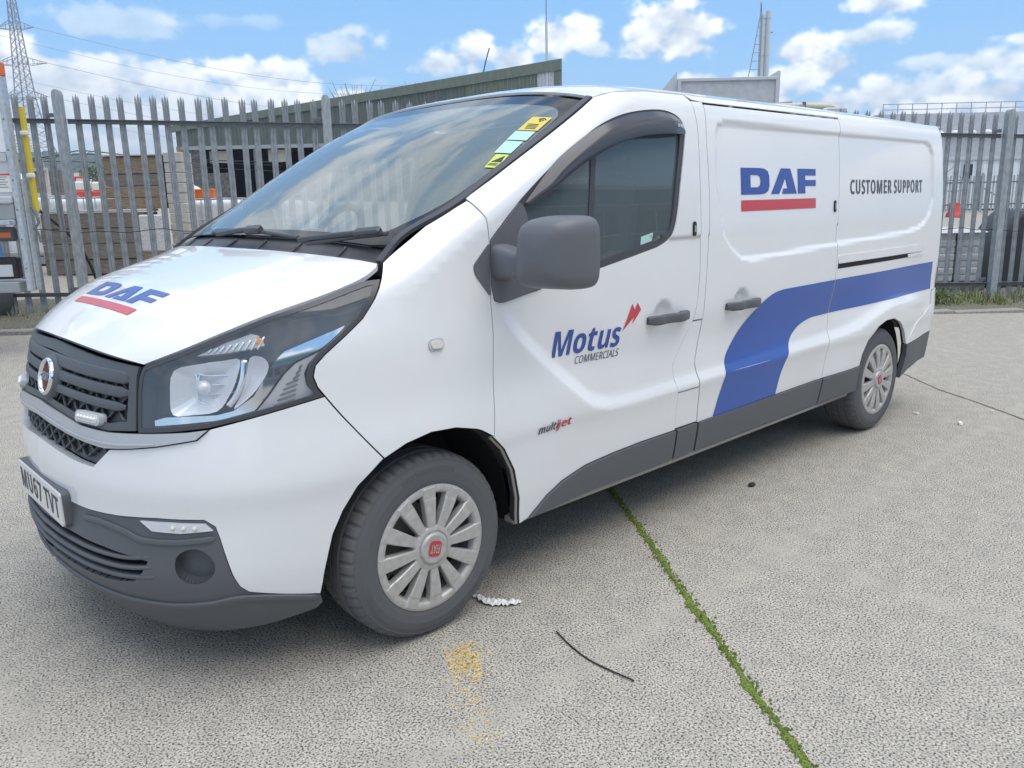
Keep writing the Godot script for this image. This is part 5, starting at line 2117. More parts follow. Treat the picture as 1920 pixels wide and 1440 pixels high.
func timber():
	var rng := RandomNumberGenerator.new()
	rng.seed = 31
	# low wide stack of weathered boards
	var g := gy(2.3, -10.7)
	var a := facing("timber_stack", "low wide stack of dark weathered timber boards behind the fence", "timber", Vector3(1.95, g, -11.0), "", 0.04)
	for k in 4:
		var y := 0.02 + 0.232 * k
		for r in 2:
			part(a, "board", M.grey_timber, Vector3(-0.15 + rng.randf_range(-0.03, 0.03), y, -0.28 * r - 0.20), Vector3(1.42 + rng.randf_range(-0.03, 0.03), y + 0.224, -0.28 * r + 0.03 + rng.randf_range(-0.012, 0.012)), 0.008)
	part(a, "cap_board", M.pale_timber, Vector3(-0.20, 0.955, -0.45), Vector3(1.46, 0.985, 0.06), 0.006)
	# taller stack of browner boards on top of it to the right
	var b := facing("timber_stack", "tall neat stack of brown timber boards with pale sawn ends on the right", "timber", Vector3(2.70, g + 0.99, -10.72))
	for k in 4:
		var y: float = [0.0, 0.17, 0.345, 0.53][k]
		part(b, "board", M.timber if k != 2 else M.grey_timber, Vector3(0.02 + rng.randf_range(-0.02, 0.02), y, -0.55), Vector3(0.93, y + [0.164, 0.168, 0.178, 0.25][k], 0.02 + rng.randf_range(-0.012, 0.012)), 0.008)
	part(b, "top_board", M.pale_timber, Vector3(-0.03, 0.79, -0.60), Vector3(0.98, 0.815, 0.05), 0.005)
	# pale blocks stacked beside it
	var c := facing("block_stack", "narrow column of pale sawn timber blocks right of the brown boards", "timber", Vector3(3.33, g, -9.98))
	for k in 12:
		var y := 0.152 * k
		var o := rng.randf_range(-0.012, 0.012)
		part(c, "block", M.pale_timber, Vector3(0.03 + o, y, -0.40), Vector3(0.31 + o, y + 0.145, 0.0 + rng.randf_range(-0.01, 0.01)), 0.008)
	var d := facing("wrapped_bundle", "bundle in pale plastic film leaning in front of the timber column", "bundle", Vector3(2.92, g, -9.95))
	part(d, "film", M.wrap_white, Vector3(-0.05, 0.35, -0.14), Vector3(0.33, 0.90, 0.0), 0.02)
	part(d, "base", M.timber, Vector3(-0.05, 0.0, -0.14), Vector3(0.33, 0.35, -0.01), 0.01)


func tote(label: String, p: Vector3, w: float) -> Node3D:
	var o := facing("bulk_container", label, "container", p, "white caged bulk containers behind the fence")
	part(o, "pallet", M.grey_paint, Vector3(0, 0, -1.0), Vector3(w, 0.12, 0.0), 0.01)
	var st := mb()
	var rings := []
	for e in [[0.13, 0.86], [0.16, 0.97], [0.24, 1.0], [0.40, 1.0], [0.46, 0.975], [0.52, 1.0], [0.74, 1.0], [0.80, 0.975], [0.86, 1.0], [1.0, 1.0], [1.07, 0.96], [1.10, 0.85]]:
		var ring := []
		for q in rrect((w - 0.06) * e[1], 0.94 * e[1], 0.11, 4):
			ring.append(Vector3(w / 2 + q.x, e[0], -0.5 + q.y))
		rings.append(ring)
	loft(st, rings)
	build(st, "bottle", M.tote_plastic, o)
	st = mb()
	lathe(st, [Vector2(0.11, 0.0), Vector2(0.11, 0.04), Vector2(0.0, 0.045)], 20, Transform3D(Basis(Vector3(1, 0, 0), -PI / 2), Vector3(w / 2, 1.10, -0.5)))
	build(st, "lid", M.grey_paint, o)
	for k in 7:
		st = mb()
		var x := w * k / 6.0
		tube(st, [Vector3(x, 0.12, 0.0), Vector3(x, 1.12, 0.0)], 0.009, 6)
		build(st, "cage_bar", M.light_grey, o)
	for y in [0.2, 0.48, 0.78, 1.12]:
		st = mb()
		tube(st, [Vector3(0, y, 0.012), Vector3(w, y, 0.012)], 0.011, 6)
		build(st, "cage_rail", M.light_grey, o)
		if y > 1.0:
			st = mb()
			tube(st, [Vector3(0, y, 0.0), Vector3(0, y, -1.0), Vector3(w, y, -1.0), Vector3(w, y, 0.0)], 0.012, 6)
			build(st, "cage_rim", M.light_grey, o)
	return o


func totes():
	tote("white caged bulk container left of the timber, with the slatted crate on it", Vector3(1.45, gy(1.45, -13.2) + 0.0, -13.15), 1.15)
	tote("white caged bulk container directly behind the brown timber stack", Vector3(2.30, gy(2.3, -12.3), -12.36), 1.15)
	tote("white caged bulk container below the orange bin, close to the windscreen", Vector3(3.90, gy(3.9, -10.85), -10.85), 1.0)
	tote("white caged bulk container half hidden by the windscreen pillar", Vector3(4.66, gy(4.6, -10.1), -10.14), 1.0)


func clutter():
	var rng := RandomNumberGenerator.new()
	rng.seed = 33
	# slatted crate on the left container
	var c := facing("slatted_crate", "brown slatted wooden crate on top of the left bulk container", "crate", Vector3(2.15, gy(1.45, -13.2) + 1.13, -13.12), "", -0.1)
	for x in [0.0, 0.40]:
		part(c, "upright", M.pale_timber, Vector3(x, 0.0, -0.03), Vector3(x + 0.05, 0.46, 0.02), 0.004)
	for y in [0.0, 0.41]:
		part(c, "cross_rail", M.pale_timber, Vector3(0, y, 0.02), Vector3(0.45, y + 0.05, 0.04), 0.004)
	for k in 5:
		part(c, "slat", M.timber, Vector3(0.06 + 0.07 * k, 0.04, -0.02), Vector3(0.115 + 0.07 * k, 0.42, 0.0), 0.003)
	part(c, "back", M.grey_timber, Vector3(0, 0, -0.42), Vector3(0.45, 0.44, -0.40), 0.003)
	# road barriers further back
	for k in 3:
		var p := Vector3(4.75 + 0.42 * k, 0, -22.1 + 0.39 * k)
		p.y = gy(p.x, p.z)
		var o := facing("road_barrier", ["white and red road barrier at the left of the three far barriers", "white and red road barrier in the middle, with a red handle on top", "white and red road barrier at the right of the three far barriers"][k], "barrier", p, "road barriers beyond the totes")
		part(o, "red_base", M.red_plastic, Vector3(0, 0, -0.3), Vector3(0.54, 1.02, 0.0), 0.03)
		part(o, "white_top", M.off_white, Vector3(0.02, 1.02, -0.26), Vector3(0.52, 1.27, -0.03), 0.04)
		if k == 1:
			var st := mb()
			tube(st, [Vector3(0.12, 1.27, -0.12), Vector3(0.15, 1.38, -0.12), Vector3(0.39, 1.38, -0.12), Vector3(0.42, 1.27, -0.12)], 0.03, 8)
			build(st, "handle", M.red_plastic, o)
	# white car roofs left of the barriers
	var v := facing("parked_car", "white car seen small through the fence left of the barriers", "car", Vector3(3.6, gy(3.6, -23.5), -23.3))
	var s := mb()
	prism(s, V([0, 0.3, 0.02, 0.75, 0.12, 0.95, 0.8, 1.02, 1.3, 1.45, 2.7, 1.48, 3.3, 1.05, 3.9, 0.95, 4.0, 0.35]), -1.6, 0.0, Transform3D(Basis.IDENTITY, Vector3(-2.6, 0, 0)))
	build(s, "car_body", M.white_paint, v)
	s = mb()
	prism(s, V([0.95, 1.04, 1.36, 1.40, 2.65, 1.42, 3.15, 1.06]), 0.0, 0.01, Transform3D(Basis.IDENTITY, Vector3(-2.6, 0, 0)))
	build(s, "car_window", M.black_gloss, v)
	for x in [-1.9, 0.6]:
		s = mb()
		lathe(s, [Vector2(0.0, 0.02), Vector2(0.3, 0.02), Vector2(0.32, -0.18)], 20, at(x, 0.32, 0))
		build(s, "wheel", M.tyre_rubber, v)
	# orange bin with a white sack in it, on the right containers
	var b := facing("orange_bin", "orange plastic bin standing on the right bulk containers", "bin", Vector3(4.08, gy(3.9, -10.85) + 1.135, -11.45))
	var st := mb()
	var rings := []
	for e in [[0.0, 0.88], [0.02, 0.9], [0.13, 0.98], [0.13, 1.03], [0.16, 1.03], [0.16, 0.95], [0.05, 0.86]]:
		var ring := []
		for q in rrect(0.64 * e[1], 0.42 * e[1], 0.05, 3):
			ring.append(Vector3(0.32 + q.x, e[0], -0.2 + q.y))
		rings.append(ring)
	loft(st, rings)
	build(st, "tub", M.orange_plastic, b)
	for k in 5:
		part(b, "rib", M.orange_plastic, Vector3(0.05 + 0.13 * k, 0.02, 0.0), Vector3(0.07 + 0.13 * k, 0.13, 0.022), 0.004)
	st = mb()
	var sack := []
	for e in [[0.0, 0.10], [0.05, 0.15], [0.10, 0.14], [0.15, 0.10], [0.19, 0.05], [0.20, 0.01]]:
		var ring := []
		for k in 14:
			var t := TAU * k / 14
			var r: float = e[1] * (1.0 + 0.22 * sin(t * 3.0 + e[0] * 20.0))
			ring.append(Vector3(cos(t) * r * 1.2 + e[0] * -0.3, e[0], sin(t) * r))
		sack.append(ring)
	loft(st, sack)
	var sk := facing("sack", "crumpled white sack sitting in the orange bin", "sack", b.position + Basis(Vector3.UP, FACE) * Vector3(0.20, 0.05, -0.2))
	build(st, "sack_film", M.paper, sk)
	# red and white board behind it
	var rb := facing("striped_board", "small red and white striped board above the orange bin", "board", Vector3(4.35, gy(4.3, -13.0) + 1.35, -13.2))
	for k in 5:
		part(rb, "stripe", M.red_plastic if k % 2 == 0 else M.paper, Vector3(-0.14, 0.045 * k, 0), Vector3(0.06, 0.045 * k + 0.045, 0.01))
	part(rb, "post", M.grey_paint, Vector3(-0.07, -1.35, -0.03), Vector3(-0.03, 0.2, -0.002))
	# blue drum behind the tail lift
	var dr := thing("drum", "blue plastic drum half hidden behind the lorry tail", "drum", Vector3(0.35, gy(0.4, -7.9), -7.95))
	st = mb()
	lathe(st, [Vector2(0.0, 0.0), Vector2(0.27, 0.0), Vector2(0.29, 0.04), Vector2(0.29, 0.30), Vector2(0.305, 0.32), Vector2(0.29, 0.34), Vector2(0.29, 0.60), Vector2(0.305, 0.62), Vector2(0.29, 0.64), Vector2(0.285, 0.88), Vector2(0.25, 0.92), Vector2(0.0, 0.92)], 28, Transform3D(Basis(Vector3(1, 0, 0), -PI / 2), Vector3.ZERO))
	build(st, "barrel", M.blue_drum, dr)


func tail_lift():
	# the near rear corner of a lorry body at the left edge of the view
	var t := facing("lorry_tail", "rear corner of a grey lorry body with orange capped aluminium post at the left edge", "lorry", Vector3(0.335, 0, -5.50), "", 0.0)
	part(t, "corner_post", M.aluminium, Vector3(-0.022, 0.75, -0.06), Vector3(0.030, 2.62, 0.03), 0.006)
	part(t, "post_cap", M.orange_plastic, Vector3(-0.024, 2.62, -0.062), Vector3(0.032, 2.735, 0.032), 0.008)
	part(t, "post_flange", M.aluminium, Vector3(0.032, 0.75, -0.10), Vector3(0.044, 1.75, -0.03), 0.003)
	for k in 7:
		part(t, "rivet", M.rail_steel, Vector3(-0.004, 0.95 + 0.26 * k, 0.030), Vector3(0.010, 0.964 + 0.26 * k, 0.035), 0.002)
	part(t, "white_panel", M.white_cladding, Vector3(-2.4, 1.98, -0.05), Vector3(-0.026, 2.70, 0.0), 0.004)
	part(t, "maker_plate", M.light_grey, Vector3(-0.20, 1.90, 0.0), Vector3(-0.040, 1.97, 0.006), 0.002)
	part(t, "lower_panel", M.light_grey, Vector3(-2.4, 1.60, -0.05), Vector3(-0.026, 1.978, -0.002), 0.004)
	part(t, "notice", M.paper, Vector3(-0.24, 1.635, 0.0), Vector3(-0.032, 1.80, 0.003))
	part(t, "notice_header", M.red_plastic, Vector3(-0.235, 1.782, 0.003), Vector3(-0.036, 1.797, 0.0045))
	for k in 5:
		part(t, "notice_line", M.grey_vinyl, Vector3(-0.22, 1.765 - 0.022 * k, 0.003), Vector3(-0.060 - 0.02 * (k % 2), 1.770 - 0.022 * k, 0.0045))
	part(t, "ledge", M.light_grey, Vector3(-2.4, 1.535, -0.05), Vector3(-0.026, 1.60, 0.06), 0.01)
	part(t, "platform", M.grey_paint, Vector3(-2.4, 1.395, -0.05), Vector3(-0.026, 1.533, 0.045), 0.006)
	part(t, "platform_edge", M.aluminium, Vector3(-2.4, 1.345, -0.05), Vector3(-0.026, 1.393, 0.07), 0.006)
	for k in 4:
		part(t, "edge_bolt", M.rail_steel, Vector3(-0.058 + 0.016 * (k % 2), 1.355 + 0.018 * (k / 2), 0.07), Vector3(-0.050 + 0.016 * (k % 2), 1.363 + 0.018 * (k / 2), 0.075))
	part(t, "lamp_bracket", M.dark_plastic, Vector3(-2.4, 1.20, -0.09), Vector3(-0.09, 1.33, -0.03), 0.02)
	var id := part(t, "number_strip", M.orange_plastic, Vector3(-0.30, 1.235, -0.03), Vector3(-0.125, 1.280, -0.024))
	part(t, "inner_post", M.grey_paint, Vector3(-0.055, 0.80, -0.12), Vector3(-0.024, 1.345, -0.05), 0.003)
	part(t, "lamp_box", M.black_gloss, Vector3(-0.34, 0.86, -0.10), Vector3(-0.105, 1.06, -0.02), 0.012)
	part(t, "lamp_glass", M.louver_silver, Vector3(-0.34, 0.88, -0.02), Vector3(-0.15, 0.99, -0.012), 0.004)
	part(t, "under_beam", M.grey_paint, Vector3(-2.4, 0.735, -0.30), Vector3(-0.09, 0.835, 0.03), 0.008)
	part(t, "box_body", M.light_grey, Vector3(-5.4, 1.60, -3.8), Vector3(-2.42, 3.4, 0.0), 0.01)
	var yr := part(t, "strap_rail", M.yellow_paint, Vector3(0.058, 1.46, -0.17), Vector3(0.092, 2.38, -0.12), 0.004)
	for y in [1.78, 2.15]:
		part(t, "rail_clip", M.paper, Vector3(0.052, y - 0.018, -0.125), Vector3(0.125, y + 0.018, -0.095), 0.006)
	var st := mb()
	tube(st, [Vector3(0.06, 1.50, -0.10), Vector3(0.10, 1.43, -0.09), Vector3(0.11, 1.36, -0.09), Vector3(0.07, 1.31, -0.09), Vector3(0.10, 1.24, -0.09), Vector3(0.105, 1.18, -0.09)], 0.012, 8)
	build(st, "latch_hook", M.rail_steel, t)
	for x in [-1.8, -0.9]:
		st = mb()
		lathe(st, [Vector2(0, 0.0), Vector2(0.2, 0.0), Vector2(0.22, 0.05), Vector2(0.46, 0.05), Vector2(0.48, 0.0), Vector2(0.48, -0.25), Vector2(0, -0.25)], 28, at(x - 0.7, gy(0.3, -5.5) + 0.47, -1.3))
		build(st, "wheel", M.tyre_rubber, t)


func right_yard():
	var rng := RandomNumberGenerator.new()
	rng.seed = 37
	# pallet of white film wrapped sacks just behind the fence
	var px := Vector3(10.72, 0, -1.42)
	px.y = gy(px.x, px.z)
	var p := facing("sack_pallet", "pallet of sacks wrapped in white film behind the right end of the fence", "pallet", px)
	part(p, "pallet_base", M.grey_timber, Vector3(0, 0, -0.9), Vector3(0.80, 0.12, 0.0), 0.006)
	for k in 7:
		for j in 2:
			var st := mb()
			var rings := []
			var y0 := 0.13 + 0.098 * k
			for e in [[0.0, 0.2, 0.35], [0.025, 0.8, 0.8], [0.06, 0.97, 1.0], [0.2, 1.0, 1.0], [0.34, 0.97, 1.0], [0.38, 0.8, 0.8], [0.405, 0.2, 0.35]]:
				var ring := []
				for q in rrect(0.84 * e[1], 0.114 * e[2], 0.030 * e[2], 3):
					ring.append(Vector3(0.0 + 0.405 * j + e[0] + rng.randf_range(-0.003, 0.003), y0 + 0.05 + q.y, -0.45 + q.x * (1.0 + 0.02 * (k % 2))))
				rings.append(ring)
			loft(st, rings)
			build(st, "sack", M.wrap_white, p)
	var top := mb()
	loft(top, [oval(Vector3(0.41, 0.82, -0.45), 0.43, 0.47), oval(Vector3(0.41, 0.85, -0.45), 0.38, 0.42), oval(Vector3(0.38, 0.89, -0.45), 0.18, 0.22)])
	build(top, "top_sheet", M.wrap_white, p)
	# black bulk bag right of it
	var bp := Vector3(11.72, 0, -0.95)
	bp.y = gy(bp.x, bp.z)
	var b := facing("bulk_bag", "sagging black bulk bag at the right edge behind the fence", "bag", bp)
	var st2 := mb()
	var rr := []
	for e in [[0.0, 0.36, 0.0], [0.1, 0.42, 0.0], [0.4, 0.42, 0.02], [0.75, 0.36, 0.05], [1.0, 0.26, 0.10], [1.12, 0.14, 0.13]]:
		var ring := []
		for q in rrect(e[1] * 2, 0.8, 0.1, 3):
			ring.append(Vector3(0.42 + e[2] + q.x * (1.0 + rng.randf_range(-0.02, 0.02)), e[0], -0.4 + q.y))
		rr.append(ring)
	loft(st2, rr)
	build(st2, "bag_body", M.dark_bag, b)
	# vehicle whose roof gear shows over the van
	var vp := Vector3(11.35, 0, -3.45)
	vp.y = gy(vp.x, vp.z)
	var v := facing("works_truck", "white works truck behind the fence, its roof tubes and light bar above the van", "truck", vp)
	part(v, "cab", M.white_paint, Vector3(-2.4, 0.45, -1.9), Vector3(0.38, 2.35, -0.1), 0.12)
	part(v, "cab_window", M.black_gloss, Vector3(-1.0, 1.35, -0.099), Vector3(0.2, 2.0, -0.092), 0.002)
	for x in [-1.9, 0.0]:
		var s := mb()
		lathe(s, [Vector2(0, 0.0), Vector2(0.2, 0.0), Vector2(0.36, 0.01), Vector2(0.38, -0.22), Vector2(0, -0.22)], 24, at(x, 0.38, -0.09))
		build(s, "wheel", M.tyre_rubber, v)
	var s2 := mb()
	tube(s2, [Vector3(-0.95, 2.70, -0.35), Vector3(-0.2, 2.70, -0.35), Vector3(0.22, 2.68, -0.35), Vector3(0.34, 2.64, -0.35)], 0.060, 14)
	build(s2, "roof_tube", M.beige, v)
	part(v, "tube_band", M.grey_timber, Vector3(-0.25, 2.54, -0.42), Vector3(-0.20, 2.77, -0.28), 0.01)
	part(v, "roof_tray", M.beige, Vector3(-1.1, 2.53, -0.50), Vector3(0.12, 2.66, -0.30), 0.02)
	part(v, "light_bar", M.light_grey, Vector3(0.10, 2.53, -0.45), Vector3(0.35, 2.68, -0.27), 0.03)
	part(v, "light_bar_base", M.dark_plastic, Vector3(-0.2, 2.48, -0.45), Vector3(0.36, 2.53, -0.25), 0.01)
	s2 = mb()
	ball(s2, Vector3(0.10, 2.63, -0.27), Vector3(0.035, 0.03, 0.02))
	build(s2, "lamp", M.paper, v)
	s2 = mb()
	tube(s2, [Vector3(-1.15, 2.74, -0.6), Vector3(-0.33, 2.80, -0.6)], 0.018, 8)
	build(s2, "roof_bar", M.grey_paint, v)
	part(v, "rack_end", M.light_grey, Vector3(0.38, 2.40, -0.5), Vector3(0.47, 2.66, -0.3), 0.008)
	# tall grey hopper whose flared top shows over the van
	var hp := Vector3(16.0, 0, -9.6)
	hp.y = gy(hp.x, hp.z)
	var h := facing("hopper", "tall grey steel hopper with flared corners rising behind the van roof", "hopper", hp)
	var y := 4.30 - hp.y
	part(h, "front_panel", M.grey_cladding, Vector3(0.02, y - 1.6, -0.08), Vector3(2.40, y - 0.06, -0.02), 0.0)
	part(h, "top_rim", M.light_grey, Vector3(-0.03, y - 0.075, -0.10), Vector3(2.45, y, 0.03), 0.008)
	for k in 2:
		part(h, "side_post", M.light_grey, Vector3(-0.03 + 2.42 * k, y - 1.6, -0.10), Vector3(0.05 + 2.42 * k, y - 0.07, 0.03), 0.006)
	var s3 := mb()
	prism(s3, V([-0.04, y - 1.0, -0.04, y + 0.17, -0.55, y - 0.42, -0.95, y - 0.55, -0.95, y - 1.0]), -0.10, -0.06)
	build(s3, "left_wing", M.light_grey, h)
	s3 = mb()
	prism(s3, V([2.46, y - 0.9, 2.46, y - 0.02, 2.18, y - 0.01, 2.46, y + 0.14, 2.50, y + 0.11, 2.49, y - 0.9]), -0.04, 0.0)
	build(s3, "right_wing", M.light_grey, h)
	part(h, "bin", M.grey_cladding, Vector3(0.02, y - 1.9, -2.2), Vector3(2.40, y - 0.9, -0.09), 0.0)
	for k in 4:
		part(h, "leg", M.grey_paint, Vector3(0.05 + 2.2 * (k % 2), 0, -2.0 + 1.7 * (k / 2)), Vector3(0.20 + 2.2 * (k % 2), y - 1.6, -1.85 + 1.7 * (k / 2)), 0.01)


func oval(c: Vector3, rx: float, rz: float) -> Array:
	var o := []
	for q in rrect(rx * 2, rz * 2, minf(rx, rz) * 0.4, 3):
		o.append(c + Vector3(q.x, 0, q.y))
	return o


# ---------------------------------------------------------------- buildings and the far view
func build_far():
	shed()
	chimney()
	right_buildings()
	pylon()
	tank_and_hills()
	opposite()


func ribbed(lo: Vector3, hi_y: Callable, x1: float, pitch: float, depth: float, m: Material, called: String, parent: Node):
	# trapezoid sheet standing in the local xy plane, its top following hi_y(x)
	var st := mb()
	var x := lo.x
	while x < x1 - 0.001:
		var w := minf(pitch, x1 - x)
		var xs := [x, x + w * 0.42, x + w * 0.52, x + w * 0.90, x + w]
		var zs := [0.0, 0.0, depth, depth, 0.0]
		for k in 4:
			quad(st, Vector3(xs[k], lo.y, lo.z + zs[k]), Vector3(xs[k + 1], lo.y, lo.z + zs[k + 1]), Vector3(xs[k + 1], hi_y.call(xs[k + 1]), lo.z + zs[k + 1]), Vector3(xs[k], hi_y.call(xs[k]), lo.z + zs[k]))
		x += w
	return build(st, called, m, parent)


func shed():
	var g := gy(16.3, -43.3)
	var s := facing("green_shed", "long green clad industrial shed with sloping roof edge and open dark bays", "building", Vector3(16.85, 0, -43.7))
	var W := 21.35
	var roof := func(x: float) -> float: return 5.86 + x * 0.1405
	var under := func(x: float) -> float: return roof.call(x) - 0.34 - 0.011 * x
	ribbed(Vector3(0.05, 4.75, 0.0), under, 16.15, 0.21, 0.035, M.green_cladding_dark, "dark_cladding", s)
	ribbed(Vector3(16.15, 4.75, 0.01), under, 20.02, 0.21, 0.035, M.green_cladding, "green_cladding", s)
	ribbed(Vector3(20.02, 4.75, 0.02), under, 20.92, 0.18, 0.035, M.grey_cladding, "pale_cladding", s)
	part(s, "end_trim", M.green_cladding, Vector3(20.92, 4.75, -0.05), Vector3(W, under.call(W), 0.07), 0.01)
	var st := mb()
	prism(st, PackedVector2Array([Vector2(-0.35, under.call(-0.35)), Vector2(W, under.call(W)), Vector2(W, roof.call(W)), Vector2(-0.35, roof.call(-0.35))]), -0.05, 0.12)
	build(st, "verge_trim", M.green_cladding, s)
	st = mb()
	prism(st, PackedVector2Array([Vector2(-0.35, roof.call(-0.35) - 0.12), Vector2(W, roof.call(W) - 0.12), Vector2(W, roof.call(W) - 0.02), Vector2(-0.35, roof.call(-0.35) - 0.02)]), -24.0, -0.06)
	build(st, "roof", M.green_cladding_dark, s)
	part(s, "lintel", M.grey_paint, Vector3(0.0, 4.55, -0.10), Vector3(W, 4.745, 0.04), 0.01)
	# wall pieces and steel columns of the open front
	part(s, "end_wall", M.old_wall, Vector3(0.45, g - 0.3, -0.3), Vector3(1.5, 4.55, -0.06), 0.0)
	part(s, "timber_post", M.timber, Vector3(0.02, g - 0.3, -0.2), Vector3(0.30, 4.75, 0.05), 0.01)
	part(s, "rendered_panel", M.old_wall, Vector3(1.5, g - 0.3, -0.4), Vector3(2.7, 3.3, -0.1), 0.0)
	for k in 5:
		part(s, "column", M.rail_steel, Vector3(4.2 + 3.9 * k, g - 0.3, -0.35), Vector3(4.55 + 3.9 * k, 4.55, -0.08), 0.02)
	for k in 2:
		part(s, "upper_panel", M.beige, Vector3(1.6 + 3.3 * k, 3.85, -0.62), Vector3(2.7 + 3.2 * k, 4.5, -0.52), 0.0)
	part(s, "back_wall", M.dark_void, Vector3(0, g - 0.3, -24.0), Vector3(W, 8.7, -23.8))
	part(s, "left_wall", M.dark_void, Vector3(0, g - 0.3, -23.8), Vector3(0.2, 5.6, -0.31))
	part(s, "right_wall", M.green_cladding_dark, Vector3(W - 0.2, g - 0.3, -23.8), Vector3(W, 8.6, -0.06))
	for k in 4:
		st = mb()
		tube(st, [Vector3(3.0 + 2.2 * k, 2.4 + 0.35 * (k % 2), -6.0), Vector3(5.5 + 2.2 * k, 3.4 - 0.3 * (k % 2), -6.0)], 0.09, 6)
		build(st, "brace", M.rail_steel, s)
	part(s, "store_rack", M.grey_paint, Vector3(4.4, g - 0.2, -5.0), Vector3(9.0, g + 1.4, -4.0), 0.05)
	part(s, "blue_crate", M.blue_drum, Vector3(4.9, g + 0.1, -2.6), Vector3(6.4, g + 0.75, -1.8), 0.05)
	part(s, "hanging_light", M.off_white, Vector3(6.9, 3.15, -4.0), Vector3(7.3, 3.35, -3.8), 0.03)
	# rusty hood at the ridge end
	var r := facing("rusty_hood", "rusty square vent hood on the high end of the green shed", "vent", Vector3(31.95, 0, -29.98))
	part(r, "rear_box", M.rust, Vector3(-0.20, 7.45, -0.6), Vector3(0.36, 8.28, 0.0), 0.02)
	part(r, "lower_box", M.pale_timber, Vector3(-0.10, 6.9, -0.4), Vector3(0.28, 7.44, 0.02), 0.02)
	part(r, "rear_cap", M.rail_steel, Vector3(-0.22, 8.28, -0.62), Vector3(0.40, 8.36, 0.03), 0.01)
	st = mb()
	prism(st, V([0.42, 7.35, 0.80, 7.52, 0.84, 8.50, 0.46, 8.42]), -0.5, 0.0)
	build(st, "front_box", M.rust, r)
	st = mb()
	prism(st, V([0.40, 8.42, 0.86, 8.50, 0.93, 8.62, 0.90, 8.85, 0.72, 8.70, 0.50, 8.50]), -0.5, 0.03)
	build(st, "hood_flap", M.rail_steel, r)
	part(r, "frame_post", M.rail_steel, Vector3(0.37, 6.9, -0.05), Vector3(0.43, 8.42, 0.05), 0.01)
	part(r, "small_post", M.rail_steel, Vector3(0.16, 8.36, -0.1), Vector3(0.21, 8.72, -0.05), 0.005)
	st = mb()
	prism(st, V([0.52, 6.95, 0.62, 7.05, 0.72, 7.28, 0.66, 6.95]), -0.2, -0.1)
	build(st, "orange_cowl", M.orange_plastic, r)
	# mast at the same corner
	var m := thing("mast", "slim grey pole mast rising from the high corner of the green shed", "mast", Vector3(31.85, 0, -29.66))
	st = mb()
	tube(st, [Vector3(0, 2.0, 0), Vector3(0, 10.75, 0)], 0.068, 10)
	build(st, "pole", M.pale_flue, m)
	st = mb()
	tube(st, [Vector3(0, 10.75, 0), Vector3(0, 15.0, 0)], 0.028, 8)
	build(st, "aerial", M.pylon_steel, m)
	var an := thing("aerial_rod", "short dark leaning aerial rod on the roof edge of the green shed", "aerial", Vector3(29.64, 8.20, -32.40))
	st = mb()
	tube(st, [Vector3.ZERO, Vector3(0.10, 0.35, 0.01), Vector3(0.22, 0.68, 0.0), Vector3(0.33, 1.02, 0.02), Vector3(0.50, 1.42, 0.02)], 0.032, 8)
	build(st, "rod", M.black_cable, an)
	# bare tree tops behind the roof
	var rng := RandomNumberGenerator.new()
	rng.seed = 61
	for k in 2:
		var tr := facing("bare_tree", ["wider leafless tree whose twigs show over the shed roof", "narrower leafless tree just right of the wider one over the shed roof"][k], "tree", Vector3(36.0 + 3.4 * k, gy(36, -52), -55.0 + 3.2 * k))
		st = mb()
		tube(st, [Vector3(0, 0, 0), Vector3(0.1, 4.0, 0), Vector3(0, 6.5, 0)], [0.22, 0.16, 0.08], 7)
		build(st, "trunk", M.grey_timber, tr)
		st = mb()
		for j in 26 - 12 * k:
			var a := rng.randf_range(-1.0, 1.0)
			var b0 := Vector3(a * 0.5, rng.randf_range(4.5, 6.2), rng.randf_range(-0.5, 0.5))
			var top := Vector3(a * (2.3 - k), rng.randf_range(7.6, 8.75), rng.randf_range(-1, 1))
			tube(st, [b0, b0.lerp(top, 0.5) + Vector3(rng.randf_range(-0.15, 0.15), 0.2, 0), top], [0.05, 0.03, 0.012], 5, false)
		tag(build(st, "twigs", M.grey_timber, tr), "", "", "", "stuff")


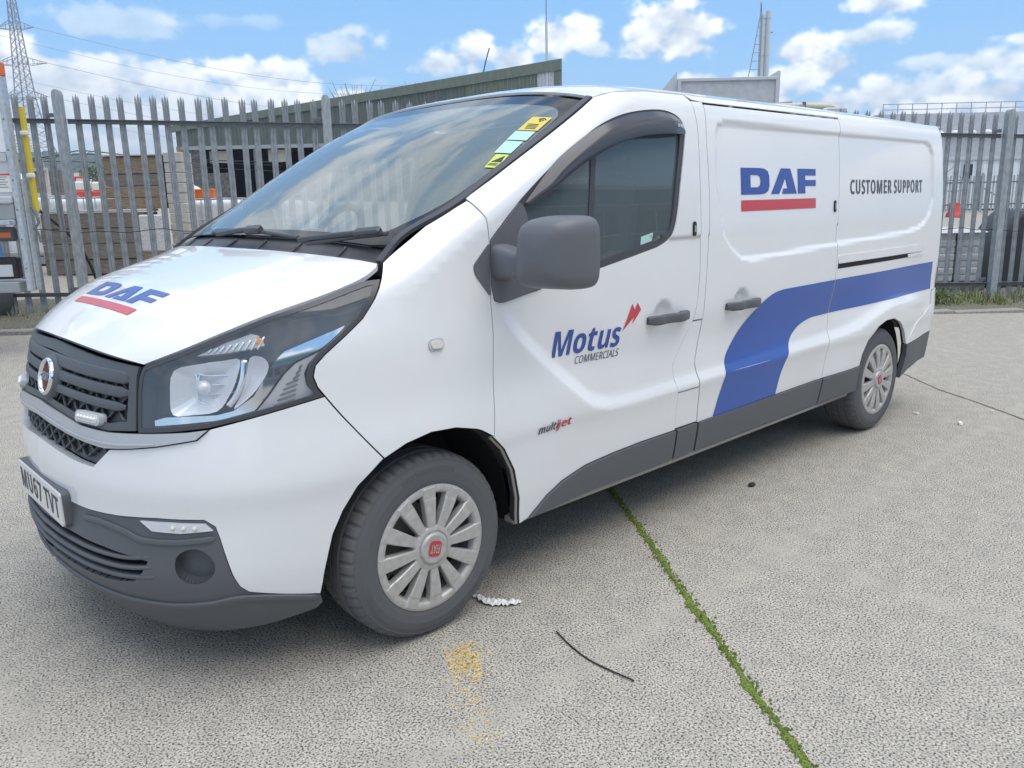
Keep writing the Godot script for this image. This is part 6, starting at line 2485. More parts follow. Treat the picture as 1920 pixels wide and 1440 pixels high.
func chimney():
	var c := facing("flue_stack", "pair of pale steel flues with a leaning ladder rising behind the van roof", "chimney", Vector3(65.2, 0, -36.9))
	var g := gy(65, -37)
	for k in 2:
		var st := mb()
		var x: float = [0.86, 0.36][k]
		var top: float = [16.75, 16.45][k]
		tube(st, [Vector3(x, g, 0), Vector3(x, 14.0, 0), Vector3(x, top, 0)], [0.235, 0.235, 0.225] if k == 0 else [0.24, 0.22, 0.20], 14)
		var fl := build(st, "flue", M.pale_flue, c)
		for y in [13.2, 16.2]:
			st = mb()
			lathe(st, [Vector2(0.245, -0.05), Vector2(0.265, 0.0), Vector2(0.245, 0.05)], 16, Transform3D(Basis(Vector3(1, 0, 0), -PI / 2), Vector3(x, y, 0)))
			build(st, "flange", M.pale_flue, fl)
	for y in [15.6, 14.6]:
		part(c, "tie_bar", M.pylon_steel, Vector3(0.36, y, -0.05), Vector3(0.86, y + 0.09, 0.05))
	part(c, "spur", M.pylon_steel, Vector3(1.08, 15.0, -0.03), Vector3(1.32, 15.08, 0.03))
	for k in 2:
		var st := mb()
		tube(st, [Vector3([-1.35, 0.16][k], 8.0, 0.5), Vector3([0.08, 0.20][k], 16.4, 0.35), Vector3(0.10 + 0.04 * k, 17.25, 0.3)], 0.035, 6)
		build(st, "ladder_rail", M.pylon_steel, c)
	for k in 11:
		var y := 8.6 + 0.68 * k
		var t := (y - 8.0) / 8.4
		var st := mb()
		tube(st, [Vector3(lerpf(-1.35, 0.08, t), y, lerpf(0.5, 0.35, t)), Vector3(lerpf(0.16, 0.20, t), y, lerpf(0.5, 0.35, t))], 0.025, 6)
		build(st, "rung", M.pylon_steel, c)
	part(c, "tip", M.rust, Vector3(0.07, 16.6, 0.25), Vector3(0.16, 17.4, 0.34), 0.01)


func right_buildings():
	# big pale grey building on the right
	var b := facing("grey_warehouse", "big plain pale grey warehouse beyond the right end of the fence", "building", Vector3(61.5, gy(62, -23), -24.2))
	var y := 7.08 - gy(62, -23)
	part(b, "lower_wall", M.grey_cladding, Vector3(0, 0, -12), Vector3(40, y - 1.75, 0.0), 0.0)
	part(b, "upper_wall", M.grey_cladding, Vector3(0, y - 1.62, -12), Vector3(40, y, -0.5), 0.0)
	part(b, "gutter", M.light_grey, Vector3(-0.1, y - 1.75, -12), Vector3(40, y - 1.62, 0.15), 0.02)
	for k in 34:
		part(b, "roof_rail_post", M.pylon_steel, Vector3(0.5 + 1.1 * k, y, -0.9), Vector3(0.55 + 1.1 * k, y + 0.75, -0.87))
	for k in 2:
		var st := mb()
		tube(st, [Vector3(0.5, y + 0.35 + 0.4 * k, -0.88), Vector3(37, y + 0.35 + 0.4 * k, -0.88)], 0.03, 6)
		build(st, "roof_handrail", M.pylon_steel, b)
	for k in 4:
		var st := mb()
		ball(st, Vector3(4.3 + 1.2 * k, y - 1.5, 0.25), Vector3(0.36, 0.22, 0.3), 12, 8)
		build(st, "white_canopy", M.paper, b)
	# white cabin with a window and outside stair
	var c := facing("site_cabin", "white site cabin with a small dark window and steel stair below the warehouse", "cabin", Vector3(41.2, gy(42, -13), -13.9))
	var h := 2.98 - gy(42, -13)
	for k in 2:
		ribbed(Vector3([0.0, 3.55][k], 0.0, 0.0), func(_x): return h, [3.4, 8.5][k], 0.3, 0.03, M.white_cladding, "wall_sheet", c)
	part(c, "wall_post", M.light_grey, Vector3(3.4, 0, -0.05), Vector3(3.55, h, 0.08), 0.01)
	part(c, "cabin_core", M.light_grey, Vector3(0, 0, -3), Vector3(8.5, h - 0.02, -0.03))
	part(c, "fascia", M.light_grey, Vector3(-0.05, h - 0.10, -0.03), Vector3(8.6, h + 0.06, 0.12), 0.01)
	var w := part(c, "window", M.black_gloss, Vector3(2.70, h - 1.0, 0.03), Vector3(3.18, h - 0.28, 0.06))
	part(w, "window_frame", M.light_grey, Vector3(2.62, h - 1.08, 0.03), Vector3(2.70, h - 0.2, 0.09))
	part(w, "window_mullion", M.light_grey, Vector3(2.91, h - 1.0, 0.06), Vector3(2.95, h - 0.28, 0.075))
	for k in 2:
		var st := mb()
		tube(st, [Vector3(1.3, h - 1.05 - 0.5 * k, 1.1), Vector3(2.5, h - 1.05 - 0.5 * k, 1.1)], 0.03, 6)
		build(st, "stair_rail", M.pylon_steel, c)
	for k in 4:
		part(c, "stair_post", M.pylon_steel, Vector3(1.3 + 0.4 * k, 0, 1.08), Vector3(1.35 + 0.4 * k, h - 1.02, 1.12))
	var st3 := mb()
	tube(st3, [Vector3(2.5, h - 1.05, 1.1), Vector3(4.4, h - 2.1, 1.1)], 0.03, 6)
	tube(st3, [Vector3(1.35, h - 0.9, 0.6), Vector3(2.3, h - 0.1, 0.6)], 0.02, 6)
	build(st3, "stair_string", M.pylon_steel, c)
	# lamp post by the cabin
	var lp := facing("lamp_post", "thin lamp post standing just left of the white site cabin", "lamp post", Vector3(40.9, gy(41, -13), -12.9))
	var st4 := mb()
	tube(st4, [Vector3.ZERO, Vector3(0, 2.9, 0)], 0.05, 8)
	build(st4, "pole", M.pale_flue, lp)
	part(lp, "lantern", M.pylon_steel, Vector3(-0.05, 2.88, -0.1), Vector3(0.16, 3.0, 0.1), 0.02)
	# far fence in front of them
	var f := facing("far_fence", "second palisade fence far off in front of the white site cabin", "fence", Vector3(38.6, gy(39.5, -11.5), -12.6))
	var sh := mb()
	for k in 62:
		box(sh, Vector3(0.155 * k, 0.05, 0), Vector3(0.155 * k + 0.075, 1.62 + 0.03 * (k % 2), 0.02))
	tag(build(sh, "pales", M.galvanised, f), "", "", "", "stuff")
	for yy in [0.3, 1.3]:
		part(f, "rail", M.rail_steel, Vector3(0, yy, 0.02), Vector3(9.6, yy + 0.06, 0.06))
	for k in 4:
		part(f, "post", M.galvanised, Vector3(0.4 + 2.75 * k, 0, 0.03), Vector3(0.5 + 2.75 * k, 1.75, 0.1))
	# red plastic barrier and the dark car beside it
	var r := facing("red_barrier", "red plastic barrier on the far ground right of the van's rear corner", "barrier", Vector3(34.5, gy(34.6, -9.3), -9.40))
	var st5 := mb()
	var rings := []
	for e in [[0.0, 0.44, 0.26], [0.14, 0.43, 0.25], [0.22, 0.40, 0.14], [0.55, 0.37, 0.10], [0.60, 0.35, 0.09]]:
		var ring := []
		for q in rrect(e[1], e[2] * 2, 0.04, 2):
			ring.append(Vector3(0.22 + q.x, e[0], -0.2 + q.y))
		rings.append(ring)
	loft(st5, rings)
	build(st5, "barrier_body", M.red_plastic, r)
	var v := facing("dark_car", "dark blue car partly hidden behind the van's rear corner", "car", Vector3(33.3, gy(33.5, -10.2), -10.8))
	var st6 := mb()
	prism(st6, V([-2.6, 0.2, -2.6, 0.7, -1.9, 0.8, -1.3, 1.2, 0.1, 1.22, 0.62, 0.85, 0.95, 0.72, 1.0, 0.2]), -1.5, 0.0)
	build(st6, "car_body", M.blue_drum, v)
	st6 = mb()
	prism(st6, V([-1.7, 0.82, -1.25, 1.15, 0.05, 1.17, 0.5, 0.84]), 0.0, 0.01)
	build(st6, "car_window", M.black_gloss, v)
	for x in [-1.9, 0.4]:
		st6 = mb()
		lathe(st6, [Vector2(0, 0.02), Vector2(0.28, 0.02), Vector2(0.3, -0.15)], 18, at(x, 0.3, 0))
		build(st6, "wheel", M.tyre_rubber, v)


func pylon():
	var p := facing("pylon", "tall steel lattice electricity pylon at the top left beyond the fence", "pylon", Vector3(52.6, gy(52, -216), -221.0))
	var g := 9.3 - gy(52, -216)
	var widths := [[g, 5.2], [g + 7.0, 3.3], [g + 13.0, 2.1], [g + 18.0, 1.55], [g + 25.8, 1.15], [g + 33.2, 0.85], [g + 41.0, 0.6], [g + 47.0, 0.25]]
	for s in [[-1, -1], [1, -1], [1, 1], [-1, 1]]:
		var st := mb()
		var pts := []
		for w in widths:
			pts.append(Vector3(s[0] * w[1], w[0], s[1] * w[1]))
		tube(st, pts, 0.13, 6)
		build(st, "leg", M.pylon_steel, p)
	var br := mb()
	for i in widths.size() - 1:
		var y0: float = widths[i][0]
		var y1: float = widths[i + 1][0]
		var n := 2 if i < 1 else (3 if i < 3 else 4)
		for k in n:
			var ya := lerpf(y0, y1, float(k) / n)
			var yb := lerpf(y0, y1, float(k + 1) / n)
			var wa := lerpf(widths[i][1], widths[i + 1][1], float(k) / n)
			var wb := lerpf(widths[i][1], widths[i + 1][1], float(k + 1) / n)
			for c in [[-1, -1, 1, -1], [1, -1, 1, 1], [1, 1, -1, 1], [-1, 1, -1, -1]]:
				tube(br, [Vector3(c[0] * wa, ya, c[1] * wa), Vector3(c[2] * wb, yb, c[3] * wb)], 0.06, 4, false)
				tube(br, [Vector3(c[2] * wa, ya, c[3] * wa), Vector3(c[0] * wb, yb, c[1] * wb)], 0.06, 4, false)
				if k == 0:
					tube(br, [Vector3(c[0] * wa, ya, c[1] * wa), Vector3(c[2] * wa, ya, c[3] * wa)], 0.06, 4, false)
	tag(build(br, "bracing", M.pylon_steel, p), "", "", "", "stuff")
	for a in [[g + 18.0, 5.3, 1.55], [g + 25.4, 6.3, 1.2], [g + 33.2, 4.4, 0.85]]:
		for s in [-1.0, 1.0]:
			var st := mb()
			var tip := Vector3(a[1] * s, a[0] + 0.2, 0)
			for z in [-1.0, 1.0]:
				tube(st, [Vector3(a[2] * s, a[0] - 0.2, z * a[2]), tip], 0.07, 5)
				tube(st, [Vector3(a[2] * s * 0.95, a[0] + 1.7, z * a[2] * 0.95), tip], 0.07, 5)
				for k in 3:
					var t := 0.25 + 0.22 * k
					var lo := Vector3(a[2] * s, a[0] - 0.2, z * a[2]).lerp(tip, t)
					var hi := Vector3(a[2] * s * 0.95, a[0] + 1.7, z * a[2] * 0.95).lerp(tip, t)
					tube(st, [lo, hi], 0.05, 4, false)
			build(st, "cross_arm", M.pylon_steel, p)
	# conductors running off to the right
	var base := p.transform
	var k := 0
	for e in [[0, 4.4, g + 33.4, 74.0, 36.0, -150.0], [0, -4.4, g + 32.0, 66.0, 33.5, -155.0], [0, 6.3, g + 25.6, 76.0, 29.0, -150.0], [0, -6.3, g + 23.5, 66.0, 26.5, -155.0], [0, 5.3, g + 18.2, 76.0, 23.0, -150.0], [0, -5.3, g + 16.2, 66.0, 20.5, -155.0]]:
		var a: Vector3 = base * Vector3(e[1], e[2], 0)
		var ends := Vector3(e[3] + 100.0, e[4] - 0.0, e[5] - 20.0)
		var pts := []
		for j in 25:
			var t := j / 24.0
			var q := a.lerp(ends, t)
			q.y -= sin(PI * t) * 7.0
			pts.append(q)
		var st := mb()
		tube(st, pts, 0.045 if k % 2 == 0 else 0.035, 5, false)
		var lab: String = ["near", "far"][k % 2] + " conductor from the " + ["top", "middle", "lowest"][k / 2] + " arm of the pylon"
		tag(build(st, "power_line", M.pylon_steel), lab, "power line", "power lines from the pylon")
		k += 1
	# low cables across the yard at the left
	var lows := [[[5.2, 3.18, -30.4], [6.07, 3.19, -29.63], [7.0, 3.34, -28.81], [7.56, 3.45, -28.33], [8.81, 3.25, -27.11], [10.06, 3.09, -25.90], [12.5, 2.9, -23.5]], [[5.2, 3.14, -30.3], [6.11, 3.14, -29.57], [7.54, 3.33, -28.31], [8.79, 3.16, -27.10], [10.05, 3.02, -25.89], [12.5, 2.8, -23.5]], [[5.2, 3.15, -30.4], [7.16, 3.10, -28.59], [8.76, 2.95, -27.06], [10.02, 2.84, -25.86], [12.5, 2.6, -23.5]]]
	for j in 3:
		var pts := []
		for q in lows[j]:
			pts.append(Vector3(q[0], q[1], q[2]))
		var st := mb()
		tube(st, smooth3(pts, 8), 0.02 if j == 0 else 0.013, 6, false)
		tag(build(st, "overhead_cable", M.black_cable), ["thick black overhead cable peaking above the left fence post", "thin overhead cable crossing just under the thick one", "lowest overhead cable running level to the shed"][j], "cable", "low cables left of the shed")


func tank_and_hills():
	var t := thing("storage_tank", "big cream storage tank with a shallow cone roof left of the green shed", "tank", Vector3(43.0, gy(42, -113), -116.0))
	var y := 5.3 - gy(42, -113)
	var up := Transform3D(Basis(Vector3(1, 0, 0), -PI / 2), Vector3.ZERO)
	var st := mb()
	lathe(st, [Vector2(3.3, -1.0), Vector2(3.3, y + 1.25)], 40, up)
	build(st, "shell", M.cream_steel, t)
	st = mb()
	lathe(st, [Vector2(3.4, y + 1.2), Vector2(3.4, y + 1.32), Vector2(1.3, y + 2.0), Vector2(1.3, y + 2.25), Vector2(0.0, y + 2.4)], 40, up)
	build(st, "cone_roof", M.off_white, t)
	for k in 8:
		st = mb()
		var a := TAU * k / 8
		tube(st, [Vector3(cos(a) * 1.3, y + 2.2, sin(a) * 1.3), Vector3(cos(a) * 1.3, y + 2.75, sin(a) * 1.3)], 0.04, 5)
		build(st, "rail_post", M.pylon_steel, t)
	# wooded ridge along the skyline
	var rng := RandomNumberGenerator.new()
	rng.seed = 71
	var n := FastNoiseLite.new()
	n.seed = 4
	n.frequency = 0.012
	var lf := mb()
	var mm := MultiMesh.new()
	for k in 1:
		loft(lf, blob_rings(0.0))
	var leaf := done(lf, M.hill_green)
	mm.transform_format = MultiMesh.TRANSFORM_3D
	mm.mesh = leaf
	var xs := []
	var dir_r := Vector3(0.73, 0, 0.683)
	var dir_f := Vector3(0.663, 0, -0.715)
	for k in 2600:
		var f := rng.randf_range(430.0, 640.0)
		var r := rng.randf_range(-480.0, 520.0)
		var p: Vector3 = Vector3(-1.53, 0, 3.0) + dir_r * r + dir_f * f
		var hill := (f - 430.0) / 210.0 * (8.0 + 7.0 * n.get_noise_2d(r, 0.0))
		p.y = gy(p.x, p.z) + hill - 2.5
		var s := rng.randf_range(3.5, 7.0)
		xs.append(Transform3D(Basis(Vector3.UP, rng.randf() * TAU).scaled(Vector3(s, s * rng.randf_range(0.7, 1.2), s)), p))
	mm.instance_count = xs.size()
	for k in xs.size():
		mm.set_instance_transform(k, xs[k])
	var o := MultiMeshInstance3D.new()
	o.multimesh = mm
	put(o, "woodland")
	tag(o, "far wooded ridge along the skyline behind the estate", "woodland", "", "stuff")
	var hs := mb()
	for k in 40:
		var r0 := -520.0 + 27.0 * k
		for e in [[430.0, 640.0], [640.0, 900.0]]:
			var q := []
			for c in [[r0, e[0]], [r0 + 27, e[0]], [r0 + 27, e[1]], [r0, e[1]]]:
				var p: Vector3 = Vector3(-1.53, 0, 3.0) + dir_r * c[0] + dir_f * c[1]
				p.y = gy(p.x, p.z) + (0.0 if c[1] < 500 else (8.0 + 7.0 * n.get_noise_2d(c[0], 0.0))) - 1.5
				q.append(p)
			quad(hs, q[0], q[1], q[2], q[3])
	tag(build(hs, "hill", M.hill_green), "low green hill under the woodland", "hill", "", "structure")
	# mid-distance shrubs and low roofs before the ridge
	for k in 5:
		var p: Vector3 = Vector3(-1.53, 0, 3.0) + dir_r * (-50.0 + 7.5 * k) + dir_f * (105.0 + 6 * (k % 2))
		p.y = gy(p.x, p.z)
		var b := thing("shrub", ["round green shrub leftmost below the ridge", "spreading green shrub second from the left below the ridge", "green shrub in the middle of the row below the ridge", "green shrub fourth along below the ridge", "green shrub nearest the cream tank"][k], "shrub", p, rng.randf() * TAU, "shrubs below the ridge")
		crown(b, 2.2 + 0.5 * (k % 2), 1.9, 700, 80 + k)
	for k in 2:
		var p: Vector3 = Vector3(-1.53, 0, 3.0) + dir_r * (-58.0 + 24.0 * k) + dir_f * (150.0)
		p.y = gy(p.x, p.z)
		var b := facing("low_building", ["small pale building left of the pylon foot below the ridge", "small pale building between the pylon and the cream tank"][k], "building", p)
		part(b, "wall", M.white_cladding, Vector3(0, 0, -4), Vector3(8, 2.6, 0))
		var s := mb()
		prism(s, V([-0.3, 2.6, 8.3, 2.6, 7.6, 3.6, 0.4, 3.6]), -4.3, 0.3)
		build(s, "roof", M.grey_paint, b)


func blob_rings(_k: float) -> Array:
	var rings := []
	for i in 6:
		var th := PI * (0.04 + 0.92 * i / 5.0)
		var ring := []
		for k in 9:
			var a := TAU * k / 9
			var r := sin(th) * (1.0 + 0.22 * sin(a * 3.0 + i * 2.1) + 0.12 * sin(a * 5.0 + i))
			ring.append(Vector3(cos(a) * r, cos(th) + 0.1 * sin(a * 4.0 + i), sin(a) * r))
		rings.append(ring)
	return rings


func crown(parent: Node3D, w: float, h: float, n: int, sd: int):
	var rng := RandomNumberGenerator.new()
	rng.seed = sd
	var st := mb()
	for k in 5:
		tube(st, [Vector3(0, 0, 0), Vector3(rng.randf_range(-0.5, 0.5) * w, h * 0.7, rng.randf_range(-0.5, 0.5) * w)], 0.05, 5)
	build(st, "stem", M.grey_timber, parent)
	st = mb()
	for k in n:
		var d := Vector3(rng.randfn(), rng.randfn(), rng.randfn()).normalized() * pow(rng.randf(), 0.35)
		var p := Vector3(d.x * w * (0.8 + 0.3 * sin(d.z * 5.0)), h * 0.55 + d.y * h * 0.5, d.z * w)
		var u := Vector3(rng.randfn(), rng.randfn(), rng.randfn()).normalized() * rng.randf_range(0.10, 0.22)
		var v := u.cross(Vector3(rng.randfn(), rng.randfn(), rng.randfn())).normalized() * rng.randf_range(0.06, 0.14)
		var c := Color(0.05, 0.09, 0.03).lerp(Color(0.12, 0.17, 0.05), rng.randf())
		st.set_color(c)
		quad(st, p - u, p + v, p + u, p - v)
	tag(build(st, "foliage", M.grass_green, parent), "", "", "", "stuff")


func opposite():
	# the building across the yard that the van's windows mirror
	var b := thing("depot_building", "long low grey depot building with a teal fascia facing the van from across the yard", "building", Vector3(-12, 0, 19.0))
	part(b, "wall", M.old_wall, Vector3(0, 0, 0), Vector3(40, 3.2, 8))
	part(b, "fascia", mat("teal", lin(0.03, 0.16, 0.18), 0.5), Vector3(-0.2, 3.3, -0.2), Vector3(40.2, 4.3, 8), 0.02)
	part(b, "roof_edge", M.light_grey, Vector3(-0.3, 4.3, -0.3), Vector3(40.3, 4.6, 8.2), 0.02)
	part(b, "sill_band", M.light_grey, Vector3(-0.1, 3.2, -0.1), Vector3(40.1, 3.3, 8))
	for k in 9:
		var w := part(b, "window", M.black_gloss, Vector3(1.2 + 4.3 * k, 1.0, -0.03), Vector3(4.2 + 4.3 * k, 2.7, 0.0))
		part(w, "window_bar", M.light_grey, Vector3(2.66 + 4.3 * k, 1.0, -0.06), Vector3(2.74 + 4.3 * k, 2.7, -0.03))
		part(w, "window_sill", M.light_grey, Vector3(1.1 + 4.3 * k, 0.92, -0.12), Vector3(4.3 + 4.3 * k, 1.0, -0.03))


# ---------------------------------------------------------------- small things on the ground
func flat_patch(st: SurfaceTool, pts: PackedVector2Array, y: float, th: float):
	# pts are (x, z); a low slab with a slightly drawn-in top
	var top := PackedVector2Array()
	var c := Vector2.ZERO
	for p in pts:
		c += p
	c /= pts.size()
	for p in pts:
		top.append(p.lerp(c, 0.06))
	var idx := Geometry2D.triangulate_polygon(top)
	for i in range(0, idx.size(), 3):
		tri(st, v3(top[idx[i]], y + th), v3(top[idx[i + 1]], y + th), v3(top[idx[i + 2]], y + th), Vector3.UP, Vector3.UP, Vector3.UP)
	for i in pts.size():
		var j := (i + 1) % pts.size()
		quad(st, v3(pts[i], y), v3(pts[j], y), v3(top[j], y + th), v3(top[i], y + th))


func v3(p: Vector2, y: float) -> Vector3:
	return Vector3(p.x, y, p.y)


func build_small():
	var rng := RandomNumberGenerator.new()
	rng.seed = 90
	# slab joint packed with moss, from under the van past the camera
	var a := Vector2(2.9, -1.45)
	var b := Vector2(-0.72, 3.52)
	var dir := (b - a).normalized()
	var nrm := Vector2(-dir.y, dir.x)
	var n := FastNoiseLite.new()
	n.seed = 8
	n.frequency = 5.0
	n.fractal_octaves = 4
	var st := mb()
	var jt := mb()
	var L := a.distance_to(b)
	var steps := int(L / 0.012)
	for k in steps:
		var rows := []
		for e in 2:
			var t := (k + e) * 0.012
			var c := a + dir * t + nrm * (0.010 * n.get_noise_2d(t * 0.35, 9.0))
			var wl := clampf(0.010 + 0.018 * n.get_noise_2d(t * 0.8, 0.0) + 0.014 * n.get_noise_2d(t * 6.0, 3.0), 0.004, 0.04)
			var wr := clampf(0.012 + 0.020 * n.get_noise_2d(t * 0.8, 50.0) + 0.014 * n.get_noise_2d(t * 6.0, 33.0), 0.004, 0.04)
			var row := []
			for q in [[-wl, -0.002], [-wl * 0.8, 0.003], [-wl * 0.25, 0.005], [wr * 0.2, 0.005], [wr * 0.8, 0.003], [wr, -0.002]]:
				var p: Vector2 = c + nrm * q[0]
				var lift: float = q[1]
				if lift > 0:
					lift = maxf(0.001, lift + 0.004 * n.get_noise_2d(p.x * 9.0, p.y * 9.0))
				row.append(v3(p, lift))
			rows.append(row)
		for j in 5:
			quad(st, rows[0][j], rows[0][j + 1], rows[1][j + 1], rows[1][j])
	# loose cushions of it
	for k in 3200:
		var t := rng.randf() * L
		var d := n.get_noise_2d(t * 0.8, 0.0) * 0.5 + 0.5
		var c := a + dir * t + nrm * (0.010 * n.get_noise_2d(t * 0.35, 9.0) + rng.randfn() * 0.011 * (0.5 + d))
		var s := rng.randf_range(0.0022, 0.006)
		var ring := []
		var up := []
		var ph := rng.randf() * TAU
		for j in 5:
			var an := ph + TAU * j / 5.0
			ring.append(v3(c + Vector2(cos(an), sin(an)) * s * rng.randf_range(0.7, 1.2), 0.001))
			up.append(v3(c + Vector2(cos(an), sin(an)) * s * 0.5, 0.004 + s * rng.randf_range(0.3, 0.8)))
		for j in 5:
			quad(st, ring[j], ring[(j + 1) % 5], up[(j + 1) % 5], up[j])
		for j in 3:
			tri(st, up[0], up[j + 1], up[j + 2], Vector3.UP, Vector3.UP, Vector3.UP)
	tag(build(st, "moss", M.moss_green), "line of green moss filling the joint between two concrete slabs", "moss", "", "stuff")
	# tufts sprouting from it and along the verge
	var gs := mb()
	for k in 420:
		var t := rng.randf() * L
		var c := a + dir * t + nrm * rng.randf_range(-0.016, 0.016)
		if n.get_noise_2d(t * 0.5, 0.0) < -0.1:
			continue
		blade(gs, v3(c, 0.004), rng.randf_range(0.006, 0.016), rng, 0.0035, 1.0)
	tag(build(gs, "moss_sprouts", M.grass_green), "tiny sprouts standing in the moss line", "moss", "", "stuff")
	gs = mb()
	for k in 1500:
		var i: float
		var o: float
		if k < 1000:
			i = rng.randfn(73.5, 4.2)
			if n.get_noise_2d(i * 0.12, 20.0) < 0.02 and rng.randf() < 0.85:
				continue
			o = rng.randf_range(-0.2, 0.52)
		else:
			i = rng.randf_range(-12.0, 66.0)
			o = rng.randf_range(-0.05, 0.35)
		var p: Vector3 = fence_xf(i, o, 0.0).origin
		p.y = gy(p.x, p.z) + 0.03
		blade(gs, p, rng.randf_range(0.05, 0.17) * (1.0 if k < 1000 else 0.45), rng, 0.007, 1.5)
	tag(build(gs, "grass", M.grass_green), "ragged tufts of grass along the foot of the fence", "grass", "", "stuff")
	gs = mb()
	for k in 900:
		var i := 66.5 + rng.randfn(1.0, 1.3)
		var p: Vector3 = fence_xf(i, rng.randf_range(0.0, 0.55), 0.0).origin
		p.y = gy(p.x, p.z) + rng.randf_range(0.03, 0.2)
		var u := Vector3(rng.randfn(), rng.randfn() * 0.5, rng.randfn()).normalized() * rng.randf_range(0.015, 0.04)
		var v := u.cross(Vector3(rng.randfn(), rng.randfn(), rng.randfn())).normalized() * 0.012
		gs.set_color(Color(0.07, 0.12, 0.03).lerp(Color(0.20, 0.24, 0.07), rng.randf()))
		quad(gs, p - u, p + v, p + u, p - v)
	tag(build(gs, "weeds", M.grass_green), "leafy weeds at the fence foot just right of the van's tail", "weeds", "", "stuff")
	# worn yellow paint on the concrete by the front wheel
	var ys := mb()
	for k in 420:
		var t := pow(rng.randf(), 1.5)
		var c := Vector2(0.0, 1.08).lerp(Vector2(-0.30, 1.52), t) + Vector2(rng.randfn() * 0.030, rng.randfn() * 0.030)
		var s := rng.randf_range(0.002, 0.007) * (1.4 if t < 0.28 else 0.7)
		if t > 0.3 and rng.randf() < 0.45:
			continue
		var poly := PackedVector2Array()
		for j in 6:
			var an := TAU * j / 6.0
			poly.append(c + Vector2(cos(an) * s * rng.randf_range(0.5, 1.9), sin(an) * s * rng.randf_range(0.4, 1.0)))
		flat_patch(ys, poly, 0.0005, 0.0016)
	tag(build(ys, "paint_marks", mat("worn_yellow", lin(0.62, 0.47, 0.20), 0.8)), "flakes of worn yellow paint on the concrete below the front wheel", "paint", "", "stuff")
	# torn white paper beside the front tyre
	var ps := mb()
	var line := [[0.262, 0.812], [0.276, 0.835], [0.268, 0.862], [0.275, 0.900], [0.300, 0.930], [0.315, 0.950], [0.345, 0.975], [0.362, 0.985]]
	var rows := []
	for k in 29:
		var f := k / 4.0
		var i := mini(int(f), 6)
		var c := Vector2(line[i][0], line[i][1]).lerp(Vector2(line[i + 1][0], line[i + 1][1]), f - i)
		var w := 0.008 + 0.016 * sin(PI * clampf(k / 28.0, 0.05, 0.95)) + rng.randf_range(-0.004, 0.004)
		var row := []
		for j in 4:
			var q := c + Vector2(0.8, -0.5) * w * (j / 1.5 - 1.0)
			row.append(v3(q, 0.004 + rng.randf_range(0.0, 0.012)))
		rows.append(row)
	for k in 28:
		for j in 3:
			quad(ps, rows[k][j], rows[k][j + 1], rows[k + 1][j + 1], rows[k + 1][j])
	tag(build(ps, "torn_paper", M.paper), "torn crumpled strip of white paper on the ground beside the front tyre", "paper")
	# black cable tie
	var ts := mb()
	tube(ts, smooth3([Vector3(0.300, 0.006, 1.222), Vector3(0.268, 0.004, 1.322), Vector3(0.248, 0.004, 1.437), Vector3(0.255, 0.007, 1.598)], 8), 0.0028, 6)
	tag(build(ts, "cable_tie", M.black_cable), "curved black strip lying on the concrete left of the moss line", "strip")
	# litter
	var lit := [[8.95, -0.93, 0.14, "crushed white carton on the verge at the right below the fence"], [4.05, 0.98, 0.022, "white scrap of paper nearest the rear wheel"], [3.98, 1.28, 0.03, "white scrap of paper out on the concrete right of the rear wheel"], [4.45, 1.32, 0.014, "tiny white scrap further right on the concrete"]]
	for k in 4:
		var s := mb()
		var r: float = lit[k][2]
		var p := Vector3(lit[k][0], 0, lit[k][1])
		p.y = gy(p.x, p.z) + (0.06 if k == 0 else 0.002)
		var q := []
		for j in 10:
			var an := TAU * j / 10
			q.append(Vector3(cos(an) * r * rng.randf_range(0.7, 1.2), rng.randf_range(0.0, r * 0.25), sin(an) * r * 0.5 * rng.randf_range(0.7, 1.2)))
		var q2 := []
		for v in q:
			q2.append(v * 0.8 + Vector3(0, r * 0.3 + rng.randf_range(0, r * 0.2), 0))
		loft(s, [q, q2])
		var o := build(s, "litter", M.paper)
		o.transform = Transform3D(Basis(Vector3.UP, rng.randf() * TAU if k else FACE), p)
		tag(o, lit[k][3], "litter", "scraps of litter on the ground")
	# a dead leaf and a clot of dirt by the moss
	var ds := mb()
	ball(ds, Vector3(2.06, 0.008, 0.93), Vector3(0.026, 0.012, 0.016), 8, 6)
	tag(build(ds, "dirt_clot", M.dark_void), "small dark clot of dirt near the sill in the van's shade", "dirt")
	# light grit scattered on the concrete
	var gr := mb()
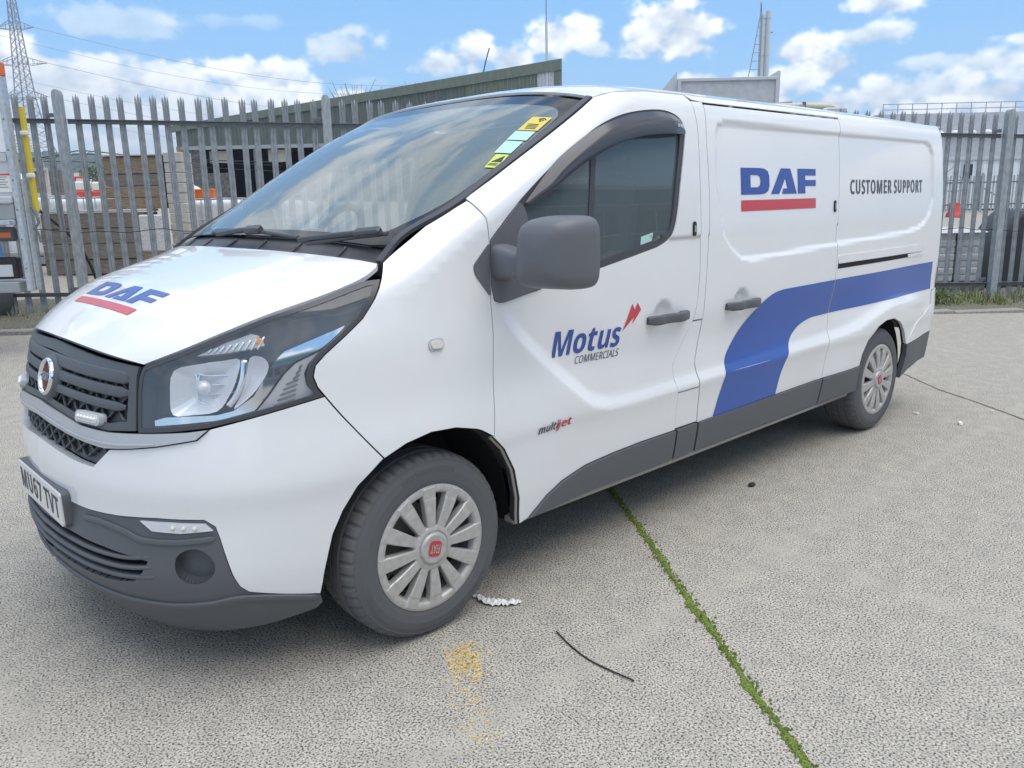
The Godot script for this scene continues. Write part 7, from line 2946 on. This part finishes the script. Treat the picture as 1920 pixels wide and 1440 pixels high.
	for k in 110:
		var f := rng.randf_range(1.7, 6.5)
		var r := rng.randf_range(-0.75, 0.75) * f
		var x := -1.5345 + 0.73 * r + 0.663 * f
		var z := 3.0022 + 0.683 * r - 0.715 * f
		var s := rng.randf_range(0.001, 0.0026) * (1.0 + 0.2 * f)
		box(gr, Vector3(x - s, -0.001, z - s * 0.7), Vector3(x + s, s * 0.9, z + s * 0.7), s * 0.3)
	tag(build(gr, "grit", M.paper), "specks of pale grit scattered over the concrete", "grit", "", "stuff")
	# fine shrinkage joint behind the rear wheel
	var jn := mb()
	var cr := [Vector2(5.9, -0.30), Vector2(5.26, 0.44), Vector2(4.91, 0.81), Vector2(4.64, 1.19), Vector2(4.2, 1.75)]
	for k in 4:
		var d: Vector2 = (cr[k + 1] - cr[k]).normalized()
		var nn := Vector2(-d.y, d.x)
		for j in 12:
			var p0: Vector2 = cr[k].lerp(cr[k + 1], j / 12.0) + nn * 0.01 * n.get_noise_1d(k * 12.0 + j)
			var p1: Vector2 = cr[k].lerp(cr[k + 1], (j + 1) / 12.0) + nn * 0.01 * n.get_noise_1d(k * 12.0 + j + 1)
			var w := 0.007 + 0.004 * n.get_noise_1d(j * 3.0 + 90.0)
			quad(jn, v3(p0 - nn * w, gy(p0.x, p0.y) + 0.004), v3(p0 + nn * w, gy(p0.x, p0.y) + 0.004), v3(p1 + nn * w, gy(p1.x, p1.y) + 0.004), v3(p1 - nn * w, gy(p1.x, p1.y) + 0.004), Vector3.UP)
	tag(build(jn, "slab_joint", mat("joint_dirt", lin(0.24, 0.215, 0.165), 0.95)), "narrow dirty joint across the concrete behind the rear wheel", "joint", "", "structure")


func blade(st: SurfaceTool, p: Vector3, h: float, rng: RandomNumberGenerator, w: float, lean: float):
	var a := rng.randf() * TAU
	var d := Vector3(cos(a), 0, sin(a))
	var s := Vector3(-d.z, 0, d.x) * w
	var q := p + Vector3.UP * h * 0.6 + d * h * 0.18 * lean
	var t := p + Vector3.UP * h + d * h * 0.5 * lean * rng.randf()
	st.set_color(Color(0.09, 0.13, 0.03).lerp(Color(0.34, 0.34, 0.15), rng.randf()))
	quad(st, p - s, p + s, q + s * 0.7, q - s * 0.7)
	quad(st, q - s * 0.7, q + s * 0.7, t, t)
